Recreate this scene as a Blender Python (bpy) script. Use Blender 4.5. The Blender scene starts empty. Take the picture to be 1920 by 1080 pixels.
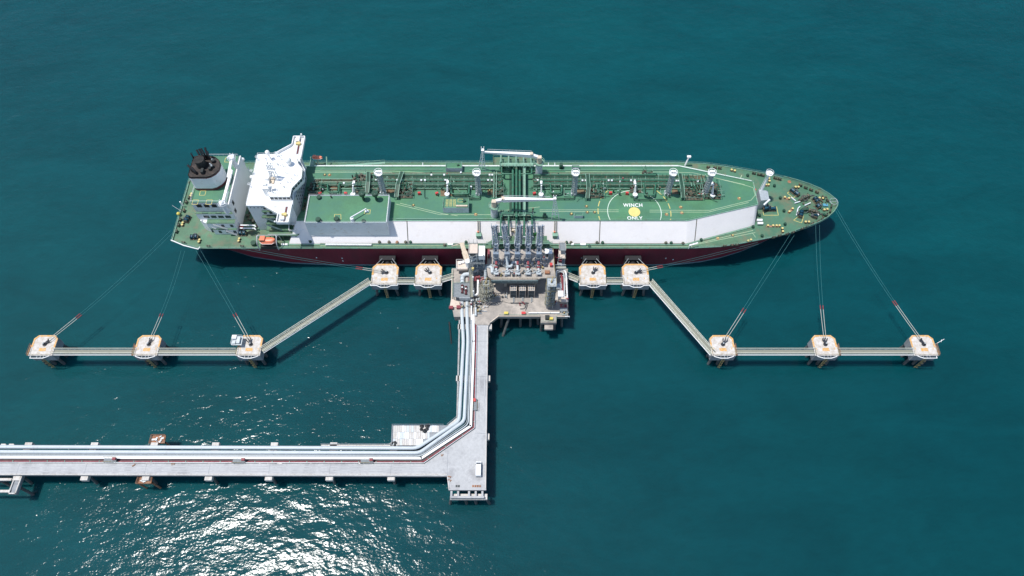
import bpy, math, random
from mathutils import Vector, Matrix
random.seed(7)
sc = bpy.context.scene
R = math.radians
# ---------------------------------------------------------------- camera, sky, sun
CAM_H, PITCH, FOC = 256.0, R(60), 1331.0          # drone 256 m above the sea, looking 60 degrees down
cd = bpy.data.cameras.new("camera")
cam = bpy.data.objects.new("camera", cd)
sc.collection.objects.link(cam)
cam.location = (0, 0, CAM_H)
cam.rotation_euler = (R(90) - PITCH, 0, 0)
cd.sensor_width = 36
cd.lens = 36 * FOC / 1920
cd.clip_start = 1
cd.clip_end = 6000
sc.camera = cam
SUN_TO = Vector((-0.31, 0.015, 1.0)).normalized()   # towards the sun
elev = math.asin(SUN_TO.z)
az = math.atan2(SUN_TO.x, SUN_TO.y)
w = bpy.data.worlds.new("World")
sc.world = w
w.use_nodes = True
nt = w.node_tree
sky = nt.nodes.new("ShaderNodeTexSky")
sky.sky_type = 'NISHITA'
sky.sun_disc = False
sky.sun_elevation = elev
sky.sun_rotation = az
sky.air_density = 1.2
sky.dust_density = 0.6
sky.ozone_density = 1.5
bg = nt.nodes["Background"]
bg.inputs[1].default_value = 0.135
nt.links.new(sky.outputs[0], bg.inputs[0])
sd = bpy.data.lights.new("sun", 'SUN')
sd.energy = 4.4
sd.angle = R(0.53)
sd.color = (1.0, 0.965, 0.91)
sun = bpy.data.objects.new("sun", sd)
sc.collection.objects.link(sun)
sun.rotation_euler = SUN_TO.to_track_quat('Z', 'Y').to_euler()
sun.location = (-60, 0, 400)
sc.view_settings.view_transform = 'Standard'
sc.view_settings.look = 'None'
sc.view_settings.exposure = 0.0
sc.view_settings.gamma = 1.0

# ---------------------------------------------------------------- survey helper
def D(u, v, z):
    """world point on the level z that the survey photograph shows at (u, v)"""
    x = (u - 960) / FOC
    y = (540 - v) / FOC
    d = Vector((x, math.cos(PITCH) + y * math.sin(PITCH), -math.sin(PITCH) + y * math.cos(PITCH)))
    t = (z - CAM_H) / d.z
    return Vector((d.x * t, d.y * t, z))
def DX(u, y, z):
    """x of the point seen in column u, at given y and z"""
    depth = y * math.cos(PITCH) + (CAM_H - z) * math.sin(PITCH)
    return (u - 960) / FOC * depth

# ---------------------------------------------------------------- materials
MATS = {}
def mat(name, rgb, rough=.6, var=.18, scale=.35, dirt=None, dirt_amt=.0, dirt_scale=.6, metal=0.0, fine=.08, streak=None, spec=.5, bump=0):
    if name in MATS:
        return MATS[name]
    m = bpy.data.materials.new(name)
    m.use_nodes = True
    n = m.node_tree.nodes
    l = m.node_tree.links
    b = n["Principled BSDF"]
    b.inputs["Roughness"].default_value = rough
    b.inputs["Metallic"].default_value = metal
    b.inputs["Specular IOR Level"].default_value = spec
    g = n.new("ShaderNodeNewGeometry")
    mp = n.new("ShaderNodeMapping")
    l.new(g.outputs["Position"], mp.inputs[0])
    if streak:
        mp.inputs["Scale"].default_value = streak
    def noise(sc_, det=5, rough_=.6):
        t = n.new("ShaderNodeTexNoise")
        t.inputs["Scale"].default_value = sc_
        t.inputs["Detail"].default_value = det
        t.inputs["Roughness"].default_value = rough_
        l.new(mp.outputs[0], t.inputs["Vector"])
        return t
    t1 = noise(scale)
    t2 = noise(scale * 9, 3)
    mr = n.new("ShaderNodeMapRange")
    mr.inputs[1].default_value = .3
    mr.inputs[2].default_value = .7
    mr.inputs[3].default_value = 1 - var
    mr.inputs[4].default_value = 1 + var
    l.new(t1.outputs[0], mr.inputs[0])
    mr2 = n.new("ShaderNodeMapRange")
    mr2.inputs[1].default_value = .3
    mr2.inputs[2].default_value = .7
    mr2.inputs[3].default_value = 1 - fine
    mr2.inputs[4].default_value = 1 + fine
    l.new(t2.outputs[0], mr2.inputs[0])
    mu = n.new("ShaderNodeMath")
    mu.operation = 'MULTIPLY'
    l.new(mr.outputs[0], mu.inputs[0])
    l.new(mr2.outputs[0], mu.inputs[1])
    vm = n.new("ShaderNodeVectorMath")
    vm.operation = 'SCALE'
    vm.inputs[0].default_value = rgb
    l.new(mu.outputs[0], vm.inputs["Scale"])
    out = vm.outputs[0]
    if dirt:
        t3 = noise(dirt_scale, 6, .7)
        r3 = n.new("ShaderNodeMapRange")
        r3.inputs[1].default_value = .62 - dirt_amt * .35
        r3.inputs[2].default_value = .78 - dirt_amt * .2
        l.new(t3.outputs[0], r3.inputs[0])
        mx = n.new("ShaderNodeMix")
        mx.data_type = 'RGBA'
        l.new(r3.outputs[0], mx.inputs[0])
        l.new(out, mx.inputs[6])
        mx.inputs[7].default_value = (*dirt, 1)
        out = mx.outputs[2]
    l.new(out, b.inputs["Base Color"])
    if bump:
        bp = n.new("ShaderNodeBump")
        bp.inputs["Strength"].default_value = bump
        bp.inputs["Distance"].default_value = .05
        l.new(t2.outputs[0], bp.inputs["Height"])
        l.new(bp.outputs[0], b.inputs["Normal"])
    MATS[name] = m
    return m

M = dict(
    deck=mat("green_deck_paint", (.078, .172, .100), .62, .24, .14, dirt=(.15, .14, .09), dirt_amt=.35, dirt_scale=.22),
    trunk=mat("green_trunk_paint", (.064, .190, .093), .6, .2, .13, dirt=(.05, .165, .115), dirt_amt=.6, dirt_scale=.05),
    bowdeck=mat("green_foredeck_paint", (.062, .160, .098), .6, .15, .1, dirt=(.15, .15, .09), dirt_amt=.4, dirt_scale=.15),
    pipe=mat("green_pipe_paint", (.035, .14, .085), .45, .2, .8, dirt=(.16, .09, .05), dirt_amt=.15),
    lpipe=mat("pale_green_paint", (.2, .36, .27), .5, .15, .8, dirt=(.2, .12, .07), dirt_amt=.2),
    dgreen=mat("dark_green_paint", (.015, .06, .035), .5, .3, 1.0),
    machinery=mat("greasy_machinery", (.05, .075, .055), .5, .5, 1.2, dirt=(.18, .10, .06), dirt_amt=.5, dirt_scale=1.2),
    hull=mat("maroon_hull_paint", (.17, .024, .040), .45, .2, .12, dirt=(.13, .03, .04), dirt_amt=.5, dirt_scale=.2, streak=(1, 1, .15), spec=.15),
    boot=mat("weathered_boot_topping", (.14, .23, .27), .6, .2, .4),
    slope=mat("white_slope_paint", (.81, .77, .76), .5, .03, .15, dirt=(.72, .66, .63), dirt_amt=.1, dirt_scale=.25, fine=.02),
    white=mat("white_ship_paint", (.74, .76, .78), .45, .05, .3, dirt=(.5, .42, .36), dirt_amt=.15, dirt_scale=.5, fine=.03),
    bright=mat("clean_white_paint", (.84, .84, .83), .4, .03, .4, fine=.02),
    shade=mat("grey_white_paint", (.64, .67, .69), .5, .06, .3, fine=.03, dirt=(.42, .40, .36), dirt_amt=.3),
    cream=mat("cream_paint", (.62, .52, .40), .5, .1, .6, dirt=(.35, .2, .12), dirt_amt=.2),
    black=mat("black_soot_paint", (.012, .012, .014), .5, .3, 1.0),
    soot=mat("brown_soot_plate", (.06, .042, .034), .7, .3, .8, dirt=(.012, .01, .01), dirt_amt=.85),
    dred=mat("dark_red_paint", (.11, .03, .035), .55, .15, .6),
    red=mat("red_paint", (.55, .05, .05), .45, .15, 1.0),
    pinkred=mat("faded_red_steel", (.23, .035, .05), .6, .25, .6, dirt=(.3, .14, .13), dirt_amt=.3),
    orange=mat("orange_boat_gelcoat", (.75, .22, .12), .4, .08, 1.0),
    window=mat("dark_window_glass", (.015, .03, .045), .12, .2, 1.0),
    rust=mat("rusty_steel", (.28, .12, .06), .8, .4, 1.5, dirt=(.35, .25, .18), dirt_amt=.5),
    conc=mat("pale_road_concrete", (.43, .435, .44), .85, .07, .12, dirt=(.27, .27, .28), dirt_amt=.4, dirt_scale=.16, bump=.3),
    conc2=mat("beige_platform_concrete", (.42, .375, .33), .85, .12, .2, dirt=(.25, .23, .21), dirt_amt=.6, dirt_scale=.25, bump=.3),
    dconc=mat("white_dolphin_concrete", (.60, .575, .55), .8, .1, .5, dirt=(.42, .36, .29), dirt_amt=.6, dirt_scale=.7, bump=.2),
    sconc=mat("grey_side_concrete", (.27, .29, .31), .85, .12, .4, dirt=(.18, .18, .18), dirt_amt=.4, streak=(1, 1, .3)),
    pile=mat("weathered_pile", (.09, .10, .105), .8, .3, .8, dirt=(.04, .05, .045), dirt_amt=.5),
    yellow=mat("yellow_marking", (.62, .32, .07), .6, .15, .8, dirt=(.55, .46, .36), dirt_amt=.5, dirt_scale=1.5),
    yel2=mat("yellow_paint", (.62, .50, .10), .55, .1, .8),
    circle=mat("yellow_circle_paint", (.70, .56, .19), .6, .06, .6),
    line=mat("pale_line_paint", (.42, .52, .34), .6, .15, .8),
    wline=mat("white_line_paint", (.62, .72, .62), .6, .06, .8),
    yline=mat("yellow_line_paint", (.55, .48, .16), .6, .15, .8),
    grate=mat("olive_steel_grating", (.26, .26, .21), .7, .25, 2.5, dirt=(.13, .14, .11), dirt_amt=.5, dirt_scale=2.5),
    galv=mat("galvanised_steel", (.42, .46, .48), .45, .12, 1.0, metal=.3),
    lagg=mat("pipe_lagging", (.50, .545, .57), .5, .06, .3, fine=.03, dirt=(.38, .41, .43), dirt_amt=.2),
    wlagg=mat("white_cable_cover", (.80, .81, .81), .5, .04, .3, fine=.02),
    armblue=mat("blue_grey_arm_paint", (.19, .24, .31), .45, .2, .8, dirt=(.3, .34, .36), dirt_amt=.4, dirt_scale=1.4),
    rubber=mat("black_rubber", (.012, .013, .016), .7, .3, 1.0),
    hookm=mat("dark_hook_steel", (.03, .035, .045), .5, .3, 2.0),
    blue=mat("blue_winch_paint", (.012, .07, .11), .4, .3, 1.5),
    truss=mat("cream_truss_paint", (.66, .66, .55), .5, .1, .6, dirt=(.4, .38, .28), dirt_amt=.3),
    brass=mat("pale_yellow_caps", (.62, .50, .20), .5, .15, 2.0),
    rope=mat("pale_rope", (.46, .47, .42), .9, .1, 1.0),
    wire=mat("teal_wire", (.055, .23, .24), .7, .1, 1.0),
    ropered=mat("red_rope_sleeve", (.22, .045, .05), .9, .2, 1.0),
    boards=mat("bleached_deck_boards", (.60, .58, .55), .85, .16, .5, dirt=(.38, .33, .28), dirt_amt=.45, dirt_scale=1.0, streak=(2.2, .35, 1)),
    mesh=mat("grey_mesh_floor", (.22, .245, .26), .75, .2, 2.0, dirt=(.13, .15, .16), dirt_amt=.5, dirt_scale=3.0),
    girder=mat("blue_green_girder", (.075, .125, .14), .5, .2, .6),
    van=mat("white_van_paint", (.82, .83, .84), .25, .02, 1.0, fine=.01),
    tyre=mat("tyre_rubber", (.02, .02, .022), .8),
    ochre=mat("ochre_valve_paint", (.34, .27, .12), .6, .3, 1.2),
    tarp=mat("black_tarpaulin", (.012, .014, .016), .6, .4, 2.0),
    gdark=mat("dark_hold_steel", (.02, .025, .025), .7, .3, 1.0),
    skin=mat("cabin_beige", (.60, .50, .42), .6, .08, 1.0),
)

# ---------------------------------------------------------------- mesh collector
WL = {}
class MB:
    def __init__(s):
        s.v = []
        s.f = []
        s.m = []
        s.sm = []
        s.cm = 0
    def poly(s, pts, smooth=False):
        i = len(s.v)
        s.v += [Vector(p) for p in pts]
        s.f.append(tuple(range(i, i + len(pts))))
        s.m.append(s.cm)
        s.sm.append(smooth)
        return s
    def add(s, vs, fs, smooth=False):
        i = len(s.v)
        s.v += [Vector(p) for p in vs]
        for f in fs:
            s.f.append(tuple(i + k for k in f))
            s.m.append(s.cm)
            s.sm.append(smooth)
        return s
    def box(s, x0, x1, y0, y1, z0, z1):
        vs = [(x, y, z) for z in (z0, z1) for (x, y) in ((x0, y0), (x1, y0), (x1, y1), (x0, y1))]
        return s.add(vs, [(3, 2, 1, 0), (4, 5, 6, 7), (0, 1, 5, 4), (1, 2, 6, 5), (2, 3, 7, 6), (3, 0, 4, 7)])
    def cbox(s, c, sx, sy, sz, rz=0):
        cx, cy, cz = c
        co, si = math.cos(rz), math.sin(rz)
        vs = []
        for z in (0, sz):
            for (x, y) in ((-sx/2, -sy/2), (sx/2, -sy/2), (sx/2, sy/2), (-sx/2, sy/2)):
                vs.append((cx + x*co - y*si, cy + x*si + y*co, cz + z))
        return s.add(vs, [(3, 2, 1, 0), (4, 5, 6, 7), (0, 1, 5, 4), (1, 2, 6, 5), (2, 3, 7, 6), (3, 0, 4, 7)])
    def prism(s, pts, z0, z1, inset=0, topmat=None):
        n = len(pts)
        a = sum(pts[i][0]*pts[(i+1) % n][1] - pts[(i+1) % n][0]*pts[i][1] for i in range(n))
        if a < 0:
            pts = list(reversed(pts))
        c = Vector((sum(p[0] for p in pts)/n, sum(p[1] for p in pts)/n))
        top = pts
        if inset:
            top = [c + (Vector((p[0], p[1])) - c) * (1 - inset) for p in pts]
        vs = [(p[0], p[1], z0) for p in pts] + [(p[0], p[1], z1) for p in top]
        s.add(vs, [tuple(range(n - 1, -1, -1))] + [(i, (i+1) % n, n + (i+1) % n, n + i) for i in range(n)])
        keep = s.cm
        if topmat is not None:
            s.cm = topmat
        s.add([(p[0], p[1], z1) for p in top], [tuple(range(n))])
        s.cm = keep
        return s
    def cyl(s, p0, p1, r0, r1=None, n=10, caps=True, smooth=True):
        p0, p1 = Vector(p0), Vector(p1)
        r1 = r0 if r1 is None else r1
        d = p1 - p0
        if d.length < 1e-6:
            return s
        q = d.to_track_quat('Z', 'Y')
        vs = []
        for (p, r) in ((p0, r0), (p1, r1)):
            for k in range(n):
                a = 2*math.pi*k/n
                vs.append(p + q @ Vector((r*math.cos(a), r*math.sin(a), 0)))
        s.add(vs, [(k, (k+1) % n, n + (k+1) % n, n + k) for k in range(n)], smooth)
        if caps:
            s.add(vs[:n], [tuple(range(n-1, -1, -1))])
            s.add(vs[n:], [tuple(range(n))])
        return s
    def tube(s, pts, r, n=8, closed=False, bend=0):
        P = [Vector(p) for p in pts]
        if bend:
            Q = [P[0]]
            for i in range(1, len(P) - 1):
                a = (P[i-1] - P[i])
                b = (P[i+1] - P[i])
                k = min(bend, a.length*.45, b.length*.45)
                s0, s1 = P[i] + a.normalized()*k, P[i] + b.normalized()*k
                for t in (0, .33, .67, 1):
                    Q.append((1-t)**2*s0 + 2*t*(1-t)*P[i] + t*t*s1)
            Q.append(P[-1])
            P = Q
        m = len(P)
        rings = []
        up = None
        for i in range(m):
            if closed:
                t = (P[(i+1) % m] - P[i-1]).normalized()
            elif i == 0:
                t = (P[1] - P[0]).normalized()
            elif i == m-1:
                t = (P[-1] - P[-2]).normalized()
            else:
                t = ((P[i+1] - P[i]).normalized() + (P[i] - P[i-1]).normalized())
                t = t.normalized() if t.length > 1e-6 else (P[i+1] - P[i]).normalized()
            if up is None:
                up = Vector((0, 0, 1)) if abs(t.z) < .9 else Vector((1, 0, 0))
            sde = t.cross(up)
            if sde.length < 1e-4:
                sde = t.cross(Vector((0, 1, 0)))
            sde.normalize()
            up = sde.cross(t).normalized()
            k = 1.0
            if 0 < i < m-1 and not closed:
                c = max(.35, t.dot((P[i+1] - P[i]).normalized()))
                k = 1/c if c > .8 else 1.15
            rings.append([P[i] + (sde*math.cos(2*math.pi*j/n)*k + up*math.sin(2*math.pi*j/n)) * r for j in range(n)])
        vs = [p for g in rings for p in g]
        fs = []
        for i in range(m if closed else m-1):
            a, b = i*n, ((i+1) % m)*n
            for j in range(n):
                fs.append((a+j, a+(j+1) % n, b+(j+1) % n, b+j))
        s.add(vs, fs, True)
        if not closed:
            s.add(rings[0], [tuple(range(n-1, -1, -1))])
            s.add(rings[-1], [tuple(range(n))])
        return s
    def bar(s, p0, p1, w_, h_, up=(0, 0, 1)):
        p0, p1 = Vector(p0), Vector(p1)
        d = (p1 - p0).normalized()
        sd_ = d.cross(Vector(up))
        if sd_.length < 1e-3:
            sd_ = d.cross(Vector((0, 1, 0)))
        sd_.normalize()
        u_ = sd_.cross(d)
        vs = []
        for p in (p0, p1):
            for a, b in ((-1, -1), (1, -1), (1, 1), (-1, 1)):
                vs.append(p + sd_*a*w_/2 + u_*b*h_/2)
        return s.add(vs, [(0, 1, 2, 3), (7, 6, 5, 4), (4, 5, 1, 0), (5, 6, 2, 1), (6, 7, 3, 2), (7, 4, 0, 3)])
    def sphere(s, c, r, n=10, h=1.0, half=False):
        c = Vector(c)
        m = n//2
        vs = []
        fs = []
        i0 = 0 if not half else m//2
        rows = []
        for i in range(m+1):
            th = math.pi*i/m - math.pi/2
            if half and th < -1e-6:
                continue
            rows.append([c + Vector((r*math.cos(th)*math.cos(2*math.pi*j/n), r*math.cos(th)*math.sin(2*math.pi*j/n), r*h*math.sin(th))) for j in range(n)])
        for g in rows:
            vs += g
        for i in range(len(rows)-1):
            for j in range(n):
                fs.append((i*n+j, i*n+(j+1) % n, (i+1)*n+(j+1) % n, (i+1)*n+j))
        return s.add(vs, fs, True)
    def ring(s, c, R_, r, n=20, k=5, axis=(0, 0, 1)):
        q = Vector(axis).to_track_quat('Z', 'Y')
        P = [Vector(c) + q @ Vector((R_*math.cos(2*math.pi*i/n), R_*math.sin(2*math.pi*i/n), 0)) for i in range(n)]
        return s.tube(P, r, k, closed=True)
    def flatring(s, c, R0, R1, z, a0=0, a1=360, n=48, th=.006):
        """annulus sector lying flat"""
        k = max(2, int(n*(a1-a0)/360))
        for i in range(k):
            A, B = R(a0 + (a1-a0)*i/k), R(a0 + (a1-a0)*(i+1)/k)
            s.poly([(c[0]+R0*math.cos(A), c[1]+R0*math.sin(A), z), (c[0]+R1*math.cos(A), c[1]+R1*math.sin(A), z),
                    (c[0]+R1*math.cos(B), c[1]+R1*math.sin(B), z), (c[0]+R0*math.cos(B), c[1]+R0*math.sin(B), z)])
        return s
    def strip(s, pts, wid, z=None):
        """flat painted line through pts"""
        for a, b in zip(pts, pts[1:]):
            a, b = Vector(a), Vector(b)
            if z is not None:
                a.z = b.z = z
            d = (b-a)
            d.z = 0
            d.normalize()
            n_ = Vector((-d.y, d.x, 0))*wid/2
            s.poly([a-n_, b-n_, b+n_, a+n_])
        return s
    def rail(s, pts, h=1.1, r=.05, step=2.5, mid=True, posts=True):
        P = [Vector(p) for p in pts]
        for a, b in zip(P, P[1:]):
            s.cyl(a+Vector((0, 0, h)), b+Vector((0, 0, h)), r, n=4, smooth=False)
            if mid:
                s.cyl(a+Vector((0, 0, h*.5)), b+Vector((0, 0, h*.5)), r*.7, n=4, smooth=False)
            if posts:
                k = max(1, round((b-a).length/step))
                for i in range(k+1):
                    p = a.lerp(b, i/k)
                    s.cyl(p, p+Vector((0, 0, h)), r*.8, n=4, smooth=False)
        return s
    def build(s, name, mats, parent=None, label=None):
        me = bpy.data.meshes.new(name)
        lo = Vector((min(p.x for p in s.v), min(p.y for p in s.v), min(p.z for p in s.v)))
        hi = Vector((max(p.x for p in s.v), max(p.y for p in s.v), max(p.z for p in s.v)))
        o0 = Vector(((lo.x+hi.x)/2, (lo.y+hi.y)/2, lo.z))
        me.from_pydata([p - o0 for p in s.v], [], s.f)
        if not isinstance(mats, (list, tuple)):
            mats = [mats]
        for m in mats:
            me.materials.append(M[m] if isinstance(m, str) else m)
        me.polygons.foreach_set("material_index", s.m)
        me.polygons.foreach_set("use_smooth", s.sm)
        me.update()
        o = bpy.data.objects.new(name, me)
        sc.collection.objects.link(o)
        if parent is not None:
            o.parent = parent
            o.location = o0 - WL[parent.name]
        else:
            o.location = o0
        WL[o.name] = o0
        if label:
            o["label"] = label
        return o
def tag(o, label=None, cat=None, group=None, kind=None):
    if label: o["label"] = label
    if cat: o["category"] = cat
    if group: o["group"] = group
    if kind: o["kind"] = kind
    return o
def thing(name, label, cat, loc, group=None):
    o = bpy.data.objects.new(name, None)
    o.empty_display_size = .5
    sc.collection.objects.link(o)
    o.location = loc
    WL[o.name] = Vector(loc)
    return tag(o, label, cat, group)
def copy_tree(o, loc=None, rz=None, parent=None):
    c = o.copy()
    sc.collection.objects.link(c)
    if parent is not None:
        c.parent = parent
    if loc is not None:
        c.location = loc
    if rz is not None:
        c.rotation_euler = (0, 0, rz)
    for ch in [k for k in sc.collection.objects if k.parent is o]:
        copy_tree(ch, parent=c)
    return c

# ---------------------------------------------------------------- sea
def make_sea():
    m = bpy.data.materials.new("sea_water")
    m.use_nodes = True
    n, l = m.node_tree.nodes, m.node_tree.links
    n.remove(n["Principled BSDF"])
    out = n["Material Output"]
    dif = n.new("ShaderNodeSubsurfaceScattering")    # light spreads some metres in the turbid water
    dif.falloff = 'BURLEY'
    dif.inputs["Scale"].default_value = 2.2
    dif.inputs["Radius"].default_value = (.3, 1.0, 1.0)
    glo = n.new("ShaderNodeBsdfAnisotropic")
    glo.distribution = 'BECKMANN'
    glo.inputs["Roughness"].default_value = WROUGH
    fre = n.new("ShaderNodeFresnel")
    fre.inputs["IOR"].default_value = 1.33
    mix = n.new("ShaderNodeMixShader")
    l.new(fre.outputs[0], mix.inputs[0])
    l.new(dif.outputs[0], mix.inputs[1])
    glo2 = n.new("ShaderNodeBsdfAnisotropic")        # capillary ripples too fine to see: a broad faint lobe
    glo2.distribution = 'BECKMANN'
    glo2.inputs["Roughness"].default_value = .55
    mg = n.new("ShaderNodeMixShader")
    mg.inputs[0].default_value = .12
    l.new(glo.outputs[0], mg.inputs[1])
    l.new(glo2.outputs[0], mg.inputs[2])
    l.new(mg.outputs[0], mix.inputs[2])
    l.new(mix.outputs[0], out.inputs[0])
    g = n.new("ShaderNodeNewGeometry")
    def tex(scale, det, rough, stretch=(1, 1, 1), rot=0, dist=0):
        mp = n.new("ShaderNodeMapping")
        mp.inputs["Scale"].default_value = stretch
        mp.inputs["Rotation"].default_value = (0, 0, rot)
        l.new(g.outputs["Position"], mp.inputs[0])
        t = n.new("ShaderNodeTexNoise")
        t.inputs["Scale"].default_value = scale
        t.inputs["Detail"].default_value = det
        t.inputs["Roughness"].default_value = rough
        t.inputs["Distortion"].default_value = dist
        l.new(mp.outputs[0], t.inputs["Vector"])
        return t
    # colour of the water body: broad drifts, faint wind streaks
    c1 = tex(.0045, 4, .55)
    c2 = tex(.02, 5, .65, (1, 2.6, 1), R(-25), .6)
    c3 = tex(.16, 4, .6, (1, 2.2, 1), R(-25), .3)
    def mr(t, lo, hi, a, b_):
        r = n.new("ShaderNodeMapRange")
        for i, q in enumerate((lo, hi, a, b_)):
            r.inputs[i+1].default_value = q
        l.new(t.outputs[0], r.inputs[0])
        return r
    r1, r2, r3 = mr(c1, .3, .7, 0, 1), mr(c2, .3, .7, .87, 1.14), mr(c3, .3, .7, .95, 1.06)
    mx = n.new("ShaderNodeMix")
    mx.data_type = 'RGBA'
    mx.inputs[6].default_value = (SEA[0]*.75, SEA[1]*.86, SEA[2]*.90, 1)
    mx.inputs[7].default_value = (SEA[0]*1.5, SEA[1]*1.12, SEA[2]*1.08, 1)
    l.new(r1.outputs[0], mx.inputs[0])
    mu = n.new("ShaderNodeMath")
    mu.operation = 'MULTIPLY'
    l.new(r2.outputs[0], mu.inputs[0])
    l.new(r3.outputs[0], mu.inputs[1])
    # water colour scaled up with distance away from the jetty
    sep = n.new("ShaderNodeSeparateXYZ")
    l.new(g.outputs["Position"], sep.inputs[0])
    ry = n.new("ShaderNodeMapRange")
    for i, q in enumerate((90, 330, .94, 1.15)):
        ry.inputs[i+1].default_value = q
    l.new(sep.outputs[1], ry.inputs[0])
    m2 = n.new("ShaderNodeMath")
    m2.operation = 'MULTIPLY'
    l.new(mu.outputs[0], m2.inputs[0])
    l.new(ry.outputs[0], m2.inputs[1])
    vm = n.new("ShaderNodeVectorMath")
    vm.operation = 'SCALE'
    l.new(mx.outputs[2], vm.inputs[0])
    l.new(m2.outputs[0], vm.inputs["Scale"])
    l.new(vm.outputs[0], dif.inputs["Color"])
    # waves: swell-driven ripples in two directions
    w0 = tex(.035, 3, .5, (1, 1.8, 1), R(-35))
    w1 = tex(.16, 2, .5, (1, 1.9, 1), R(-35), .3)
    w2 = tex(.88, 2, .5, (1, 1.5, 1), R(-30), .2)
    def bump(t, dist, prev=None, ampl=None):
        q = n.new("ShaderNodeBump")
        q.inputs["Strength"].default_value = 1
        q.inputs["Distance"].default_value = dist
        src = t.outputs[0]
        if ampl is not None:
            mm = n.new("ShaderNodeMath")
            mm.operation = 'MULTIPLY'
            l.new(src, mm.inputs[0])
            l.new(ampl.outputs[0], mm.inputs[1])
            src = mm.outputs[0]
        l.new(src, q.inputs["Height"])
        if prev:
            l.new(prev.outputs[0], q.inputs["Normal"])
        return q
    a0 = tex(.02, 4, .65, (1, 1.7, 1), R(-30))
    am = mr(a0, .35, .65, .6, 1.4)
    q = bump(w0, WAVE[0])
    q = bump(w1, WAVE[1], q)
    q = bump(w2, WAVE[2], q, am)
    l.new(q.outputs[0], glo.inputs["Normal"])
    l.new(q.outputs[0], fre.inputs["Normal"])
    qs = bump(w1, .10)
    qs = bump(w2, .06, qs)
    l.new(qs.outputs[0], dif.inputs["Normal"])
    mb = MB()
    S = 2600
    mb.poly([(-S, -S, 0), (S, -S, 0), (S, S, 0), (-S, S, 0)])
    o = mb.build("sea", m)
    tag(o, "calm teal sea with small ripples and sun glitter", "sea", kind="structure")
SEA = (.0010, .050, .059)
WAVE = (.8, .27, .074)
WROUGH = .19
make_sea()

# ================================================================ dolphins
DK = 10.0
YB = D(0, 650, DK).y
def dolphin_base(root, hw, y0, y1, ch, thick, kerb=.85):
    """local coordinates: x across, +y towards the ship, z from sea"""
    o = WL[root.name]
    def L(x, y): return (o.x + x, o.y + y)
    pts = [L(-hw, y0), L(hw, y0), L(hw, y1 - ch), L(hw - ch, y1), L(-hw + ch, y1), L(-hw, y1 - ch)]
    mb = MB()
    mb.prism(pts, DK - thick, DK, topmat=1)
    mb.build("cap", ["sconc", "dconc"], root)
    # kerb painted yellow round the seaward edges
    mb = MB()
    q = [L(-hw+.05, y1-ch-3.6), L(-hw+.05, y1-ch), L(-hw+ch, y1-.05), L(hw-ch, y1-.05), L(hw-.05, y1-ch), L(hw-.05, y1-ch-3.6)]
    w_ = kerb
    inn = [L(-hw+w_, y1-ch-3.6), L(-hw+w_, y1-ch-.25), L(-hw+ch+.2, y1-w_), L(hw-ch-.2, y1-w_), L(hw-w_, y1-ch-.25), L(hw-w_, y1-ch-3.6)]
    for i in range(5):
        a, b, c, d = q[i], q[i+1], inn[i+1], inn[i]
        vs = [(*p, DK - .02) for p in (a, b, c, d)] + [(*p, DK + .12) for p in (a, b, c, d)]
        mb.add(vs, [(7, 6, 5, 4), (0, 1, 5, 4), (1, 2, 6, 5), (2, 3, 7, 6), (3, 0, 4, 7)])
    mb.build("kerb", "yellow", root)
    # painted patches by the edge
    mb = MB()
    rr = random.Random(int(o.x*10))
    mb.poly([(*L(-1.35, y0+1.9), DK+.012), (*L(1.35, y0+1.9), DK+.012), (*L(1.3, y0+3.3), DK+.012), (*L(-1.3, y0+3.3), DK+.012)])
    mb.build("yellow_marking", "yellow", root)
    for x in (-3.4, 3.4):
        mb = MB()
        mb.poly([(*L(x-.16, y0+2.6), DK+.012), (*L(x+.16, y0+2.6), DK+.012), (*L(x+.16, y0+3.4), DK+.012), (*L(x-.16, y0+3.4), DK+.012)])
        mb.build("yellow_marking", "yellow", root)
    k = 0
    for sx in (-hw+1.6, 0, hw-1.6):
        for sy in (y0+1.5, (y0+y1)/2, y1-1.5):
            if sx == 0 and sy == (y0+y1)/2: continue
            mb = MB()
            dx, dy = sx*.10, (sy-(y0+y1)/2)*.10
            mb.cyl((o.x+sx+dx*3, o.y+sy+dy*3, -6), (o.x+sx, o.y+sy, DK-thick+.1), .55, n=10, caps=False)
            mb.build("pile", "pile", root)
def hook_part(root, x, y, ang, n=3):
    o = WL[root.name]
    base = o + Vector((x, y, DK))
    mb = MB()
    mb.cyl(base, base+Vector((0, 0, .28)), .85, .8, n=12)
    mb.cyl(base+Vector((0, 0, .25)), base+Vector((0, 0, 1.15)), .42, .38, n=10)
    mb.cm = 1
    mb.sphere(base+Vector((0, 0, 1.2)), .34, 8, .6)
    mb.cm = 0
    h = mb.build("mooring_hook", ["hookm", "galv"], root)
    for i in range(n):
        a = ang + (i-(n-1)/2)*R(24)
        d = Vector((math.cos(a), math.sin(a), 0))
        sdv = Vector((-d.y, d.x, 0))
        m2 = MB()
        m2.bar(base+Vector((0, 0, .62))+d*.3, base+Vector((0, 0, .55))+d*2.0, .32, .42)
        m2.bar(base+Vector((0, 0, .62))+d*1.8, base+Vector((0, 0, 1.15))+d*2.25, .3, .3)
        m2.build("hook_arm", "hookm", h)
    return base + Vector((math.cos(ang)*2.2, math.sin(ang)*2.2, 1.0))
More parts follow.
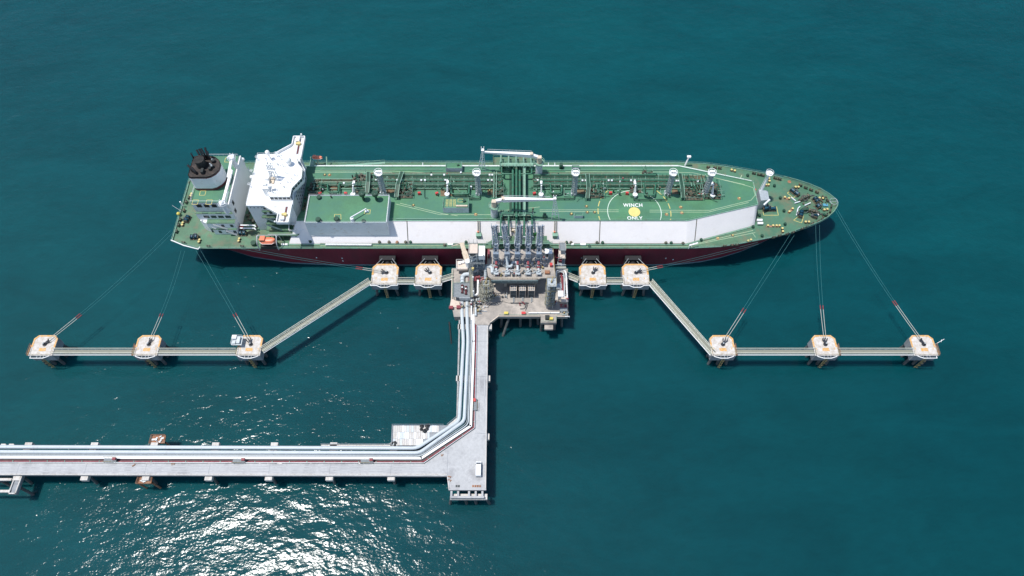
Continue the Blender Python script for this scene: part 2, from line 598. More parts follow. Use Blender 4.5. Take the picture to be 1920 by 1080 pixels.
def ladder(root, x, y, ztop, zbot=.3):
    o = WL[root.name]
    mb = MB()
    for s_ in (-.45, .45):
        mb.cyl((o.x+x+s_, o.y+y, zbot), (o.x+x+s_, o.y+y, ztop), .09, n=5)
    z = zbot+.3
    while z < ztop:
        mb.cyl((o.x+x-.45, o.y+y, z), (o.x+x+.45, o.y+y, z), .05, n=4)
        z += .45
    for z in range(1, int(ztop), 2):
        mb.ring((o.x+x, o.y+y-.3, z+.6), .42, .035, 8, 4)
    mb.build("ladder", "ochre", root)
def service_walk(root, hw, y0, bays):
    """narrow pipe-railed ledge behind the deck edge"""
    o = WL[root.name]
    mb = MB()
    z = DK - .15
    pts = [o+Vector((x, y, z)) for x, y in bays]
    mb.tube(pts, .17, 6)
    mb.build("edge_pipe", "bright", root)
    mb = MB()
    mb.rail([o+Vector((-hw+.25, y0+3.2, DK)), o+Vector((-hw+.25, y0+.2, DK)), o+Vector((hw-.25, y0+.2, DK)), o+Vector((hw-.25, y0+3.2, DK))], 1.1, .05, 1.8)
    mb.build("handrail", "ochre", root)
    for x in (-1.2, .2, 1.3):
        mb = MB()
        mb.bar(o+Vector((x, y0, z)), o+Vector((x, y0-1.15, z)), .14, .14)
        mb.build("bracket", "galv", root)

hook_pts = {}
BD = {}
YB0, YB1 = D(0, 534, DK).y, D(0, 494.8, DK).y
for key, cx, label in (("b1", -51.4, "berthing dolphin with a rope on its hook, at the top of the left diagonal catwalk"),
                       ("b2", -33.8, "concrete berthing dolphin with no rope on its hook, left of the loading platform"),
                       ("b3", 32.6, "concrete berthing dolphin with no rope on its hook, right of the loading platform"),
                       ("b4", 50.0, "berthing dolphin with a rope on its hook, at the top of the right diagonal catwalk")):
    yc = (YB0+YB1)/2
    t = thing("breasting_dolphin", label, "dolphin", (cx, yc, 0), "berthing dolphins against the hull")
    BD[key] = t
    hy = (YB1-YB0)/2
    dolphin_base(t, 5.35, -hy, hy, 1.6, 3.8, .75)
    service_walk(t, 5.35, -hy, [(-5.6, -hy+.9), (-5.4, -hy-.25), (-2.9, -hy-.25), (-1.3, -hy-1.1), (1.5, -hy-1.1), (2.9, -hy-.25), (5.4, -hy-.25), (5.6, -hy+.9)])
    ladder(t, .2, -hy-.55, DK-.5)
    ang = {"b1": R(176), "b2": R(140), "b3": R(60), "b4": R(12)}[key]
    hook_pts[key] = hook_part(t, .6 if cx < 0 else .3, .7, ang, 3)
    # fender: rubber cone, panel and chains against the hull
    o = WL[t.name]
    yf = o.y + hy
    mb = MB()
    for z in (6.6, ):
        mb.cyl((cx, yf-.05, z), (cx, yf+2.6, z), 1.55, 1.15, n=16)
        mb.cyl((cx, yf+.9, z), (cx, yf+1.2, z), 1.62, 1.62, n=16)
    f = mb.build("fender", "rubber", t)
    mb = MB()
    mb.box(cx-3.3, cx+3.3, yf+2.6, 158.28, 3.0, 8.9)
    mb.build("fender_panel", "rubber", f)
    for s_ in (-1, 1):
        mb = MB()
        mb.cyl((cx+s_*4.2, yf, 9.4), (cx+s_*2.1, yf+3.2, 8.95), .13, n=5)
        mb.build("chain", "galv", f)
        mb = MB()
        mb.cyl((cx+s_*3.0, yf, 8.2), (cx+s_*1.6, yf+2.6, 7.9), .1, n=5)
        mb.build("chain", "galv", f)

YM0, YM1 = D(0, 667, DK).y, D(0, 628.5, DK).y
MD_ = {}
for key, cx, ang, label in (
        ("m1", -179.0, R(40), "outermost mooring dolphin at the far left, its ropes running up to the right"),
        ("m2", -139.2, R(72), "middle dolphin of the three on the left, with catwalks on both sides"),
        ("m3", -100.2, R(118), "mooring dolphin with a steel cabinet stand, at the foot of the left diagonal catwalk"),
        ("m4", 80.4, R(62), "mooring dolphin at the foot of the right diagonal catwalk"),
        ("m5", 119.6, R(92), "middle dolphin of the three on the right, its ropes running straight up"),
        ("m6", 157.2, R(122), "outermost mooring dolphin at the far right, its ropes running up to the left")):
    yc = (YM0+YM1)/2
    t = thing("mooring_dolphin", label, "dolphin", (cx, yc, 0), "mooring dolphins along the catwalks")
    MD_[key] = t
    hy = (YM1-YM0)/2
    dolphin_base(t, 4.6, -hy, hy, 1.5, 4.2, .65)
    b = [(-4.5, -hy+.6), (-3.4, -hy-.3), (-1.4, -hy-.95), (1.4, -hy-.95), (3.4, -hy-.3), (4.5, -hy+.6)]
    if key == "m1": b = [(-3.6, -hy-.2), (-3.6, -hy-.95), (1.2, -hy-.95), (2.6, -hy-.4), (4.8, -hy+.9)]
    if key == "m6": b = [(-4.8, -hy+.9), (-2.6, -hy-.4), (-1.2, -hy-.95), (3.8, -hy-.95), (3.8, -hy-.2)]
    service_walk(t, 4.6, -hy, b)
    ladder(t, .2, -hy-.6, DK-.6)
    hook_pts[key] = hook_part(t, .3, .4, ang, 2 if key in ("m1", "m2", "m6") else 3)
    # short brown gangboard on the outer side
    o = WL[t.name]
    s_ = -1 if cx < 0 else 1
    if key in ("m1", "m2", "m4", "m5", "m6"):
        mb = MB()
        mb.rail([o+Vector((s_*4.9, -hy+.3, DK-.1)), o+Vector((s_*4.9, -hy+4.8, DK-.1))], 1.1, .07, 1.2)
        mb.box(o.x+s_*4.62, o.x+s_*5.3, o.y-hy+.2, o.y-hy+4.6, DK-.25, DK-.12) if s_ > 0 else mb.box(o.x-5.3, o.x-4.62, o.y-hy+.2, o.y-hy+4.6, DK-.25, DK-.12)
        mb.build("side_step", "rust", t)
# spare details
o = WL[MD_["m3"].name]
t = thing("control_cabinet", "steel cabinet on a raised stand at the left edge of a mooring dolphin", "cabinet", (o.x-4.6, o.y+1.2, DK))
mb = MB()
for x in (-1.6, 1.6):
    for y in (-1.6, 1.6):
        mb.cyl((o.x-4.4+x, o.y+1.0+y, DK-.2), (o.x-4.4+x, o.y+1.0+y, DK+2), .1, n=6)
mb.box(o.x-6.3, o.x-2.4, o.y-.9, o.y+2.9, DK+2, DK+2.15)
mb.build("stand", "galv", t)
mb = MB()
mb.box(o.x-6.0, o.x-4.4, o.y+1.2, o.y+2.7, DK+2.15, DK+3.6)
mb.build("cabinet_box", "bright", t)
mb = MB()
mb.box(o.x-4.2, o.x-3.0, o.y-.5, o.y+2.3, DK+2.15, DK+3.1)
mb.box(o.x-5.7, o.x-4.6, o.y-.6, o.y+.7, DK+2.15, DK+2.9)
mb.build("junction_box", "galv", t)
mb = MB()
mb.rail([(o.x-6.2, o.y-.8, DK+2.15), (o.x-6.2, o.y+2.8, DK+2.15), (o.x-2.5, o.y+2.8, DK+2.15)], 1.1, .05, 1.5)
mb.build("handrail", "bright", t)
o = WL[MD_["m6"].name]
tag((lambda m: (m.cyl((o.x+4.8, o.y+.5, DK), (o.x+7.8, o.y+1.9, DK+1.6), .09, n=5), m.cyl((o.x+6.6, o.y+.9, DK+1.0), (o.x+7.0, o.y+1.9, DK+1.2), .08, n=5), m.build("flag_pole", "bright"))[2])(MB()),
    "thin white pole leaning out from the far right dolphin", "pole")

# ================================================================ catwalks
def catwalk(a, b, label, flare_a=0, flare_b=0, wid=1.9):
    """truss footbridge between two points; flare widens the ends like the landings do"""
    A, B = Vector(a), Vector(b)
    d = (B-A)
    Ln = d.length
    d.normalize()
    n_ = Vector((-d.y, d.x, 0))
    t = thing("catwalk", label, "catwalk", (A.x, A.y, A.z), "steel catwalks linking the dolphins")
    mb = MB()
    mb.bar(A+Vector((0, 0, -.05)), B+Vector((0, 0, -.05)), wid-.35, .1)
    mb.build("walkway_floor", "grate", t)
    for s_ in (-1, 1):
        mb = MB()
        e = n_*s_*wid/2
        up = Vector((0, 0, 1.15))
        mb.bar(A+e, B+e, .15, .2)
        mb.bar(A+e+up, B+e+up, .13, .13)
        mb.cyl(A+e+up*.55, B+e+up*.55, .05, n=4)
        k = max(2, round(Ln/2.2))
        for i in range(k+1):
            p = A.lerp(B, i/k)+e
            mb.cyl(p, p+up, .055, n=4)
            if i < k:
                q = A.lerp(B, (i+1)/k)+e
                mb.cyl(p + (up if i % 2 else Vector()), q + (Vector() if i % 2 else up), .045, n=4)
        mb.build("truss_side", "truss", t)
    # lower bracing
    mb = MB()
    dn = Vector((0, 0, -1.1))
    k = max(2, round(Ln/2.6))
    mb.cyl(A+dn+n_*.3, B+dn+n_*.3, .09, n=5)
    for i in range(k):
        p, q = A.lerp(B, i/k), A.lerp(B, (i+1)/k)
        mb.cyl(p+n_*wid*.5, q+dn+n_*.3, .05, n=4)
        mb.cyl(p-n_*wid*.5, q+dn+n_*.3, .05, n=4)
    mb.build("bottom_chord", "bright", t)
    # service pipe clipped on the near side
    mb = MB()
    s_ = -1 if n_.y > 0 else 1
    mb.cyl(A+n_*s_*(wid/2+.32)+Vector((0, 0, -.2)), B+n_*s_*(wid/2+.32)+Vector((0, 0, -.2)), .15, n=6)
    mb.build("service_pipe", "bright", t)
    return t
zc = DK - .1
yw = D(0, 659.5, zc).y
catwalk((-174.6, yw, zc), (-143.9, yw, zc), "level catwalk joining the far left dolphin to its neighbour")
catwalk((-134.5, yw, zc), (-104.9, yw, zc), "level catwalk ending at the dolphin that carries the steel cabinet")
catwalk(D(491, 657, zc), D(694, 527, zc), "long diagonal catwalk on the left side")
catwalk((-45.9, D(0, 527, zc).y, zc), (-39.3, D(0, 527, zc).y, zc), "short catwalk between the two berthing dolphins on the left")
catwalk(D(828, 524.5, zc), D(850, 518, zc), "short sloping catwalk from a berthing dolphin to the left side of the platform", wid=1.5)
catwalk(D(1063, 516, zc), D(1085, 525, zc), "short sloping catwalk from the right side of the platform to a berthing dolphin", wid=1.5)
catwalk((38.1, D(0, 527, zc).y, zc), (44.5, D(0, 527, zc).y, zc), "short catwalk between the two berthing dolphins on the right")
catwalk(D(1219, 528, zc), D(1337, 663, zc), "long diagonal catwalk on the right side")
catwalk((85.1, yw, zc), (114.9, yw, zc), "level catwalk from the foot of the right diagonal to the middle right dolphin")
catwalk((124.3, yw, zc), (152.5, yw, zc), "level catwalk joining the far right dolphin to its neighbour")

# ================================================================ mooring lines
def mooring(hook, dx, end, label, frac=.2, sag=1.2, sleeve=.05):
    """rope tail from the hook, red sleeve, then wire up to the ship's fairlead"""
    A = Vector(hook)+Vector(dx)
    B = Vector(end)
    t = thing("mooring_line", label, "mooring line", A, "mooring lines")
    P = []
    N = 14
    for i in range(N+1):
        s_ = i/N
        p = A.lerp(B, s_)
        p.z -= sag*4*s_*(1-s_)
        P.append(p)
    def at(f):
        x = f*N
        i = min(N-1, int(x))
        return P[i].lerp(P[i+1], x-i)
    mb = MB()
    mb.tube([at(f) for f in (0, frac*.5, frac)], .11, 5)
    mb.build("rope_tail", "rope", t)
    mb = MB()
    mb.tube([at(frac), at(frac+sleeve)], .2, 6)
    mb.build("red_sleeve", "ropered", t)
    mb = MB()
    mb.tube([at(frac+sleeve + (1-frac-sleeve)*k/10) for k in range(11)], .042, 4)
    mb.build("wire", "wire", t)
E8 = Vector((.35, 0, 0))
lines = [("m1", D(322, 434, 14.4), "the far left dolphin to the stern corner"), ("m2", D(343, 470, 13), "the middle left dolphin to the stern"),
         ("m3", D(371, 468, 13.6), "the cabinet dolphin up to the ship's aft quarter"), ("b1", D(452, 465, 13.9), "the left berthing dolphin along the aft hull"),
         ("b4", D(1422, 456, 14), "the right berthing dolphin along the forward hull"), ("m4", D(1486, 439, 14), "the foot of the right diagonal catwalk to the bow"),
         ("m5", D(1533, 421, 14), "the middle right dolphin to the bow"), ("m6", D(1567, 391, 15), "the far right dolphin to the tip of the bow")]
for key, end, lab in lines:
    h = hook_pts[key]
    dr = (Vector(end)-h)
    pn = Vector((-dr.y, dr.x, 0)).normalized()
    fr = .2 if key[0] == 'm' else .13
    if key in ("m3", "m4", "m5", "m2", "m6"): fr = .25
    for s_ in (-1, 1):
        side = "left" if pn.x*s_ < 0 else "right"
        if abs(pn.x) < .45: side = "upper" if pn.y*s_ > 0 else "lower"
        mooring(h, pn*s_*.42, end + pn*s_*({'b1': .45, 'b4': .45, 'm6': .5}.get(key, .8)) + Vector((0, 0, 0)), side+" of the two lines from "+lab, fr, 1.5 if key[0] == 'm' else .8, .035 if key[0] == 'm' else .05)

# ================================================================ trestle road
ZR = 10.0
def pl(pts, z): return [tuple(D(u, v, z)[:2]) for u, v in pts]
road = thing("jetty_trestle", "pale concrete jetty roadway running in from the left and turning up to the platform", "jetty", D(870, 850, 0))
XL = D(-60, 890, ZR).x
near = D(0, 890.5, ZR).y
far = D(0, 868.3, ZR).y
mb = MB()
outline = [(XL, near), (D(838, 893, ZR).x, D(838, 893, ZR).y), tuple(D(841, 919, ZR)[:2]), tuple(D(911.5, 919, ZR)[:2]),
           tuple(D(915.6, 609, ZR)[:2]), tuple(D(894.6, 609, ZR)[:2]), tuple(D(890.5, 804, ZR)[:2]), tuple(D(796, 869.5, ZR)[:2]), (XL, far)]
mb.prism(outline, ZR-1.2, ZR, topmat=1)
mb.build("road_deck", ["sconc", "conc"], road)
# expansion joints
mb = MB()
def joint(a, b): mb.strip([a, b], .12, ZR+.006)
for u in (30, 157, 270, 390, 503, 617, 732):
    y0, y1 = near, far
    x0 = DX(u, near, ZR)
    joint((x0, y0+.1, 0), (x0, y1-.1, 0))
joint(D(840, 835, ZR), D(838.5, 892, ZR))
joint(D(893.5, 640, ZR), D(915, 640, ZR)); joint(D(892.5, 706, ZR), D(914, 706, ZR)); joint(D(890.5, 812, ZR), D(912.6, 813, ZR)); joint(D(895, 609.5, ZR), D(915, 609.5, ZR))
mb.build("expansion_joint", "sconc", road)
mb = MB()
mb.box(XL, D(838, 892, ZR).x, near+.02, near+.28, ZR, ZR+.25)
a, b = D(911.3, 916, ZR), D(915.2, 612, ZR)
mb.bar(a+Vector((-.15, 0, .12)), b+Vector((-.15, 0, .12)), .26, .25)
a, b = D(838.6, 894, ZR), D(841.2, 917, ZR)
mb.bar(a+Vector((.15, 0, .12)), b+Vector((.15, 0, .12)), .26, .25)
mb.build("kerb", "boards", road)
# worn wheel tracks along the lane
wt = mat("worn_wheel_track", (.37, .375, .385), .85, .1, .3, dirt=(.43, .435, .44), dirt_amt=.7, dirt_scale=.35)
for f in (.28, .5, .72):
    mb = MB()
    y = near+(far-near)*f
    mb.strip([(XL+.5, y, 0), (D(800, 880, ZR).x, y, 0)], .42, ZR+.004)
    mb.build("wheel_track", wt, road)
for u0 in (899.5, 909.5):
    mb = MB()
    mb.strip([D(u0, 612, ZR), D(u0-1.4, 800, ZR)], .42, ZR+.004)
    mb.build("wheel_track", wt, road)
# bents: caps across under the deck with raked piles
def bent(p, q, wid=2.2, npile=3, zt=8.8, name="pile_cap"):
    m1 = MB()
    m1.bar(Vector((p[0], p[1], zt-.8)), Vector((q[0], q[1], zt-.8)), wid, 1.6)
    m1.build(name, "boards", road)
    for k in range(npile):
        c = Vector((p[0], p[1], zt-1.5)).lerp(Vector((q[0], q[1], zt-1.5)), (k+.5)/npile if npile > 1 else .5)
        dd = (Vector((q[0], q[1], 0))-Vector((p[0], p[1], 0))).normalized()
        off = dd*(-1 if k == 0 else 1 if k == npile-1 else 0)*2.0
        m2 = MB()
        m2.cyl(c+Vector((off.x, off.y, -14)), c, .48, n=10, caps=False)
        m2.build("pile", "pile", road)
for u in (157, 390, 503, 617, 733, 30, 272):
    x = DX(u, near-1.2, 8.8)
    bent((x, D(0, 900.5, 8.8).y), (x, D(0, 829.5, 8.8).y), 2.5, 3)
for (ua, va, ub, vb) in ((853.6, 612.5, 922, 612.5), (850.2, 709, 919, 709.5), (846.5, 818, 917.5, 819)):
    y = D(ua, (va+vb)/2, 8.8).y
    bent((DX(ua+5, y, 8.8), y), (DX(ub, y, 8.8), y), 2.2, 3)
y = D(0, 917, 8.8).y
# ---- end frame of the turning head
fr = thing("end_frame", "open concrete beam frame at the lower end of the turning head", "concrete frame", D(877, 928, 0))
mb = MB()
yA, yB_ = D(0, 920.5, 9.4).y, D(0, 930, 9.4).y
for u in (846.5, 859, 879.5, 892, 904.5):
    x = DX(u, yA, 9.4)
    mb.box(x-.34, x+.34, yB_, yA, 8.6, 9.4)
x0, x1 = DX(845, yB_, 9.4), DX(906.5, yB_, 9.4)
mb.box(x0-.2, x1+.2, yB_-.7, yB_+.003, 8.55, 9.45)
mb.build("upper_beam", "conc", fr)
mb = MB()
yC, yD_ = D(0, 926, 7.9).y, D(0, 936.5, 7.9).y
mb.box(DX(844, yD_, 7.9), DX(913.5, yD_, 7.9), yD_, yC, 6.6, 7.9)
mb.build("lower_beam", "boards", fr)
for u, dxx in ((846, -1.5), (872, .3), (889, .8), (911, 1.8)):
    x = DX(u, yD_+.8, 6.6)
    mb = MB()
    mb.cyl((x+dxx, yD_+.2, -5), (x, yD_+.9, 6.6), .5, n=10, caps=False)
    mb.build("pile", "pile", fr)
# ---- frame at lower left corner
fr = thing("landing_frame", "grey concrete channel beam frame below the roadway at the left edge of the picture", "concrete frame", D(15, 910, 0))
zf = 8.4
mb = MB()
pA, pB = D(36, 891, zf), D(23, 926, zf)
mb.bar(pA+Vector((0, 0, -.7)), pB+Vector((0, 0, -.7)), 2.6, 1.2)
mb.build("channel_beam", "sconc", fr)
mb = MB()
for s_ in (-1, 1):
    mb.bar(pA+Vector((s_*1.15, 0, .1)), pB+Vector((s_*1.15, 0, .1)), .35, .5)
mb.bar(pB+Vector((-1.3, .1, .1)), pB+Vector((1.3, .1, .1)), .35, .5)
mb.build("edge_wall", "boards", fr)
for v in (899, 921):
    mb = MB()
    p = D(22, v, zf-.3)
    mb.box(D(-70, v, zf).x, p.x, p.y-.42, p.y+.42, zf-1.1, zf-.1)
    mb.build("cross_beam", "boards", fr)
for u, v in ((40, 915), (10, 905)):
    p = D(u, v, 6)
    mb = MB()
    mb.cyl((p.x+2.2, p.y-1.6, -5), (p.x-1.0, p.y+.4, 7.2), .5, n=10, caps=False)
    mb.build("pile", "pile", fr)
# ---- rusty navigation pads at the 4th bent
for (us, zt, label) in ((((281, 832), (308, 832), (311, 816), (285, 816)), 7.6, "rusty brown steel platform sticking out above the pipelines"),
                    (((256, 907.5), (283, 907.5), (286, 893), (261, 893)), 7.6, "rusty brown steel platform hanging below the roadway edge")):
    c = D(us[0][0]+13, us[0][1]-6, 0)
    t = thing("rusty_platform", label, "platform", c)
    mb = MB()
    P = pl(us, zt)
    mb.prism(P, zt-.4, zt)
    mb.build("platform_floor", "rust", t)
    mb = MB()
    P3 = [Vector((*p, zt)) for p in P]
    mb.rail(P3+[P3[0]], .9, .08, 1.6)
    mb.build("frame_edge", "rust", t)
    mb = MB()
    rr = random.Random(int(us[0][0]))
    for k in range(9):
        p = P3[0].lerp(P3[1], rr.uniform(.12, .88)).lerp(P3[3].lerp(P3[2], rr.uniform(.12, .88)), rr.uniform(.15, .85))
        mb.cbox((p.x, p.y, zt+.003), rr.uniform(.3, 1.3), rr.uniform(.2, .7), rr.uniform(.1, .5), rr.uniform(0, 3))
    mb.build("fittings", "galv", t)
    for k in (0, 1):
        p = P3[k]*.8+P3[3-k]*.2
        mb = MB()
        mb.cyl((p.x, p.y, -5), (p.x, p.y, zt-.4), .35, n=8, caps=False)
        mb.build("pile", "rust", t)
# ---- boarded side platform
t = thing("boarded_platform", "square platform of bleached white boards beside the bend in the pipelines", "platform", D(786, 816, 0))
zb = 8.9
P = pl([(736, 797), (846, 797.5), (830, 815), (785, 835.5), (734, 835.5)], zb)
mb = MB()
mb.prism(P, zb-.35, zb)
mb.build("board_floor", "sconc", t)
rr = random.Random(3)
for r_ in range(3):
    for c_ in range(23):
        v0, v1 = 798.2+r_*12.4, 798.2+r_*12.4+11.9
        u0 = 737+c_*4.3
        if u0+4 > 840-(v1-798)*1.25: continue
        h_ = zb+rr.uniform(.02, .07)
        mb = MB()
        mb.prism(pl([(u0, v1), (u0+3.85, v1), (u0+3.95, v0), (u0+.1, v0)], zb), zb+.002, h_)
        mb.build("board", rr.choice(("boards", "boards", "bright", "white", "boards", "lagg")), t)
mb = MB()
mb.rail([D(736, 797, zb), D(832, 797, zb)], 1.0, .05, 2)
mb.rail([D(736, 797, zb), D(734, 835, zb)], 1.0, .05, 2)
mb.build("handrail", "galv", t)
for u, v in ((740, 803), (780, 803), (820, 803), (740, 832)):
    p = D(u, v, zb)
    mb = MB()
    mb.cyl((p.x, p.y, -5), (p.x, p.y, zb-.3), .4, n=8, caps=False)
    mb.build("pile", "pile", t)
for (u, v, s_, lab) in ((797, 803, 1.5, "crumpled black tarpaulin heap on the white boards near their upper edge"), (738, 832, .8, "small black heap on the lower left corner of the white boards")):
    p = D(u, v, zb)
    mb = MB()
    rr = random.Random(u)
    for k in range(9):
        q = p+Vector((rr.uniform(-1, 1)*s_, rr.uniform(-.8, .8)*s_, .1))
        mb.sphere(q, rr.uniform(.35, .7)*s_, 7, rr.uniform(.4, .8), half=True)
    tag(mb.build("tarpaulin", "tarp"), lab, "tarpaulin")
# ---- ledge strips and small side platforms on the pipe side
t = thing("pipe_ledge", "narrow pale ledge carrying the outer edge of the pipelines on the upright leg", "ledge", D(858, 740, 0))
mb = MB()
mb.prism(pl([(860.2, 600), (863, 600), (858.5, 790), (841, 800), (838, 797.5), (855.6, 783)], 8.8), 8.2, 8.8)
mb.build("ledge_slab", "boards", t)
mb = MB()
mb.rail([D(861, 600, 8.8), D(856.3, 782, 8.8), D(838, 797, 8.8)], 1.0, .05, 3)
mb.build("handrail", "galv", t)
t = thing("pipe_ledge", "narrow pale ledge along the upper edge of the pipelines, left of the boarded platform", "ledge", D(670, 834, 0))
mb = MB()
mb.prism(pl([(602, 833.5), (736, 833.5), (736, 836), (602, 836)], 8.8), 8.2, 8.8)
mb.build("ledge_slab", "boards", t)
mb = MB()
mb.rail([D(602, 833.4, 8.8), D(734, 833.4, 8.8)], 1.0, .05, 3)
mb.build("handrail", "galv", t)
for u in (7, 22):
    p = D(u, 833.5, 9)
    mb = MB()
    mb.prism(pl([(u-6, 835), (u+5, 835), (u+3.5, 832), (u-5, 832)], 9), 8.2, 9)
    tag(mb.build("concrete_block", "boards"), ("leftmost" if u == 7 else "second") + " of two small pale blocks above the pipelines at the left edge", "block")

# ================================================================ pipelines on the trestle
def pipeline(pts, r, m, name, label, z, n=12, group=None, flange=None, tops=None):
    P = [D(u, v, z) for u, v in pts]
    P[0].x = min(P[0].x, XL) if pts[0][0] <= 0 else P[0].x
    t = thing(name, label, "pipeline", P[0], group)
    mb = MB()
    mb.tube(P, r, n, bend=1.6)
    mb.build("pipe", m, t)
    # lagging bands and shoes
    mb = MB()
    for a, b in zip(P, P[1:]):
        Ln = (b-a).length
        k = int(Ln/9)
        for i in range(k):
            q = a.lerp(b, (i+.5)/k)
            d = (b-a).normalized()
            mb.cyl(q-d*.12, q+d*.12, r+.035, n=n)
            sdv = Vector((-d.y, d.x, 0))
            q2 = q - Vector((0, 0, (z-8.8)/2 + .2))
            mb.bar(q2-sdv*r*.7, q2+sdv*r*.7, .3, max(.1, (z-8.8)-.5))
    mb.build("pipe_band", m, t)
    return t
gp = "pipelines along the jetty"
pipeline([(-60, 837.6), (782, 840.2), (861, 789), (869, 640), (866, 585), (867, 555)], .66, "lagg", "pipeline", "outermost thick grey lagged pipeline", 9.9, group=gp)
pipeline([(-60, 846.8), (786.5, 849.2), (870.5, 789.5), (877.6, 640), (875.5, 585), (876, 555)], .66, "lagg", "pipeline", "second thick grey lagged pipeline, inside the outermost one", 9.9, group=gp)
pipeline([(-60, 851.2), (788, 852.9), (875.8, 793.3), (881.8, 640), (881, 570)], .12, "galv", "thin_pipeline", "thin grey pipe next to the second thick pipeline", 9.6, 8, group=gp)
pipeline([(-60, 853.5), (789, 855.2), (878.2, 795.8), (884.2, 640), (883.2, 570)], .22, "lagg", "thin_pipeline", "thinnest pipe, beside the flat white cable cover", 9.6, 8, group=gp)
P = [D(u, v, 9.3) for u, v in ((0, 850.6), (786, 852.6))]
t = thing("support_row", "row of small pale pipe supports beside the second thick pipeline", "pipe supports", P[0])
for i in range(58):
    q = P[0].lerp(P[1], (i+.5)/58)
    mb = MB()
    mb.cbox((q.x, q.y, 8.8), .45, .55, .5)
    mb.build("pipe_support", "lagg", t)
# flat bright cover
P = [D(u, v, 9.9) for u, v in ((-60, 857.5), (790, 859.3), (882.7, 798.8), (888.2, 640), (887.2, 590))]
P[0].x = XL
t = thing("cable_cover", "continuous flat bright white cable cover between the thin pipes and the red pipe", "cable cover", P[0])
mb = MB()
for a, b in zip(P, P[1:]):
    d = (b-a).normalized()
    mb.bar(a-d*.18, b+d*.18, .84, .4)
mb.build("cover", "wlagg", t)
# red pipe and dark tray
P = [D(u, v, 9.7) for u, v in ((-60, 864.9), (793, 866.6), (889.0, 801.5), (892.8, 640), (892.4, 592))]
P[0].x = XL
t = thing("fire_main", "dull red fire main pipe beside the roadway edge", "pipeline", P[0])
mb = MB()
mb.tube(P, .27, 8, bend=.8)
mb.build("pipe", "pinkred", t)
mb = MB()
P2 = [D(u, v, 9.4) for u, v in ((-60, 861.8), (791.5, 863.6), (885.6, 801.5), (890.8, 640), (890.4, 592))]
P2[0].x = XL
for a, b in zip(P2, P2[1:]):
    mb.bar(a, b, .85, .12)
mb.build("pipe_tray", mat("dark_maroon_tray", (.07, .035, .045), .7, .3, 1.5, dirt=(.06, .065, .06), dirt_amt=.7), t)
for a, b in zip(P, P[1:]):
    k = int((b-a).length/6)
    for i in range(k):
        q = a.lerp(b, (i+.3)/k)
        mb = MB()
        mb.cbox((q.x, q.y, 9.75), .28, .28, .45)
        mb.build("valve", "lpipe", t)
# guard rail by the road
P = [D(u, v, ZR) for u, v in ((-60, 867.6), (795, 868.8), (890.0, 803.2), (894.0, 640), (894.4, 612))]
P[0].x = XL
t = thing("guard_rail", "low grey guard rail separating roadway and pipes", "rail", P[0])
mb = MB()
for a, b in zip(P, P[1:]):
    mb.bar(a+Vector((0, 0, .55)), b+Vector((0, 0, .55)), .18, .3)
mb.build("rail_beam", "galv", t)
mb = MB()
for a, b in zip(P, P[1:]):
    k = int((b-a).length/3)
    for i in range(k+1):
        q = a.lerp(b, i/k)
        mb.cbox((q.x, q.y, ZR), .14, .14, .5)
mb.build("rail_post", "galv", t)
# small pipe-crossing platforms
for (u, v, rot, lab) in ((209, 864, 0, "leftmost small steel stair platform over the red pipe"), (450, 865.5, 0, "small steel stair platform over the red pipe, middle of the roadway"),
                    (689, 866, 0, "small steel stair platform over the red pipe, nearest the boarded platform"), (891.3, 760, R(90), "small grey stair platform over the red pipe on the upright leg")):
    c = D(u, v, 10)
    t = thing("stepover", lab, "steps", c, "stair platforms over the red pipe")
    co, si = math.cos(rot), math.sin(rot)
    def L(x, y, z): return Vector((c.x+x*co-y*si, c.y+x*si+y*co, z))
    mb = MB()
    mb.cbox((c.x, c.y, 10.9), 4.4, 1.2, .12, rot)
    for x in (-2, 2):
        for y in (-.7, .7):
            mb.cyl(L(x, y, 9.6), L(x, y, 10.9), .07, n=4)
    mb.build("platform_floor", "mesh", t)
    mb = MB()
    mb.rail([L(-2.2, .8, 11.02), L(2.2, .8, 11.02)], 1.0, .05, 1.4)
    mb.rail([L(-2.2, -.8, 11.02), L(1.0, -.8, 11.02)], 1.0, .05, 1.4)
    mb.build("handrail", "ochre", t)
    mb = MB()
    q = L(1.5, .3, 11.03)
    mb.cbox((q.x, q.y, q.z), 1.1, .9, .7, rot)
    mb.build("fire_box", "red" if v == 760 else "pinkred", t)
# bits lying on the road
for (u, v, lab) in ((250.3, 872.6, "small rusty brackets lying on the left part of the roadway"), (324.6, 870.4, "small rusty brackets right beside the guard rail, second from the left"),
                    (828, 853, "small rusty brackets beside the diagonal guard rail"), (842, 893.5, "upper small orange brackets at the inner corner of the turning head"), (842.5, 900, "lower small orange brackets at the inner corner of the turning head")):
    c = D(u, v, ZR)
    rr = random.Random(int(u))
    mb = MB()
    for k in range(4):
        a = rr.uniform(0, 3)
        mb.cbox((c.x+rr.uniform(-.55, .55), c.y+rr.uniform(-.45, .45), ZR+.01+k*.004), rr.uniform(.35, .7), rr.uniform(.12, .25), rr.uniform(.15, .4), a)
    tag(mb.build("rusty_bracket", "rust"), lab, "bracket", "rusty brackets left on the road")
for (u0, lab, n_) in ((858, "left group of dark grated hatches at the lower end of the turning head", 2), (889, "right group of dark and rusty grated hatches at the lower end of the turning head", 4)):
    mb = MB()
    for k in range(n_):
        p = D(u0+k*4.3-2, 911.5, ZR)
        mb.cbox((p.x, p.y, ZR+.004), .62, .75, .09, 0)
        mb.cbox((p.x+.1, p.y, ZR+.094), .2, .6, .12, 0)
    tag(mb.build("deck_hatch", "rust" if n_ > 2 else "pile"), lab, "hatch")
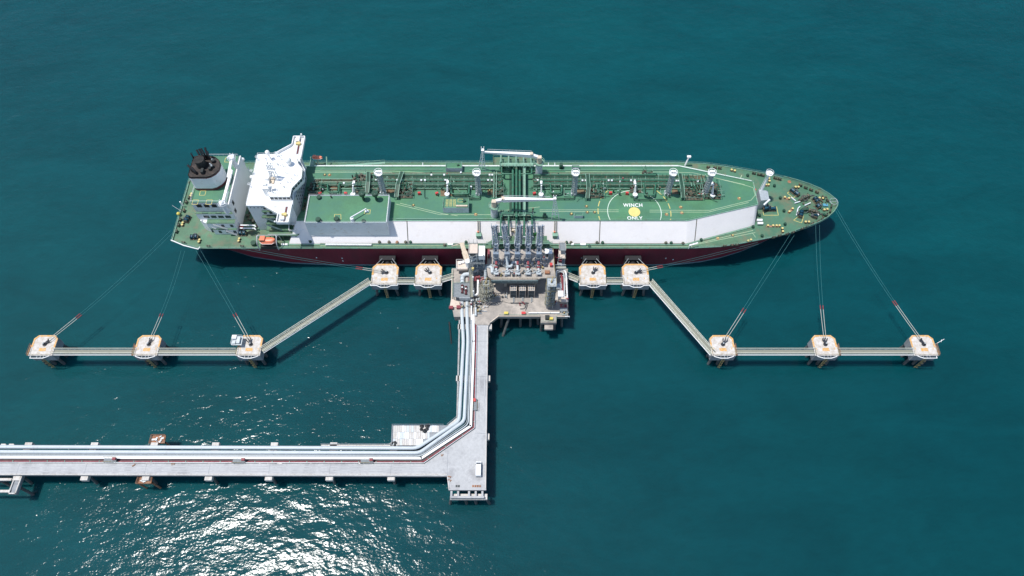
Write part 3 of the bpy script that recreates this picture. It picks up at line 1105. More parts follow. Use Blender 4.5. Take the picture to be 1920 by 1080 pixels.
# ---- parked van
vc = D(897.4, 881, ZR)
t = thing("van", "white van parked on the turning head, seen from above", "van", vc)
Lx, Ly = .93, 2.6
def vp(x, y, z): return (vc.x+x, vc.y+y, ZR+z)
mb = MB()
prof = [(-2.6, .45), (-2.62, 1.1), (-2.55, 1.9), (-2.4, 2.08), (1.3, 2.1), (1.45, 2.05), (2.2, 1.3), (2.58, 1.1), (2.68, .75), (2.66, .42)]
vs = []
for x, k in ((-Lx, 0), (-Lx*.86, 1), (Lx*.86, 1), (Lx, 0)):
    for (y, z) in prof:
        zz = z if k else min(z, 1.95)-.03*(z > 1.5)
        xx = x if (k or z < 1.6) else x*.97
        vs.append(vp(xx, y, zz))
n_ = len(prof)
fs = []
for s_ in range(3):
    for i in range(n_):
        j = (i+1) % n_
        fs.append((s_*n_+i, s_*n_+j, (s_+1)*n_+j, (s_+1)*n_+i))
fs.append(tuple(range(n_-1, -1, -1)))
fs.append(tuple(range(3*n_, 4*n_)))
mb.add(vs, fs)
body = mb.build("body", "van", t)
mb = MB()
mb.poly([vp(.76, 1.5, 2.02), vp(-.76, 1.5, 2.02), vp(-.8, 2.2, 1.32), vp(.8, 2.2, 1.32)])
mb.build("windscreen", "window", t)
for s_ in (-1, 1):
    mb = MB()
    for (ya, yb) in ((1.35, .45), (.25, -.9), (-1.1, -2.2)):
        q = [vp(s_*(Lx+.004), ya, 1.2), vp(s_*(Lx+.004), yb, 1.2), vp(s_*(Lx*.985), yb, 1.7), vp(s_*(Lx*.985), ya, 1.7)]
        mb.poly(q)
    mb.build("side_window", "window", t)
    mb = MB()
    mb.cbox(vp(s_*(Lx+.16), 1.55, 1.15), .2, .1, .22)
    mb.build("wing_mirror", "window", t)
    for y in (1.65, -1.65):
        mb = MB()
        mb.cyl(vp(s_*.72, y, .34), vp(s_*.95, y, .34), .34, n=14)
        wh = mb.build("wheel", "tyre", t)
        mb = MB()
        mb.cyl(vp(s_*.93, y, .34), vp(s_*.965, y, .34), .19, n=10)
        mb.build("rim", "galv", wh)
    mb = MB()
    mb.cbox(vp(s_*.62, 2.66, .72), .36, .08, .2)
    mb.build("headlight", "bright", t)
mb = MB()
mb.poly([vp(-.75, -2.612, 1.25), vp(.75, -2.612, 1.25), vp(.72, -2.575, 1.8), vp(-.72, -2.575, 1.8)])
mb.build("rear_window", "window", t)
# drifting pole in the water
a, b = D(842.5, 604, .25), D(846.5, 645, .1)
tag((lambda m: (m.cyl(a, b, .34, .22, n=8), m.build("floating_pole", "rubber"))[1])(MB()), "thin dark pole floating in the water left of the upright leg", "pole")

# ================================================================ loading platform
ZP, ZU = 10.0, 20.0
pf = thing("loading_platform", "beige two-level concrete loading platform on piles between the dolphins and the ship", "platform", D(950, 560, 0))
mb = MB()
low = [(847.5, 503), (1064, 503), (1064.5, 560), (1064.5, 594), (934.5, 593.5), (919, 605), (916.5, 610), (893.5, 610), (880, 594), (851, 594), (846, 566)]
mb.prism(pl(low, ZP), ZP-1.6, ZP)
mb.build("lower_deck", "conc2", pf)
mb = MB()
mb.prism(pl([(1014, 592), (1043.5, 592), (1043.5, 605), (1014, 605)], ZP-.1), ZP-1.5, ZP-.1)
mb.build("landing", "conc2", pf)
mb = MB()
mb.prism(pl([(1021, 606), (1037, 606), (1037, 617.5), (1021, 617.5)], ZP-2), ZP-3, ZP-2)
mb.build("landing", "conc2", pf)
mb = MB()
mb.prism(pl([(852.5, 590), (864, 590), (864, 598), (852.5, 598)], ZP-1.7), ZP-3.0, ZP-1.7)
mb.build("landing", "conc2", pf)
mb = MB()
def lip(a, b, z, w_=.35, h_=.3, m=mb): m.bar(a+Vector((0, 0, h_/2)), b+Vector((0, 0, h_/2)), w_, h_)
for a, b in (((935, 593), (1013, 593)), ((1044, 593.5), (1064, 593.5)), ((1064, 593), (1063.8, 505)), ((848, 505), (846.6, 566)), ((934.5, 593), (919.5, 604.5))):
    lip(D(*a, ZP), D(*b, ZP), ZP)
mb.build("kerb", "skin", pf)
mb = MB()
for (u, v, dx, dy) in ((942, 588, -.6, -1.0), (957, 588, -2.6, -4.5), (976, 588, 0, -.8), (995, 588, 0, -.8), (1008, 585, .4, -.6), (1016, 600, 0, 0), (1053, 588, .5, -.8), (862, 590, -.3, 0), (1061, 540, .6, 0), (1061, 515, .6, 0), (850, 540, -.6, 0), (851, 515, -.6, 0), (1040, 598, .3, 0)):
    p = D(u, v, ZP-1)
    q = MB()
    q.cyl((p.x+dx*2, p.y+dy*2, -7), p, .55, n=10, caps=False)
    q.build("pile", "pile", pf)
# upper (arm) deck on columns
up = [(914.5, 468), (1037.5, 468), (1039, 500), (1041.5, 521), (1014, 521.5), (1005, 525), (925, 525), (915, 518), (912.5, 500)]
mb = MB()
mb.prism(pl(up, ZU), ZU-.8, ZU)
mb.build("upper_deck", "conc2", pf)
mb = MB()
ynr = D(0, 525, ZU).y
mb.box(DX(921, ynr, ZU), DX(1009, ynr, ZU), ynr-.35, ynr-.003, ZU-2.0, ZU-.15)
for u in range(926, 1008, 14):
    x = DX(u, ynr, ZU)
    mb.box(x-.12, x+.12, ynr-.6, ynr-.353, ZU-1.9, ZU-.3)
mb.build("edge_girder", "girder", pf)
mb = MB()
mb.rail([D(923, 524, ZU), D(1008, 524, ZU)], 1.1, .06, 2)
mb.rail([D(1041, 521, ZU), D(1037.3, 469, ZU), D(1030, 468.6, ZU)], 1.1, .06, 2)
mb.rail([D(915, 500, ZU), D(914.8, 469, ZU), D(925, 468.6, ZU)], 1.1, .06, 2)
mb.build("handrail", "ochre", pf)
mb = MB()
mb.rail([D(849, 506, ZP), D(848, 560, ZP)], 1.1, .06, 2)
mb.rail([D(1063, 506, ZP), D(1063, 592, ZP), D(1045, 592, ZP)], 1.1, .06, 2)
mb.rail([D(936, 592.3, ZP), D(1012, 592.3, ZP)], 1.1, .06, 2)
mb.rail([D(1015, 604, ZP-.1), D(1043, 604, ZP-.1), D(1043, 594, ZP-.1)], 1.1, .06, 1.5)
mb.build("handrail", "lpipe", pf)
y_ = [D(0, 475, ZU).y, D(0, 512, ZU).y]
for u in (922, 948, 975, 1003, 1030):
    for yy in y_:
        x = DX(u, yy, ZP)
        q = MB()
        q.box(x-.6, x+.6, yy-.6, yy+.6, ZP+.003, ZU-.803)
        q.build("column", "conc2", pf)
# marks and cracks of dark dirt are in the material; drain line on the deck
# small stage at the upper left
t = thing("gangway_stage", "beige steel stage at the foot of the gangway boom, upper left of the platform", "platform", D(868, 498, ZP))
mb = MB()
mb.prism(pl([(856, 489), (877, 489), (877, 505), (856, 505)], 13.5), 12.2, 13.5)
mb.build("stage_floor", "skin", t)
mb = MB()
P = [D(u, v, 13.5) for u, v in ((856, 489), (877, 489), (877, 505), (856, 505))]
mb.rail(P+[P[0]], 1.1, .06, 1.6)
mb.build("handrail", "bright", t)
mb = MB()
for u, v in ((862, 495), (868, 493)):
    p = D(u, v, 13.5)
    mb.cbox(p, 1.2, .9, 1.0, .3)
mb.build("control_box", "bright", t)
mb = MB()
mb.prism(pl([(843, 576), (863, 576), (861, 566), (846, 560)], ZP+.4), ZP-.6, ZP+.4)
tag(mb.build("side_stage", "skin"), "small beige stage sticking out at the lower left edge of the platform", "platform")
mb = MB()
for p in ((846, 578), (860, 577)):
    q = D(*p, ZP+.4)
    mb.cbox(q, 1.6, 1.2, 1.0)
tag(mb.build("fire_cabinet", "pinkred"), "pair of dull red cabinets on the small stage left of the pipelines", "cabinet")

# ---- gangway tower and its boom
c = D(893, 505, ZP)
tx0, tx1 = DX(880.5, 150, 24), DX(909, 150, 24)
ty0, ty1 = 146.0, 150.5
t = thing("gangway_tower", "square steel lattice tower with a beige cabin top and a white box beside it", "tower", ((tx0+tx1)/2, ty0, ZP))
mb = MB()
for x in (tx0+.3, (tx0+tx1)/2, tx1-.3):
    for y in (ty0, ty1):
        mb.box(x-.18, x+.18, y-.18, y+.18, ZP, 28)
zz = ZP+.5
while zz < 27:
    for y in (ty0, ty1):
        mb.bar((tx0+.3, y, zz), (tx1-.3, y, zz), .16, .16)
        mb.bar((tx0+.3, y, zz), ((tx0+tx1)/2, y, zz+3), .12, .12)
        mb.bar(((tx0+tx1)/2, y, zz+3), (tx1-.3, y, zz), .12, .12)
    for x in (tx0+.3, tx1-.3):
        mb.bar((x, ty0, zz), (x, ty1, zz+3), .12, .12)
        mb.bar((x, ty0, zz), (x, ty1, zz), .16, .16)
    zz += 3
mb.build("lattice_frame", "galv", t)
for k, z in enumerate((14, 18.5, 22.5)):
    mb = MB()
    mb.box(tx0, tx1, ty0-.6, ty1+.2, z, z+.12)
    mb.rail([(tx0, ty0-.55, z+.12), (tx1, ty0-.55, z+.12)], 1.1, .06, 1.2)
    mb.build("floor", "mesh", t)
mb = MB()
for k, z in enumerate((14, 18.5, 22.5)):
    mb.bar((tx0+.6, ty0+.8, z), (tx1-.6, ty0+.8, z+4.3) if k % 2 == 0 else (tx1-.6, ty0+2.4, z), .8, .15)
mb.build("stair", "galv", t)
mb = MB()
mb.box(tx0-.1, tx0+3.35, ty0+.4, ty1+.3, 26.6, 28.9)
cab = mb.build("cabin", "skin", t)
mb = MB()
mb.box(tx0+.3, tx0+3.0, ty0+.36, ty0+.397, 27.2, 28.4)
mb.build("window", "window", cab)
mb = MB()
mb.rail([(tx0, ty0+.5, 28.9), (tx0, ty1+.2, 28.9), (tx0+3.3, ty1+.2, 28.9)], 1.1, .05, 1.4)
for x in (tx0+.1, tx0+1.8, tx0+3.2):
    mb.cyl((x, ty1+.1, 28.9), (x, ty1+.1, 32.2), .07, n=5)
mb.build("mast", "galv", cab)
mb = MB()
mb.box(tx0+3.75, tx1+.2, ty0-.2, ty0+4.4, 25.2, 28.0)
mb.build("lift_housing", "bright", t)
mb = MB()
mb.box(tx0-.8, tx1-.4, ty0-2.6, ty0-.63, 13.0, 13.4)
mb.cbox(((tx0+tx1)/2, ty0-1.5, 13.4), 1.6, 1.0, 1.5)
mb.build("base_frame", "pinkred", t)
mb = MB()
mb.cyl(((tx0+1.2), ty0-.9, 19.0), ((tx0+1.2), ty0-.9, 20.4), .5, n=10)
mb.build("lamp_drum", "brass", t)
a, b = D(877, 492, 16), D(865.5, 456, 19)
t = thing("gangway_boom", "cream coloured telescopic gangway slanting up from the stage to the ship's side", "gangway", a)
mb = MB()
mb.bar(a, a.lerp(b, .55), 2.1, 1.5)
mb.build("outer_section", "cream", t)
mb = MB()
mb.bar(a.lerp(b, .551), b, 1.7, 1.2)
for k in range(9):
    p = a.lerp(b, .58+k*.05)
    mb.bar(p+Vector((-.9, 0, .62)), p+Vector((.9, 0, .62)), .07, .07)
mb.build("inner_section", "cream", t)
mb = MB()
mb.bar(b+Vector((.2, .1, 0)), b+Vector((-4.2, .6, -3.2)), .25, .25)
mb.build("landing_ladder", "cream", t)
mb = MB()
mb.cyl(a+Vector((0, 0, -2.5)), a+Vector((0, 0, 1.2)), 1.1, n=12)
mb.build("pivot", "bright", t)

# ---- marine loading arms
def loading_arm(x0, lean, label, grp="marine loading arms"):
    yb = 148.2
    t = thing("marine_loader", label, "loading arm", (x0, yb, ZU), grp)
    mb = MB()
    mb.cyl((x0, yb, ZU), (x0, yb, 32.5), .62, .55, n=12)
    mb.cyl((x0, yb, ZU), (x0, yb, ZU+.5), 1.3, n=12)
    for a in range(4):
        an = a*math.pi/2+.78
        mb.bar((x0+math.cos(an)*1.7, yb+math.sin(an)*1.7, ZU+.1), (x0+math.cos(an)*.5, yb+math.sin(an)*.5, ZU+5), .3, .3)
    mb.build("riser", "armblue", t)
    top = Vector((x0+lean, yb+3.0, 39.6))
    piv = Vector((x0, yb+.3, 32.6))
    mb = MB()
    for s_ in (-1, 1):
        mb.bar(piv+Vector((s_*.85, 0, -1)), top+Vector((s_*.6, 0, 0)), .34, .5)
    for k in range(7):
        p = piv.lerp(top, k/7)
        q = piv.lerp(top, (k+1)/7)
        mb.bar(p+Vector((-.8, 0, 0)), q+Vector((.7, 0, 0)), .13, .13)
        mb.bar(p+Vector((-.8, 0, 0)), p+Vector((.8, 0, 0)), .15, .15)
    mb.cyl(piv+Vector((0, .3, -.5)), top+Vector((0, .3, 0)), .36, n=9)
    mb.build("inboard_arm", "armblue", t)
    low_ = Vector((x0+lean*.7+1.2, yb+5.2, 24.5))
    mb = MB()
    mb.cyl(top+Vector((.9, .5, .2)), low_, .34, .3, n=9)
    mb.bar(top+Vector((1.5, .5, .2)), low_+Vector((.6, 0, 3)), .2, .3)
    for k in range(8):
        p = (top+Vector((.9, .5, .2))).lerp(low_, k/8)
        mb.bar(p, p.lerp(low_, .09)+Vector((.6, 0, 0)), .1, .1)
    mb.build("outboard_arm", "armblue", t)
    mb = MB()
    mb.tube([low_, low_+Vector((0, .4, -1.2)), low_+Vector((0, 1.4, -1.6)), low_+Vector((0, 2.0, -1.4))], .36, 9, bend=.5)
    mb.cyl(low_+Vector((0, 2.0, -1.4)), low_+Vector((0, 2.25, -1.4)), .62, n=12)
    mb.build("coupler", "galv", t)
    for p, r_, nm in ((piv+Vector((-1.15, 0, 0)), 1.25, 0), (top+Vector((-.85, .1, .3)), .9, 1)):
        mb = MB()
        mb.ring(p, r_, .12, 18, 5, (1, 0, 0))
        for k in range(4):
            a = math.pi*k/4
            d = Vector((0, math.cos(a), math.sin(a)))*r_
            mb.cyl(p-d, p+d, .05, n=4)
        mb.cyl(p-Vector((.2, 0, 0)), p+Vector((.2, 0, 0)), .28, n=8)
        mb.build("sheave_wheel", "galv", t)
    mb = MB()
    cw = piv+Vector((0, -2.2, -4.0))
    for s_ in (-1, 1):
        mb.bar(piv+Vector((s_*.55, 0, 0)), cw+Vector((s_*.55, 0, 0)), .3, .5)
    mb.cbox(cw+Vector((0, 0, -1.0)), 2.0, 1.2, 1.7)
    mb.build("counterweight", "armblue", t)
    mb = MB()
    mb.cyl(piv+Vector((.95, 0, 0)), top+Vector((.35, -.6, 0)), .045, n=4)
    mb.cyl(piv+Vector((-1.15, 1.2, 0)), top+Vector((-.85, .9, .3)), .06, n=4)
    mb.cyl(piv+Vector((-1.15, -1.2, 0)), top+Vector((-.85, -.8, .3)), .06, n=4)
    mb.tube([(x0+.9, yb-.4, ZU), (x0+1.0, yb-.4, 28), (x0+.7, yb-.1, 33)], .13, 6)
    mb.build("hydraulic_line", "bright", t)
    mb = MB()
    z = ZU+1.0
    while z < 32:
        mb.cyl((x0-.9, yb-.75, z), (x0-.35, yb-.75, z), .05, n=4)
        z += .6
    mb.cyl((x0-.9, yb-.75, ZU), (x0-.9, yb-.75, 32.5), .06, n=4)
    mb.cyl((x0-.35, yb-.75, ZU), (x0-.35, yb-.75, 32.5), .06, n=4)
    for z in (24, 28, 32):
        mb.ring((x0, yb, z), 1.25, .07, 12, 4)
    mb.build("access_ladder", "galv", t)
    return t
axs = []
for i, (ub, ut, label) in enumerate(((930.5, 925.5, "leftmost of the five tall blue-grey loading arms"), (951, 944.5, "second loading arm from the left, above the white crossover pipe's left end"),
                      (970, 973, "middle one of the five loading arms"), (989.5, 992, "second loading arm from the right"), (1009, 1013, "rightmost of the five tall blue-grey loading arms"))):
    x0 = DX(ub, 148.2, ZU)
    xt = DX(ut, 151.2, 41)
    axs.append(x0)
    loading_arm(x0, xt-x0, label)
# pipe spools, valves at the foot of each arm
for i, x0 in enumerate(axs):
    t = thing("valve_assembly", ["silver pipe spool with dull red valve at the foot of the leftmost loading arm", "silver pipe spool below the second loading arm, left end of the white crossover",
              "silver pipe spool below the middle loading arm", "silver pipe spool with red valve below the second loading arm from the right", "silver pipe spool with red valve at the foot of the rightmost loading arm"][i], "valve", (x0, 144.5, ZU), "valve assemblies on the upper deck")
    mb = MB()
    mb.tube([(x0, 147.7, ZU+1.2), (x0, 144.2, ZU+1.2), (x0+.3, 142.8, ZU+1.0), (x0+.3, 141.9, ZU+.3)], .42, 9, bend=.8)
    for y in (146.6, 145.2, 143.4):
        mb.cyl((x0, y-.12, ZU+1.2), (x0, y+.12, ZU+1.2), .66, n=12)
    mb.build("pipe_spool", "lagg", t)
    mb = MB()
    mb.cyl((x0, 145.9, ZU+1.2), (x0, 145.9, ZU+2.3), .3, n=8)
    mb.cbox((x0, 145.9, ZU+2.3), .8, 1.5, .6)
    mb.cyl((x0-.6, 144.6, ZU+1.7), (x0+.6, 144.6, ZU+1.7), .35, n=8)
    mb.build("valve_actuator", "pinkred" if i != 1 else "galv", t)
    mb = MB()
    mb.ring((x0-1.0, 145.4, ZU+1.8), .42, .07, 10, 4)
    mb.cyl((x0-1.0, 145.4, ZU), (x0-1.0, 145.4, ZU+1.8), .09, n=6)
    mb.build("handwheel", "galv", t)
    mb = MB()
    a_ = Vector((x0-.9, 141.4, ZU))
    for dx in (0, 1.9):
        for dy in (0, 1.3):
            mb.cyl(a_+Vector((dx, dy, 0)), a_+Vector((dx, dy, 1.6)), .09, n=5)
    mb.bar(a_+Vector((0, .6, 1.6)), a_+Vector((1.9, .6, 1.6)), 1.3, .1)
    mb.tube([a_+Vector((-.3, 1.4, 1.7)), a_+Vector((1.0, .9, 2.1)), a_+Vector((2.2, 1.8, 2.4))], .16, 6)
    mb.build("service_frame", "galv", t)
# crossover pipe between arms 2 and 3
t = thing("crossover_pipe", "thick white S-shaped pipe joining the feet of the second and middle loading arms", "pipe", (axs[1], 146.5, ZU))
mb = MB()
mb.tube([(axs[1]-.1, 147.4, ZU+5.2), (axs[1]+.1, 145.0, ZU+2.0), (axs[1]+1.6, 144.7, ZU+1.9), (axs[1]+2.0, 146.7, ZU+1.9), (axs[2]-.2, 146.9, ZU+1.9), (axs[2]+.1, 144.6, ZU+1.9), (axs[2]+.1, 143.2, ZU+1.4)], .52, 10, bend=.9)
mb.build("pipe", "lagg", t)

# ---- equipment on the upper deck
mb = MB()
p = D(1028, 478, ZU)
t = thing("control_hut", "small grey and white hut at the upper right corner of the arm deck", "hut", p)
mb.cbox(p, 2.6, 2.0, 2.6)
mb.build("wall", "galv", t)
mb = MB()
mb.cbox(p+Vector((0, 0, 2.603)), 2.9, 2.3, .2)
mb.build("roof", "bright", t)
mb = MB()
mb.cbox(p+Vector((-.5, -1.03, .1)), .8, .05, 2.0)
mb.build("door", "window", t)
for (u, v, z, sx, sy, sz, m, name, lab) in (
        (1033, 499, ZU, .9, 1.1, 1.5, "red", "fire_cabinet", "bright red cabinet at the right edge of the arm deck"),
        (916.5, 478, ZU, .7, 3.2, 1.5, "pinkred", "fire_cabinet", "dull red cabinet at the left edge of the arm deck"),
        (981.5, 589, ZP, 1.5, .9, 1.1, "red", "fire_cabinet", "bright red box by the lower edge of the platform"),
        (949, 589, ZP, 1.5, .9, 1.1, "yel2", "storage_box", "yellow box by the lower edge of the platform"),
        (1033, 599, ZP-.1, 1.4, .9, 1.0, "yel2", "storage_box", "yellow box on the small landing at the lower right"),
        (1026, 597, ZP-.1, 1.6, 1.5, 1.2, "gdark", "generator_set", "dark machine on the small landing beside the yellow box"),
        (1046, 542, ZP, 2.6, 2.2, 2.4, "galv", "equipment_cabinet", "pale blue-grey cabinet left of the red pipes on the right side"),
        (1050.5, 557.5, ZP, 2.0, 2.5, 3.0, "bright", "equipment_cabinet", "white cabinet at the right side, above the red pipe rack"),
        (1057, 566, ZP, 2.2, 2.6, 2.2, "skin", "equipment_cabinet", "beige cabinet stack at the right edge of the platform"),
        (1056, 582, ZP, 2.8, 2.0, 1.2, "mesh", "equipment_cabinet", "low grey cabinet at the lower right corner of the platform"),
        (1026, 512, ZU, 1.8, 1.4, 1.0, "rust", "hose_reel", "rusty hose reel at the lower right of the arm deck")):
    p = D(u, v, z)
    t = thing(name, lab, "cabinet" if "cabinet" in name else name.split("_")[0], p)
    mb = MB()
    mb.cbox(p+Vector((0, 0, .12)), sx, sy, sz-.12)
    mb.build("body", m, t)
    mb = MB()
    mb.cbox(p, sx*.9, sy*.9, .115)
    mb.build("plinth", "galv", t)
    mb = MB()
    mb.cbox(p+Vector((0, 0, sz+.003)), sx+.12, sy+.12, .08)
    mb.build("lid", m, t)
    mb = MB()
    mb.cbox(p+Vector((sx*.2, -sy/2-.03, sz*.4)), sx*.12, .05, sz*.25)
    mb.build("handle", "gdark", t)

# ---- three tall framed crates under the arm deck
for i, (ua, ub) in enumerate(((956.5, 968.3), (973.5, 985.5), (990.5, 1002.3))):
    yt = D(0, 545.0, 15.5).y
    y1 = D(0, 535.5, 15.5).y
    xa, xb = DX(ua, yt, 15.5), DX(ub, yt, 15.5)
    t = thing("pump_enclosure", ["left", "middle", "right"][i]+" one of three dark grey louvred cabinets with pale six-pane tops", "cabinet", ((xa+xb)/2, (yt+y1)/2, ZP), "louvred cabinets below the arm deck")
    mb = MB()
    mb.box(xa, xb, yt, y1, ZP, 15.4)
    mb.build("body", "mesh", t)
    mb = MB()
    for k in range(4):
        x = xa+(xb-xa)*k/3
        mb.box(x-.09, x+.09, yt-.05, y1+.05, 15.403, 15.6)
    for y in (yt, (yt+y1)/2, y1):
        mb.bar((xa-.1, y, 15.66), (xb+.1, y, 15.66), .16, .1)
    for x in (xa, xb):
        mb.box(x-.08, x+.08, yt-.12, yt-.003, ZP, 15.4)
    mb.build("frame", "skin", t)
    mb = MB()
    for k in range(16):
        z = ZP+.4+k*.3
        if abs(z-12.8) < .2: continue
        mb.bar((xa+.12, yt-.05, z), (xb-.12, yt-.05, z), .06, .12)
    mb.build("louvres", "pile", t)
    mb = MB()
    xm = (xa+xb)/2
    mb.tube([(xm, yt-.1, ZP+.5), (xm, yt-2.4, ZP+.5)], .16, 6)
    mb.tube([(xm+.5, yt-.1, ZP+.5), (xm+.5, yt-2.0, ZP+.5)], .1, 6)
    mb.build("outlet_pipe", "galv", t)
t = thing("water_manifold", "low dark header pipe with red valves in front of the louvred cabinets", "pipe", D(983, 570, ZP))
mb = MB()
mb.tube([D(957, 568, ZP+.4), D(991, 568, ZP+.4)], .18, 7)
mb.tube([D(985, 567, ZP+.5), D(986, 572, ZP+.5), D(984, 578, ZP+.5), D(975, 579, ZP+.5)], .12, 6, bend=1)
mb.tube([D(987.5, 566, ZP+.5), D(988.5, 574, ZP+.5), D(985, 582, ZP+.3)], .1, 6, bend=1)
mb.build("header_pipe", "pile", t)
for u, v in ((974, 570), (975, 573.5), (981, 569), (983, 571.5), (979, 568)):
    p = D(u, v, ZP)
    mb = MB()
    mb.cyl(p, p+Vector((0, 0, .9)), .16, n=7)
    mb.cyl(p+Vector((-.35, 0, .9)), p+Vector((.35, 0, .9)), .14, n=7)
    mb.build("valve", "pinkred", t)
t = thing("hose", "dark hose winding over the lower deck left of the louvred cabinets", "hose", D(920, 572, ZP))
mb = MB()
mb.tube([D(u, v, ZP+.09) for u, v in ((914, 577), (920, 570.5), (928, 568.5), (936, 565.5), (946, 566), (952, 568), (957, 568.3))], .09, 5, bend=2)
mb.build("hose_line", "pile", t)

# ---- covered pipe bridge at the left and pipework
t = thing("pipe_shelter", "grey mesh shelter deck over the thick pipelines at the left side of the platform", "shelter", D(872, 553, ZP))
zs = 13.2
mb = MB()
mb.prism(pl([(849.5, 531.5), (861, 530), (882.5, 530), (882.5, 558), (861, 558), (849.5, 556)], zs), zs-.25, zs)
mb.build("roof", "mesh", t)
mb = MB()
yk = D(0, 558, zs).y
mb.box(DX(861, yk, zs), DX(882.3, yk, zs), yk-.2, yk-.003, ZP+1.2, zs+.02)
mb.build("end_panel", "galv", t)
mb = MB()
for u, v in ((851, 532), (882, 532), (882, 556), (851, 555), (862, 557)):
    p = D(u, v, zs)
    mb.cyl((p.x, p.y, ZP), (p.x, p.y, zs-.25), .14, n=6)
mb.build("post", "galv", t)
mb = MB()
P = [D(u, v, zs) for u, v in ((849.8, 555), (849.8, 532), (882, 530.5), (882, 557))]
mb.rail(P, 1.0, .06, 1.8)
mb.build("handrail", "lpipe", t)
for k, (u, va, vb) in enumerate(((866.8, 534.5, 549.5), (873.6, 537, 552))):
    a, b = D(u, vb, zs+.5), D(u, va, zs+.5)
    t = thing("relief_valve", ["left", "right"][k]+" of two dark red lying valves on the grey mesh shelter", "valve", a, "red valves on the mesh shelter")
    mb = MB()
    mb.cyl(a+Vector((0, 0, .05)), b+Vector((0, 0, .05)), .38, n=10)
    for f in (.05, .45, .55, .95):
        q = a.lerp(b, f)
        mb.cyl(q+Vector((0, -.12, .05)), q+Vector((0, .12, .05)), .58, n=12)
    mb.build("valve_body", "dred", t)
    mb = MB()
    q = a.lerp(b, .6)
    mb.cbox(q+Vector((0, 0, .5)), .5, .5, .45)
    mb.cbox(a.lerp(b, .2)+Vector((0, 0, -.5)), .3, .3, .35)
    mb.build("actuator", "bright", t)
def pipe_run(name, label, pts, r, m, n=10, bend=1.3, cat="pipe", bands=True):
    t = thing(name, label, cat, pts[0])
    mb = MB()
    mb.tube(pts, r, n, bend=bend)
    mb.build("pipe", m, t)
    if bands:
        for a, b in zip(pts, pts[1:]):
            a, b = Vector(a), Vector(b)
            if (b-a).length < 3: continue
            d = (b-a).normalized()
            for f in (.3, .7):
                q = a.lerp(b, f)
                mb = MB()
                mb.cyl(q-d*.1, q+d*.1, r*1.25, n=n)
                mb.build("flange", "galv", t)
    return t
zq = 12.6
pipe_run("elbow_pipe", "thick white pipe leaving the mesh shelter and bending right towards the arms", [D(867, 531, zq), D(867, 514.5, zq), D(906, 513.5, zq), D(906, 513.5, 11)], .85, "lagg", 12, 2.4)
pipe_run("elbow_pipe", "white pipe stub rising between the mesh shelter and the elbow pipe", [D(876, 531, zq-.4), D(876, 522, zq-.4)], .7, "conc2", 12)
pipe_run("riser_pipe", "white hairpin pipe climbing to the arm deck beside the gangway tower", [D(910.5, 523, 15), D(910.5, 500, 19.0), D(922.5, 500, ZU+1.2), D(923, 512, ZU+1.2)], .62, "lagg", 12, 1.8)
pipe_run("riser_pipe", "thinner silver pipe looping just outside the white hairpin pipe", [D(913.5, 522, 15), D(909.5, 496, 20), D(925, 496, ZU+1.6), D(926, 506, ZU+1.6)], .2, "galv", 8, 1.0)
pipe_run("loop_pipe", "white U-shaped pipe loop right of the mesh shelter", [D(896.5, 525, 14), D(896, 552, 12.2), D(888, 554, 12), D(887.2, 540, 12.6)], .45, "bright", 10, 1.4)
pipe_run("drain_pipe", "white pipe below the loop running down to the thin pipelines", [D(884, 557, 12), D(884, 585, 10.6), D(884.2, 600, 9.8)], .28, "bright", 8)
pipe_run("drain_pipe", "grey pipe running from the valve cluster to the white cable cover", [D(892, 577, 11), D(892, 592, 10.8)], .42, "lagg", 10)
pipe_run("water_pipe", "long white pipe lying along the lower right edge of the platform", [D(991, 586.5, ZP+.5), D(1049, 586.5, ZP+.5)], .26, "bright", 8)
pipe_run("water_pipe", "white pipe turning the upper right corner of the platform, outer one", [D(1041.5, 522, 14.5), D(1042, 506, 14.5), D(1061, 506, 14.5), D(1063, 545, 12), D(1064, 566, 11)], .3, "bright", 8, 1.6)
pipe_run("water_pipe", "white pipe turning the upper right corner of the platform, inner one", [D(1043, 522, 14), D(1043.5, 509.5, 14), D(1057.5, 509.5, 14), D(1058.5, 560, 12)], .24, "galv", 8, 1.4)
t = thing("fire_water_rack", "faded red pipes running down the right side of the platform", "pipe", D(1055, 535, ZP))
for pts in ([(1049, 508), (1053, 520), (1054.5, 550)], [(1051.5, 510), (1055.5, 524), (1056.6, 556)]):
    mb = MB()
    mb.tube([D(u, v, 12) for u, v in pts], .22, 7, bend=1)
    mb.build("pipe", "pinkred", t)
for v in (517, 530, 543, 553):
    mb = MB()
    mb.bar(D(1049, v, 11.6), D(1061, v, 11.6), .2, .2)
    for u in (1050, 1060):
        p = D(u, v, 11.6)
        mb.cyl((p.x, p.y, ZP), p, .09, n=5)
    mb.build("support", "bright", t)
for u, v in ((1056, 552), (1063, 563), (1053, 516), (1052, 574), (1060, 575)):
    p = D(u, v, 11)
    mb = MB()
    mb.cyl(p, p+Vector((0, 0, 1.4)), .3, n=8)
    mb.cyl(p+Vector((-.6, 0, 1.3)), p+Vector((.6, 0, 1.3)), .2, n=7)
    mb.build("valve", "pinkred", t)
mb = MB()
mb.bar(D(1050, 576, 11.2), D(1064, 576, 11.2), .35, .35)
mb.build("header", "pinkred", t)

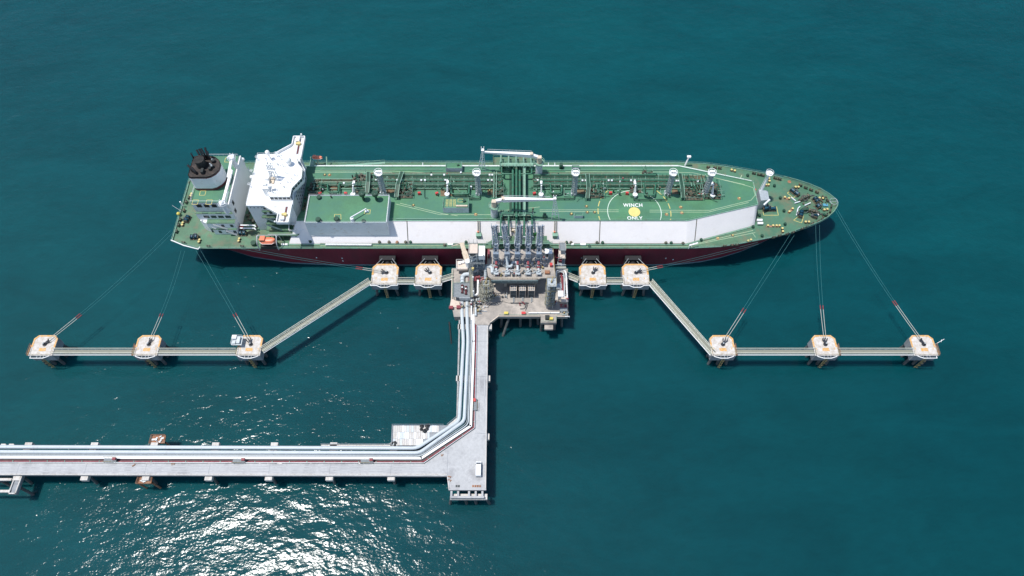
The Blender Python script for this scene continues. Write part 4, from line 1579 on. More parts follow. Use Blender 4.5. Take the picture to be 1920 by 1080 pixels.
# ---- fire monitor towers
def monitor_tower(c, h, stages, label, w_=1.5, rs=2.6):
    t = thing("monitor_tower", label, "tower", c, "fire monitor towers")
    mb = MB()
    for x in (-w_, w_):
        for y in (-w_, w_):
            mb.cyl(c+Vector((x, y, 0)), c+Vector((x*.8, y*.8, h)), .16, n=6)
    z = 0
    while z < h-2:
        for (a, b) in (((-w_, -w_), (w_, -w_)), ((w_, -w_), (w_, w_)), ((w_, w_), (-w_, w_)), ((-w_, w_), (-w_, -w_))):
            mb.cyl(c+Vector((*a, z)), c+Vector((*b, z+2.5)), .07, n=4)
            mb.cyl(c+Vector((*a, z+2.5)), c+Vector((*b, z+2.5)), .07, n=4)
        z += 2.5
    mb.build("frame", "galv", t)
    for k, (z, s_, m) in enumerate(stages):
        mb = MB()
        mb.cbox(c+Vector((0, 0, z)), s_, s_, .15)
        P = [c+Vector((x*s_/2, y*s_/2, z+.15)) for x, y in ((-1, -1), (1, -1), (1, 1), (-1, 1), (-1, -1))]
        st = mb.build("stage", m, t)
        mb = MB()
        mb.rail(P, 1.1, .05, 1.3)
        mb.build("handrail", "ochre", st)
    mb = MB()
    N = int(h*5)
    P = []
    for k in range(N+1):
        a = k/N*h/4.2*2*math.pi
        P.append(c+Vector((math.cos(a)*rs, math.sin(a)*rs, k/N*(h-2))))
    for a, b in zip(P, P[1:]):
        mb.bar((a+c+Vector((0, 0, a.z-c.z)))/2 if False else Vector(((a.x*.55+c.x*.45), (a.y*.55+c.y*.45), a.z)), a, .3, .05)
    mb.tube([p+Vector((0, 0, 1.0)) for p in P], .06, 5)
    mb.tube([p for p in P], .08, 5)
    mb.build("spiral_stair", "grate", t)
    mb = MB()
    mb.cyl(c, c+Vector((0, 0, h+.6)), .3, n=8)
    mb.cyl(c+Vector((0, 0, h+.6)), c+Vector((.5, 1.7, h+1.3)), .22, .12, n=8)
    mb.build("fire_monitor", "ochre", t)
monitor_tower(D(913, 560, ZP)+Vector((0, 0, 0)), 12.5, [(5, 2.6, "grate"), (11.8, 3.0, "grate")], "fire monitor tower with a spiral stair at the left, yellowish top stage", 1.0, 3.0)
monitor_tower(D(1030, 573, ZP), 18.5, [(4, 3.6, "mesh"), (9, 3.2, "galv"), (13.5, 3.8, "mesh"), (17.9, 3.6, "galv")], "tall fire monitor tower with several grey stages at the right", 1.2, 2.0)
# walkway of grating between the deck levels at left
t = thing("access_bridge", "grey grated walkway with lamps running down left of the loop pipe", "walkway", D(883, 540, ZP))
a, b = D(883, 503, 15), D(884, 557, 14)
mb = MB()
mb.bar(a, b, 1.5, .12)
mb.build("floor", "grate", t)
mb = MB()
for s_ in (-.75, .75):
    mb.rail([a+Vector((s_, 0, .06)), b+Vector((s_, 0, .06))], 1.1, .06, 2)
mb.build("handrail", "galv", t)
for f in (.02, .42, .9):
    mb = MB()
    q = a.lerp(b, f)+Vector((.9, 0, 0))
    mb.cyl(q, q+Vector((0, 0, 2.2)), .08, n=5)
    mb.sphere(q+Vector((0, 0, 2.4)), .38, 8)
    mb.build("lamp", "bright", t)
mb = MB()
for f in (.1, .5, .95):
    q = a.lerp(b, f)
    mb.cyl((q.x, q.y, ZP), q, .13, n=6)
mb.build("post", "galv", t)
t = thing("access_bridge", "grey grated walkway with many pipes reaching right from the arm deck's right edge", "walkway", D(1052, 501, ZP))
a, b = D(1041, 501.5, 15.5), D(1061, 501.5, 15.5)
mb = MB()
mb.bar(a, b, 1.4, .12)
mb.build("floor", "grate", t)
mb = MB()
for s_ in (-.7, .7):
    mb.rail([a+Vector((0, s_, .06)), b+Vector((0, s_, .06))], 1.1, .06, 1.5)
mb.build("handrail", "bright", t)
# dolphin-side equipment at right (tall lattice with boxes next to hull)
c = D(1054, 500, ZP)
t = thing("service_tower", "narrow beige and grey service tower between the arm deck and the hull at the right", "tower", c)
xa, xb = DX(1049, 152, 18), DX(1059.5, 152, 18)
mb = MB()
for x in (xa, xb):
    for y in (151.5, 155.0):
        mb.box(x-.12, x+.12, y-.12, y+.12, ZP-1.2, 20.5)
for z in (12.5, 15, 17.5):
    for y in (151.5, 155):
        mb.bar((xa, y, z), (xb, y, z), .14, .14)
        mb.bar((xa, y, z), (xb, y, z+2.4), .1, .1)
mb.box(xa-.2, xb+.2, 150.2, 155.2, ZP-1.5, ZP-1.2)
mb.build("frame", "galv", t)
for z, m in ((14.5, "mesh"), (17.6, "skin"), (20.5, "mesh")):
    mb = MB()
    mb.box(xa-.25, xb+.25, 151.2 if z < 18 else 153.0, 155.2 if z < 18 else 156.6, z, z+.14)
    mb.build("floor", m, t)
mb = MB()
mb.rail([(xa-.2, 153.1, 20.64), (xa-.2, 156.5, 20.64), (xb+.2, 156.5, 20.64), (xb+.2, 153.1, 20.64)], 1.1, .06, 1.2)
mb.build("handrail", "skin", t)
mb = MB()
mb.cyl((xa-2.8, 152.5, 16.2), (xa+.4, 152.5, 16.2), .17, n=6)
mb.cyl((xa-1.4, 151.6, 16.2), (xa-1.4, 153.6, 16.2), .15, n=6)
mb.cbox((xa+.4, 151.4, 14.64), 1.2, .9, 1.6)
mb.build("pipework", "pinkred", t)
# assorted small clutter: valves and pumps
rr = random.Random(21)
spots = [(862, 540, 10, "on the lower deck beside the left wall of the mesh shelter"), (895, 562, 10, "just below the U-shaped pipe loop"), (903, 567, 10, "on the lower deck, left foot of the spiral stair"),
         (889, 565, 11.5, "between the mesh shelter and the spiral stair"), (897, 572, 11, "where the drain pipes start, upper one"), (887, 571, 11.5, "right of the end panel of the mesh shelter"),
         (903, 580, 10, "above the hose end on the lower deck"), (898, 586, 10, "where the drain pipes start, lower one"), (905, 528, 12, "under the elbow pipe's right end"), (899, 522, 13, "right of the lamp walkway, below the elbow pipe"),
         (926, 556, 10, "right of the spiral stair in the shade"), (934, 514, ZU, "at the lower left corner of the arm deck"), (943, 514, ZU, "on the arm deck below the first two loading arms"), (959, 512, ZU, "on the arm deck below the white crossover pipe"),
         (966, 517, ZU, "at the arm deck rail below the middle loading arm"), (982, 513, ZU, "at the arm deck rail between the middle and fourth loading arms"), (999, 512, ZU, "at the arm deck rail between the fourth and fifth loading arms"),
         (1019, 500, ZU, "on the arm deck right of the rightmost loading arm"), (1002, 498, ZU, "between the feet of the two rightmost loading arms"), (938, 497, ZU, "between the feet of the two leftmost loading arms"),
         (1022, 486, ZU, "on the arm deck just below the small hut"), (921, 505, ZU, "inside the white hairpin pipe"), (1042, 567, 10, "right of the tall monitor tower foot"), (1058, 590, 10, "in the lower right corner of the platform"),
         (868, 573, 10.6, "at the left edge of the thick pipelines"), (945, 557, 10, "left of the louvred cabinets, under the arm deck")]
for i, (u, v, z, where) in enumerate(spots):
    p = D(u, v, z)
    t = thing("valve_skid", "small pipes and valves "+where, "valve skid", p, "small valve skids on the platform")
    for k in range(4):
        mb = MB()
        x, y = rr.uniform(-1.3, 1.3), rr.uniform(-1.1, 1.1)
        a = p+Vector((x, y, .3+rr.random()*.8))
        d = Vector(rr.choice(((1, 0, 0), (0, 1, 0), (1, 0, 0), (0, 0, 1))))*rr.uniform(.7, 2.0)
        mb.tube([a, a+d, a+d+Vector((0, 0, -.8 if d.z == 0 else .1))], rr.uniform(.09, .2), 6)
        mb.build("pipe", rr.choice(("galv", "bright", "lagg")), t)
    for k in range(3):
        mb = MB()
        a = p+Vector((rr.uniform(-1, 1), rr.uniform(-1, 1), 0))
        h_ = rr.uniform(.6, 1.3)
        mb.cyl(a, a+Vector((0, 0, h_)), rr.uniform(.2, .42), n=8)
        mb.cbox(a+Vector((0, 0, h_)), rr.uniform(.3, .7), rr.uniform(.3, .7), .3, rr.random())
        mb.build("valve", rr.choice(("ochre", "galv", "pinkred", "pile", "pile")), t)

# ================================================================ the ship
YC, MDZ, TZ = 180.7, 14.0, 21.5
ship = thing("gas_tanker", "long maroon tanker with green decks and a white sloping side, moored behind the dolphins", "ship", (0, YC, 0))
ST = [(-139, 19.1, -133, 4), (-133.5, 20.6, -127, 10), (-127, 22.4, -120, 14.5), (-115, 22.4, -110, 17.9), (-100, 22.4, -93, 20.9), (-78, 22.4, -75, 21.9), (-40, 22.4, -40, 22.0), (0, 22.4, 0, 22.0), (40, 22.4, 40, 22.0),
      (60, 22.4, 60, 21.9), (74, 22.3, 71, 21.5), (85, 21.6, 80, 20.3), (93, 20.2, 88.4, 18.3), (101, 18.4, 97.8, 15.1), (110, 16.3, 107, 10.8), (117, 14.0, 113, 7.6),
      (122.6, 12.0, 118, 5), (127.3, 9.9, 122, 3), (131.5, 7.4, 125, 1.6), (134.6, 4.6, 127, .7), (136.6, 2.0, 127.6, .3), (137.3, .05, 128, .05)]
def far_h(xd, hd):      # far quarter of the stern is cut in
    return hd - (6.3 if xd < -138 else 4.4 if xd < -133 else 1.6 if xd < -126 else 0)
ZS = (-5, 0, 1.1, 5, 9.5, 12.5, MDZ)
def sect(st, z, side):
    xd, hd, xw, hw = st
    if side > 0: hd = far_h(xd, hd)
    if z <= 0: return (xw + (0 if z == 0 else 0), YC + side*hw*(1 if z == 0 else .92), z)
    t = z/MDZ
    e = t**(1.35 if xd > 60 or xd < -95 else .6)
    if -95 <= xd <= 60: return (xw+(xd-xw)*t, YC+side*(hw+(hd-hw)*min(1, t*2)), z)
    return (xw+(xd-xw)*t, YC+side*(hw+(hd-hw)*e), z)
mb = MB()
for side in (-1, 1):
    for i in range(len(ST)-1):
        for k in range(len(ZS)-1):
            a, b = sect(ST[i], ZS[k], side), sect(ST[i+1], ZS[k], side)
            c, d = sect(ST[i+1], ZS[k+1], side), sect(ST[i], ZS[k+1], side)
            mb.cm = 1 if ZS[k+1] <= 1.2 else 0
            mb.add([a, b, c, d], [(0, 1, 2, 3) if side < 0 else (3, 2, 1, 0)], True)
for k in range(len(ZS)-1):
    mb.cm = 1 if ZS[k+1] <= 1.2 else 0
    mb.poly([sect(ST[0], ZS[k], 1), sect(ST[0], ZS[k], -1), sect(ST[0], ZS[k+1], -1), sect(ST[0], ZS[k+1], 1)])
mb.cm = 0
# weld the shell so it shades as one surface
hull = mb.build("hull", ["hull", "boot"], ship)
import bmesh
bm = bmesh.new()
bm.from_mesh(hull.data)
bmesh.ops.remove_doubles(bm, verts=bm.verts, dist=.01)
bm.to_mesh(hull.data)
bm.free()
# main deck and foredeck surfaces
def deck_pts(x0, x1):
    n_ = [(xd, YC-hd) for xd, hd, _, _ in ST if x0 <= xd <= x1]
    f_ = [(xd, YC+far_h(xd, hd)) for xd, hd, _, _ in ST if x0 <= xd <= x1]
    return n_, f_
n_, f_ = deck_pts(-140, 138)
mb = MB()
for i in range(len(n_)-1):
    if n_[i+1][0] <= -78 or n_[i][0] >= 90:
        mb.cm = 1 if n_[i][0] >= 90 else 0
        mb.poly([(*n_[i], MDZ), (*n_[i+1], MDZ), (*f_[i+1], MDZ), (*f_[i], MDZ)])
    else:
        mb.cm = 0
        mb.poly([(*n_[i], MDZ), (*n_[i+1], MDZ), (n_[i+1][0], YC, MDZ), (n_[i][0], YC, MDZ)])
        mb.poly([(n_[i][0], YC, MDZ), (n_[i+1][0], YC, MDZ), (*f_[i+1], MDZ), (*f_[i], MDZ)])
mb.build("main_deck", ["deck", "bowdeck"], ship)
# gunwale bar, bulwark at the ends, rails along the side
mb = MB()
for P in (n_, f_):
    for a, b in zip(P, P[1:]):
        mb.bar((*a, MDZ+.18), (*b, MDZ+.18), .3, .36)
mb.bar((*n_[0], MDZ+.18), (*f_[0], MDZ+.18), .3, .36)
mb.build("gunwale", "lpipe", ship)
mb = MB()
for P in (n_, f_):
    Q = [p for p in P if p[0] >= 116]
    for a, b in zip(Q, Q[1:]):
        mb.bar((*a, MDZ+.85), (*b, MDZ+.85), .14, 1.0)
mb.build("bow_bulwark", "lpipe", ship)
mb = MB()
for P in (n_, f_):
    Q = [(*p, MDZ+.36) for p in P if p[0] <= 117]
    mb.rail(Q, .9, .05, 3)
mb.rail([(*n_[0], MDZ+.36), (*f_[0], MDZ+.36)], .9, .07, 2)
mb.build("side_rail", "lpipe", ship)
# painted notch at the aft near corner
mb = MB()
mb.tube([(*n_[0], MDZ+1.2), (-133.3, YC-21.6, MDZ+1.0), (-127.2, YC-23.2, MDZ+.7), (-126.4, YC-22.4, MDZ+1.2)], .22, 5)
mb.build("corner_rail", "bright", ship)

# ---------------- trunk with white sloping sides
TB = [(-91, 20.1), (70.8, 20.1), (100.6, 10.9)]
TT = [(-86.9, 14.0), (70.8, 14.0), (100.6, 5.9)]
mb = MB()
for side in (-1, 1):
    for i in range(2):
        a = Vector((TB[i][0], YC+side*TB[i][1], MDZ+.004))
        b = Vector((TB[i+1][0], YC+side*TB[i+1][1], MDZ+.004))
        c = Vector((TT[i+1][0], YC+side*TT[i+1][1], TZ))
        d = Vector((TT[i][0], YC+side*TT[i][1], TZ))
        n = 1 if i == 0 else 24
        for k in range(n):
            q = [a.lerp(b, k/n), a.lerp(b, (k+1)/n), d.lerp(c, (k+1)/n), d.lerp(c, k/n)]
            mb.poly(q if side < 0 else q[::-1], i == 1)
mb.poly([(TB[2][0], YC-TB[2][1], MDZ+.004), (TB[2][0], YC+TB[2][1], MDZ+.004), (TT[2][0], YC+TT[2][1], TZ), (TT[2][0], YC-TT[2][1], TZ)])
mb.poly([(TB[0][0], YC+TB[0][1], MDZ+.004), (TB[0][0], YC-TB[0][1], MDZ+.004), (TT[0][0], YC-TT[0][1], TZ), (TT[0][0], YC+TT[0][1], TZ)])
ts_ = mb.build("trunk_side", "slope", ship)
bm = bmesh.new()
bm.from_mesh(ts_.data)
bmesh.ops.remove_doubles(bm, verts=bm.verts, dist=.002)
bm.to_mesh(ts_.data)
bm.free()
mb = MB()
mb.poly([(TT[0][0], YC-TT[0][1], TZ), (TT[1][0], YC-TT[1][1], TZ), (TT[2][0], YC-TT[2][1], TZ), (TT[2][0], YC+TT[2][1], TZ), (TT[1][0], YC+TT[1][1], TZ), (TT[0][0], YC+TT[0][1], TZ)])
mb.build("trunk_deck", "trunk", ship)
mb = MB()
for side in (-1, 1):
    P = [(x, YC+side*h, TZ+.1) for x, h in TT]
    for a, b in zip(P, P[1:]):
        mb.bar(a, b, .35, .2)
    P = [(x, YC+side*(h+.55), MDZ+.15) for x, h in TB]
    for a, b in zip(P, P[1:]):
        mb.bar(a, b, .3, .3)
mb.bar((100.6, YC-5.9, TZ+.1), (100.6, YC+5.9, TZ+.1), .35, .2)
mb.build("trunk_coaming", "lpipe", ship)
mb = MB()
P = [(x, YC-h+.25, TZ+.2) for x, h in TT]
mb.rail(P, .9, .045, 4)
P = [(x, YC+h-.25, TZ+.2) for x, h in TT]
mb.rail(P, .9, .045, 4)
mb.build("trunk_rail", "lpipe", ship)
mb = MB()
for P in ([(-84, YC+15.2, TZ-.9), (70.8, YC+15.2, TZ-.9), (100.4, YC+7.0, TZ-.9)], [(-84, YC+16.1, TZ-1.9), (70.8, YC+16.1, TZ-1.9), (100.4, YC+7.9, TZ-1.9)]):
    for a, b in zip(P, P[1:]):
        mb.bar(a, b, .4, .25)
mb.build("far_walkway", "bright", ship)
# seams in the white plating, with cover ramps at two of them
def slope_pt(x, f, off=.0):     # f 0 bottom .. 1 top of the near slope (parallel part)
    if x <= 70.8: hb, ht = 20.1, 14.0
    else:
        k = (x-70.8)/29.8
        hb, ht = 20.1-9.2*k, 14.0-8.1*k
    nrm = Vector((0, -.776, .63))
    return Vector((x, YC-hb+(hb-ht)*f, MDZ+(TZ-MDZ)*f)) + nrm*off
for u in (764, 1124.5, 1305.5):
    x = DX(u, slope_pt(0, .5).y, 18)
    mb = MB()
    mb.bar(slope_pt(x, .01, .02), slope_pt(x, .99, .02), .32, .06, (0, -.776, .63))
    mb.build("plating_seam", "machinery", ship)
for u, u2 in ((897.5, 900), (1041, 1040)):
    x = DX(u, YC-16, 19)
    mb = MB()
    mb.bar(slope_pt(x-.3, .5, .35), slope_pt(x-.3, 1, .35), .25, .5, (0, -.776, .63))
    mb.bar(slope_pt(x+.45, .5, .35), slope_pt(x+.45, 1, .35), .25, .5, (0, -.776, .63))
    mb.build("drain_chute", "grate", ship)
    p = slope_pt(x, .48, 0)
    mb = MB()
    mb.box(x-.95, x+.95, p.y-1.6, p.y+.9, MDZ+.01, 17.6)
    mb.box(x-1.1, x+1.1, p.y-1.75, p.y+1.0, 17.603, 17.8)
    mb.build("valve_house", "lpipe", ship)
    mb = MB()
    mb.cbox((x-.3, p.y, 17.8), .6, .7, .8)
    mb.build("valve_house_cap", "orange", ship)
# ---------------- markings on the trunk
cx, cy = D(1189.5, 397.3, TZ)[:2]
mb = MB()
mb.cm = 0
for i in range(36):
    pass
mb.poly([(cx+2.36*math.cos(2*math.pi*k/40), cy+2.36*math.sin(2*math.pi*k/40), TZ+.012) for k in range(40)])
mb.build("winching_spot", "circle", ship)
mb = MB()
def clipring(R0, R1, segs, z):
    for a0, a1 in segs:
        n = max(2, int((a1-a0)/2.5))
        for i in range(n):
            A, B = R(a0+(a1-a0)*i/n), R(a0+(a1-a0)*(i+1)/n)
            if cy+R0*math.sin(A) < YC-13.75 or cy+R0*math.sin(B) < YC-13.75: continue
            mb.poly([(cx+R0*math.cos(A), cy+R0*math.sin(A), z), (cx+R1*math.cos(A), cy+R1*math.sin(A), z), (cx+R1*math.cos(B), cy+R1*math.sin(B), z), (cx+R0*math.cos(B), cy+R0*math.sin(B), z)])
clipring(10.75, 11.0, [(-60, 240)], TZ+.008)
mb.build("white_ring", "wline", ship)
mb = MB()
clipring(14.6, 14.95, [(a, a+11) for a in range(-24, 52, 15)]+[(a, a+11) for a in range(128, 206, 15)], TZ+.008)
mb.build("dashed_ring", "yline", ship)
def text(body, c, size, name, m, parent, sx=1.25, sp=1.1, off=.045):
    cu = bpy.data.curves.new(name, 'FONT')
    cu.body = body
    cu.size = size
    cu.align_x = 'CENTER'
    cu.align_y = 'CENTER'
    cu.space_character = sp
    cu.offset = off
    o = bpy.data.objects.new(name, cu)
    sc.collection.objects.link(o)
    dg = bpy.context.evaluated_depsgraph_get()
    me = bpy.data.meshes.new_from_object(o.evaluated_get(dg))
    bpy.data.objects.remove(o)
    me.materials.clear()
    me.materials.append(M[m])
    ob = bpy.data.objects.new(name, me)
    sc.collection.objects.link(ob)
    ob.parent = parent
    ob.location = Vector(c)-WL[parent.name]
    ob.scale = (sx, 1, 1)
    return ob
p = D(1186.8, 385.0, TZ)
text("WINCH", (p.x, p.y, TZ+.014), 2.4, "winch_lettering", "bright", ship, .88, 1.12, .035)
p = D(1190.2, 409.2, TZ)
text("ONLY", (p.x, p.y, TZ+.014), 2.2, "only_lettering", "bright", ship, .98, 1.12, .035)
mb = MB()
def ln(pts, z, w_=.16): mb.strip([D(u, v, z) for u, v in pts], w_, z+.006)
ln([(1012, 393.5), (1160, 393.5)], TZ); ln([(1218, 394), (1330, 394.5), (1408, 375.5), (1416, 366), (1412, 352), (1400, 348), (1330, 331), (1290, 327.5)], TZ)
ln([(1012, 396.5), (1160, 397)], TZ); ln([(1218, 397.5), (1328, 397.8), (1404, 379.5)], TZ)
ln([(590, 320.5), (735, 320.5), (860, 327)], TZ); ln([(590, 323), (735, 323)], TZ)
ln([(1060, 322), (1255, 322.5), (1300, 324), (1396, 346)], TZ); ln([(1060, 325), (1230, 325.2)], TZ)
ln([(742, 382.5), (825, 402.5), (930, 402.5)], TZ); ln([(750, 381), (832, 401), (858, 404.5)], TZ)
ln([(930, 396), (1012, 388)], TZ)
ln([(600, 460.5), (900, 460.5)], MDZ); ln([(1100, 461.5), (1290, 461.5), (1416, 436)], MDZ); ln([(1300, 458), (1412, 432)], MDZ); ln([(1410, 436), (1417, 445)], MDZ)
ln([(1294, 455), (1298, 465)], MDZ, .25); ln([(1391, 328), (1387, 337)], MDZ, .25)
mb.build("walkway_line", "line", ship)
mb = MB()
for (a, b, c_, d) in (((1429, 387.5), (1456, 387.5), (1459.5, 403.5), (1432, 403.5)), ((1494, 408), (1507, 404), (1503, 418), (1488, 413)), ((1476, 362), (1484, 357), (1496, 366), (1487, 371))):
    P = [D(*q, MDZ) for q in (a, b, c_, d)]
    mb.strip(P+[P[0]], .22, MDZ+.008)
for (u, v) in ((380, 362), (366, 379), (392, 379), (427, 300)):
    c0 = D(u, v, 30)
    for s_ in (2.2,):
        P = [c0+Vector((x*s_/2, y*s_/2, 0)) for x, y in ((-1, -1), (1, -1), (1, 1), (-1, 1), (-1, -1))]
        mb.strip(P, .2, 30.02)
for (u, v) in ((1441, 399),):
    pass
mb.build("yellow_outline", "yline", ship)

# ---------------- compressor deckhouse
dx0, dx1 = D(571, 418, 25.8).x, D(725, 418, 25.8).x
dy0, dy1 = YC-18.1, D(0, 366.5, 25.8).y
mb = MB()
mb.prism([(dx0, dy0), (dx1, dy0), (dx1, dy1), (dx0, dy1)], MDZ+.01, 25.8, topmat=1)
h = mb.build("compressor_house", ["white", "trunk"], ship)
mb = MB()
P = [(dx0+.1, dy0+.1, 25.8), (dx1-.1, dy0+.1, 25.8), (dx1-.1, dy1-.1, 25.8), (dx0+.1, dy1-.1, 25.8), (dx0+.1, dy0+.1, 25.8)]
mb.rail(P, 1.0, .05, 2.5)
for a, b in zip(P, P[1:]):
    mb.bar(Vector(a)+Vector((0, 0, .08)), Vector(b)+Vector((0, 0, .08)), .22, .16)
mb.build("roof_rail", "white", h)
mb = MB()
mb.bar((dx0+.2, dy0-.06, 17.0), (dx1-.2, dy0-.06, 17.0), .1, .12)
for k in range(7):
    x = dx0+3+k*(dx1-dx0-6)/6
    mb.box(x-.25, x+.25, dy0-.05, dy0-.003, 16.7, 16.95)
mb.build("wall_fittings", "shade", h)
for (u, v, r_, hh, nm, m) in ((598.5, 383, 1.0, 1.0, "roof_vent", "dgreen"), (682, 374.5, 1.0, 4.6, "mushroom_vent", "dgreen"), (706, 374.5, 1.0, 4.6, "mushroom_vent", "dgreen"), (598, 415, 1.1, 1.8, "mushroom_vent", "dgreen"), (632, 413.5, 1.1, 1.7, "mushroom_vent", "dgreen"), (682, 415.5, .8, .9, "roof_vent", "dgreen"), (621.5, 371, .35, 1.2, "goose_vent", "black")):
    if nm == "roof_vent" and u < 600: v = 371.5
    p = D(u, v, 25.8)
    mb = MB()
    mb.cyl(p, p+Vector((0, 0, hh*.7)), r_*.55, n=10)
    mb.cyl(p+Vector((0, 0, hh*.7)), p+Vector((0, 0, hh)), r_*(1.25 if hh > 2 else 1), r_*(1.3 if hh > 2 else .85), n=14)
    if hh > 2:
        mb.ring(p+Vector((0, 0, hh)), r_*1.25, .12, 14, 5)
        mb.sphere(p+Vector((.2, -.2, hh-.2)), r_*.7, 8, .4)
    mb.build(nm, m, h)
mb = MB()
P = [D(u, v, 25.8) for u, v in ((627, 402), (639, 402), (639.5, 411), (627, 411), (627, 402))]
mb.strip(P, .18, 25.815)
P = [D(u, v, 25.8) for u, v in ((684, 393), (694.5, 393), (693.5, 401), (683, 401), (684, 393))]
mb.strip(P, .18, 25.815)
mb.build("roof_marking", "yline", h)
a, b = D(661, 414, 25.8), D(688, 397, 25.8)
mb = MB()
mb.cyl(a, a+Vector((0, 0, 1.8)), .8, .7, n=12)
mb.bar(a+Vector((-.3, 0, 2.2)), b+Vector((0, 0, 2.0)), .35, .4)
mb.cyl(b, b+Vector((0, 0, 1.8)), .2, n=6)
mb.cbox(b+Vector((0, 0, 0)), 1.4, .9, .5, .4)
mb.build("hoist", "white", h)
for k, v in enumerate((372, 388, 402)):
    p = D(566, v+2, 24.5)
# sheet beneath the pipe runs: pipe shade in its dark colour, plus rusty grime
shade_grime = mat("shade_and_grime_sheet", (.075, .105, .06), .8, .35, .5, dirt=(.15, .085, .05), dirt_amt=.55, dirt_scale=.7)
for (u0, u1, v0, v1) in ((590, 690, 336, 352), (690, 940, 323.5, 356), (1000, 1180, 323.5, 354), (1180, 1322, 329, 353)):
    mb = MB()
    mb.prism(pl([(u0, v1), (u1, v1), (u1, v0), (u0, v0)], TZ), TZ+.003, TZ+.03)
    mb.build("pipe_shade_sheet", shade_grime, ship)
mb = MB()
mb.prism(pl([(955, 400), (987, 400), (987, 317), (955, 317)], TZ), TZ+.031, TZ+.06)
mb.build("pipe_shade_sheet", "dgreen", ship)  # dark green stands in for the shade between the cross pipes
# ---------------- cargo pipes along the trunk
def tp(u, v, z=22.6): return D(u, v, z)
rr = random.Random(5)
def cargo_pipe(pts, r, z, m="pipe", name="cargo_pipe", bend=.9, stools=True):
    P = [D(u, v, z) for u, v in pts]
    mb = MB()
    mb.tube(P, r, 8, bend=bend)
    if stools:
        for a, b in zip(P, P[1:]):
            Ln = (b-a).length
            d = (b-a).normalized() if Ln > .1 else Vector((1, 0, 0))
            for i in range(int(Ln/4.2)):
                q = a.lerp(b, (i+.5)/max(1, int(Ln/4.2)))
                mb.cyl(q-d*.09, q+d*.09, r+.1, n=8)
                s_ = Vector((-d.y, d.x, 0))
                mb.bar(q-s_*r*1.2-Vector((0, 0, r)), q+s_*r*1.2-Vector((0, 0, r)), .22, .2)
                mb.box(q.x-.1, q.x+.1, q.y-.1, q.y+.1, TZ+.002, q.z-r)
    mb.build(name, m, ship)
for (v, r_, u0, u1, z, m) in ((328, .33, 694, 1230, 23.0, "pipe"), (338, .36, 694, 1320, 23.0, "pipe"), (343.5, .33, 590, 1320, 23.0, "pipe"), (332.5, .2, 700, 1280, 22.7, "pipe"), (335.5, .16, 590, 1300, 22.5, "lpipe"),
                       (347.5, .22, 590, 1290, 22.5, "pipe"), (350.5, .2, 700, 1270, 22.4, "pipe"), (353.5, .13, 590, 1300, 22.2, "lpipe"), (340.8, .12, 590, 1300, 22.4, "lpipe"), (325.3, .12, 700, 1200, 22.2, "lpipe"), (330.2, .14, 694, 1300, 22.9, "dgreen"), (345.5, .12, 600, 1310, 23.1, "lpipe"), (349, .12, 694, 1300, 22.9, "dgreen"), (352, .16, 694, 1180, 22.3, "pipe")):
    # break the long mains at the manifold crossing
    cargo_pipe([(u0, v), (942, v)], r_, z, m)
    cargo_pipe([(1000, v), (u1, v)], r_, z, m)
for (v, u0, u1, z, r_, m) in ((457.8, 600, 915, 14.5, .12, "lpipe"), (458.8, 1032, 1290, 14.5, .12, "lpipe"), (456.6, 600, 915, 14.4, .1, "dgreen"), (456.9, 1032, 1285, 14.4, .1, "dgreen"), (317.5, 600, 830, 22.0, .1, "lpipe"), (318.5, 880, 1260, 22.0, .1, "lpipe"),
                             (409.8, 742, 925, 22.1, .12, "lpipe"), (412.8, 1012, 1285, 21.9, .1, "lpipe")):
    cargo_pipe([(u0, v), (u1, v)], r_, z, m, "deck_line", stools=False)
for k in range(14):         # small branch lines dropping from the mains
    u = 705+k*44+rr.uniform(-9, 9)
    if 935 < u < 1003: continue
    v1 = rr.uniform(356, 372)
    cargo_pipe([(u, 352), (u, v1), (u+rr.uniform(5, 16), v1)], rr.uniform(.09, .16), 22.3, rr.choice(("dgreen", "pipe", "lpipe")), "branch_line", .5, False)
for k in range(78):         # pale cross frames under the mains
    u = 700+k*8.1
    if 934 < u < 1003: continue
    a, b = D(u, 350.5, 22.9), D(u, 326.5, 22.9)
    mb = MB()
    mb.bar(a, b, .14, .16)
    for p in (a, b):
        mb.box(p.x-.07, p.x+.07, p.y-.07, p.y+.07, TZ+.031, p.z-.08)
    mb.build("pipe_rack_frame", ("lpipe", "dgreen", "dgreen")[k % 3], ship)
for k in range(58):
    u, v = rr.uniform(600, 1345), rr.uniform(345, 374)
    if 950 < u < 992: continue
    p = D(u, v, TZ)
    mb = MB()
    mb.tube([p+Vector((0, 0, .1)), p+Vector((0, 0, 1.0)), p+Vector((rr.uniform(-2.5, 2.5), 0, 1.0)), p+Vector((rr.uniform(-2.5, 2.5), rr.uniform(-2, 2), .3))], rr.uniform(.07, .15), 5)
    mb.build("small_bore_pipe", rr.choice(("dgreen", "machinery", "lpipe", "pipe", "white")), ship)
for k in range(95):
    u = rr.uniform(600, 1330)
    v = rr.choice((rr.uniform(324, 352), rr.uniform(350, 371), rr.uniform(352, 362)))
    if 950 < u < 992: continue
    p = D(u, v, TZ)
    mb = MB()
    h_ = rr.uniform(.5, 1.9)
    mb.cyl(p+Vector((0, 0, .07)), p+Vector((0, 0, h_)), rr.uniform(.12, .3), n=6)
    mb.cbox(p+Vector((0, 0, h_)), rr.uniform(.3, .9), rr.uniform(.3, .7), .3, rr.random()*3)
    mb.build("deck_valve", rr.choice(("dgreen", "dgreen", "machinery", "machinery", "lpipe", "white", "pinkred", "gdark")), ship)
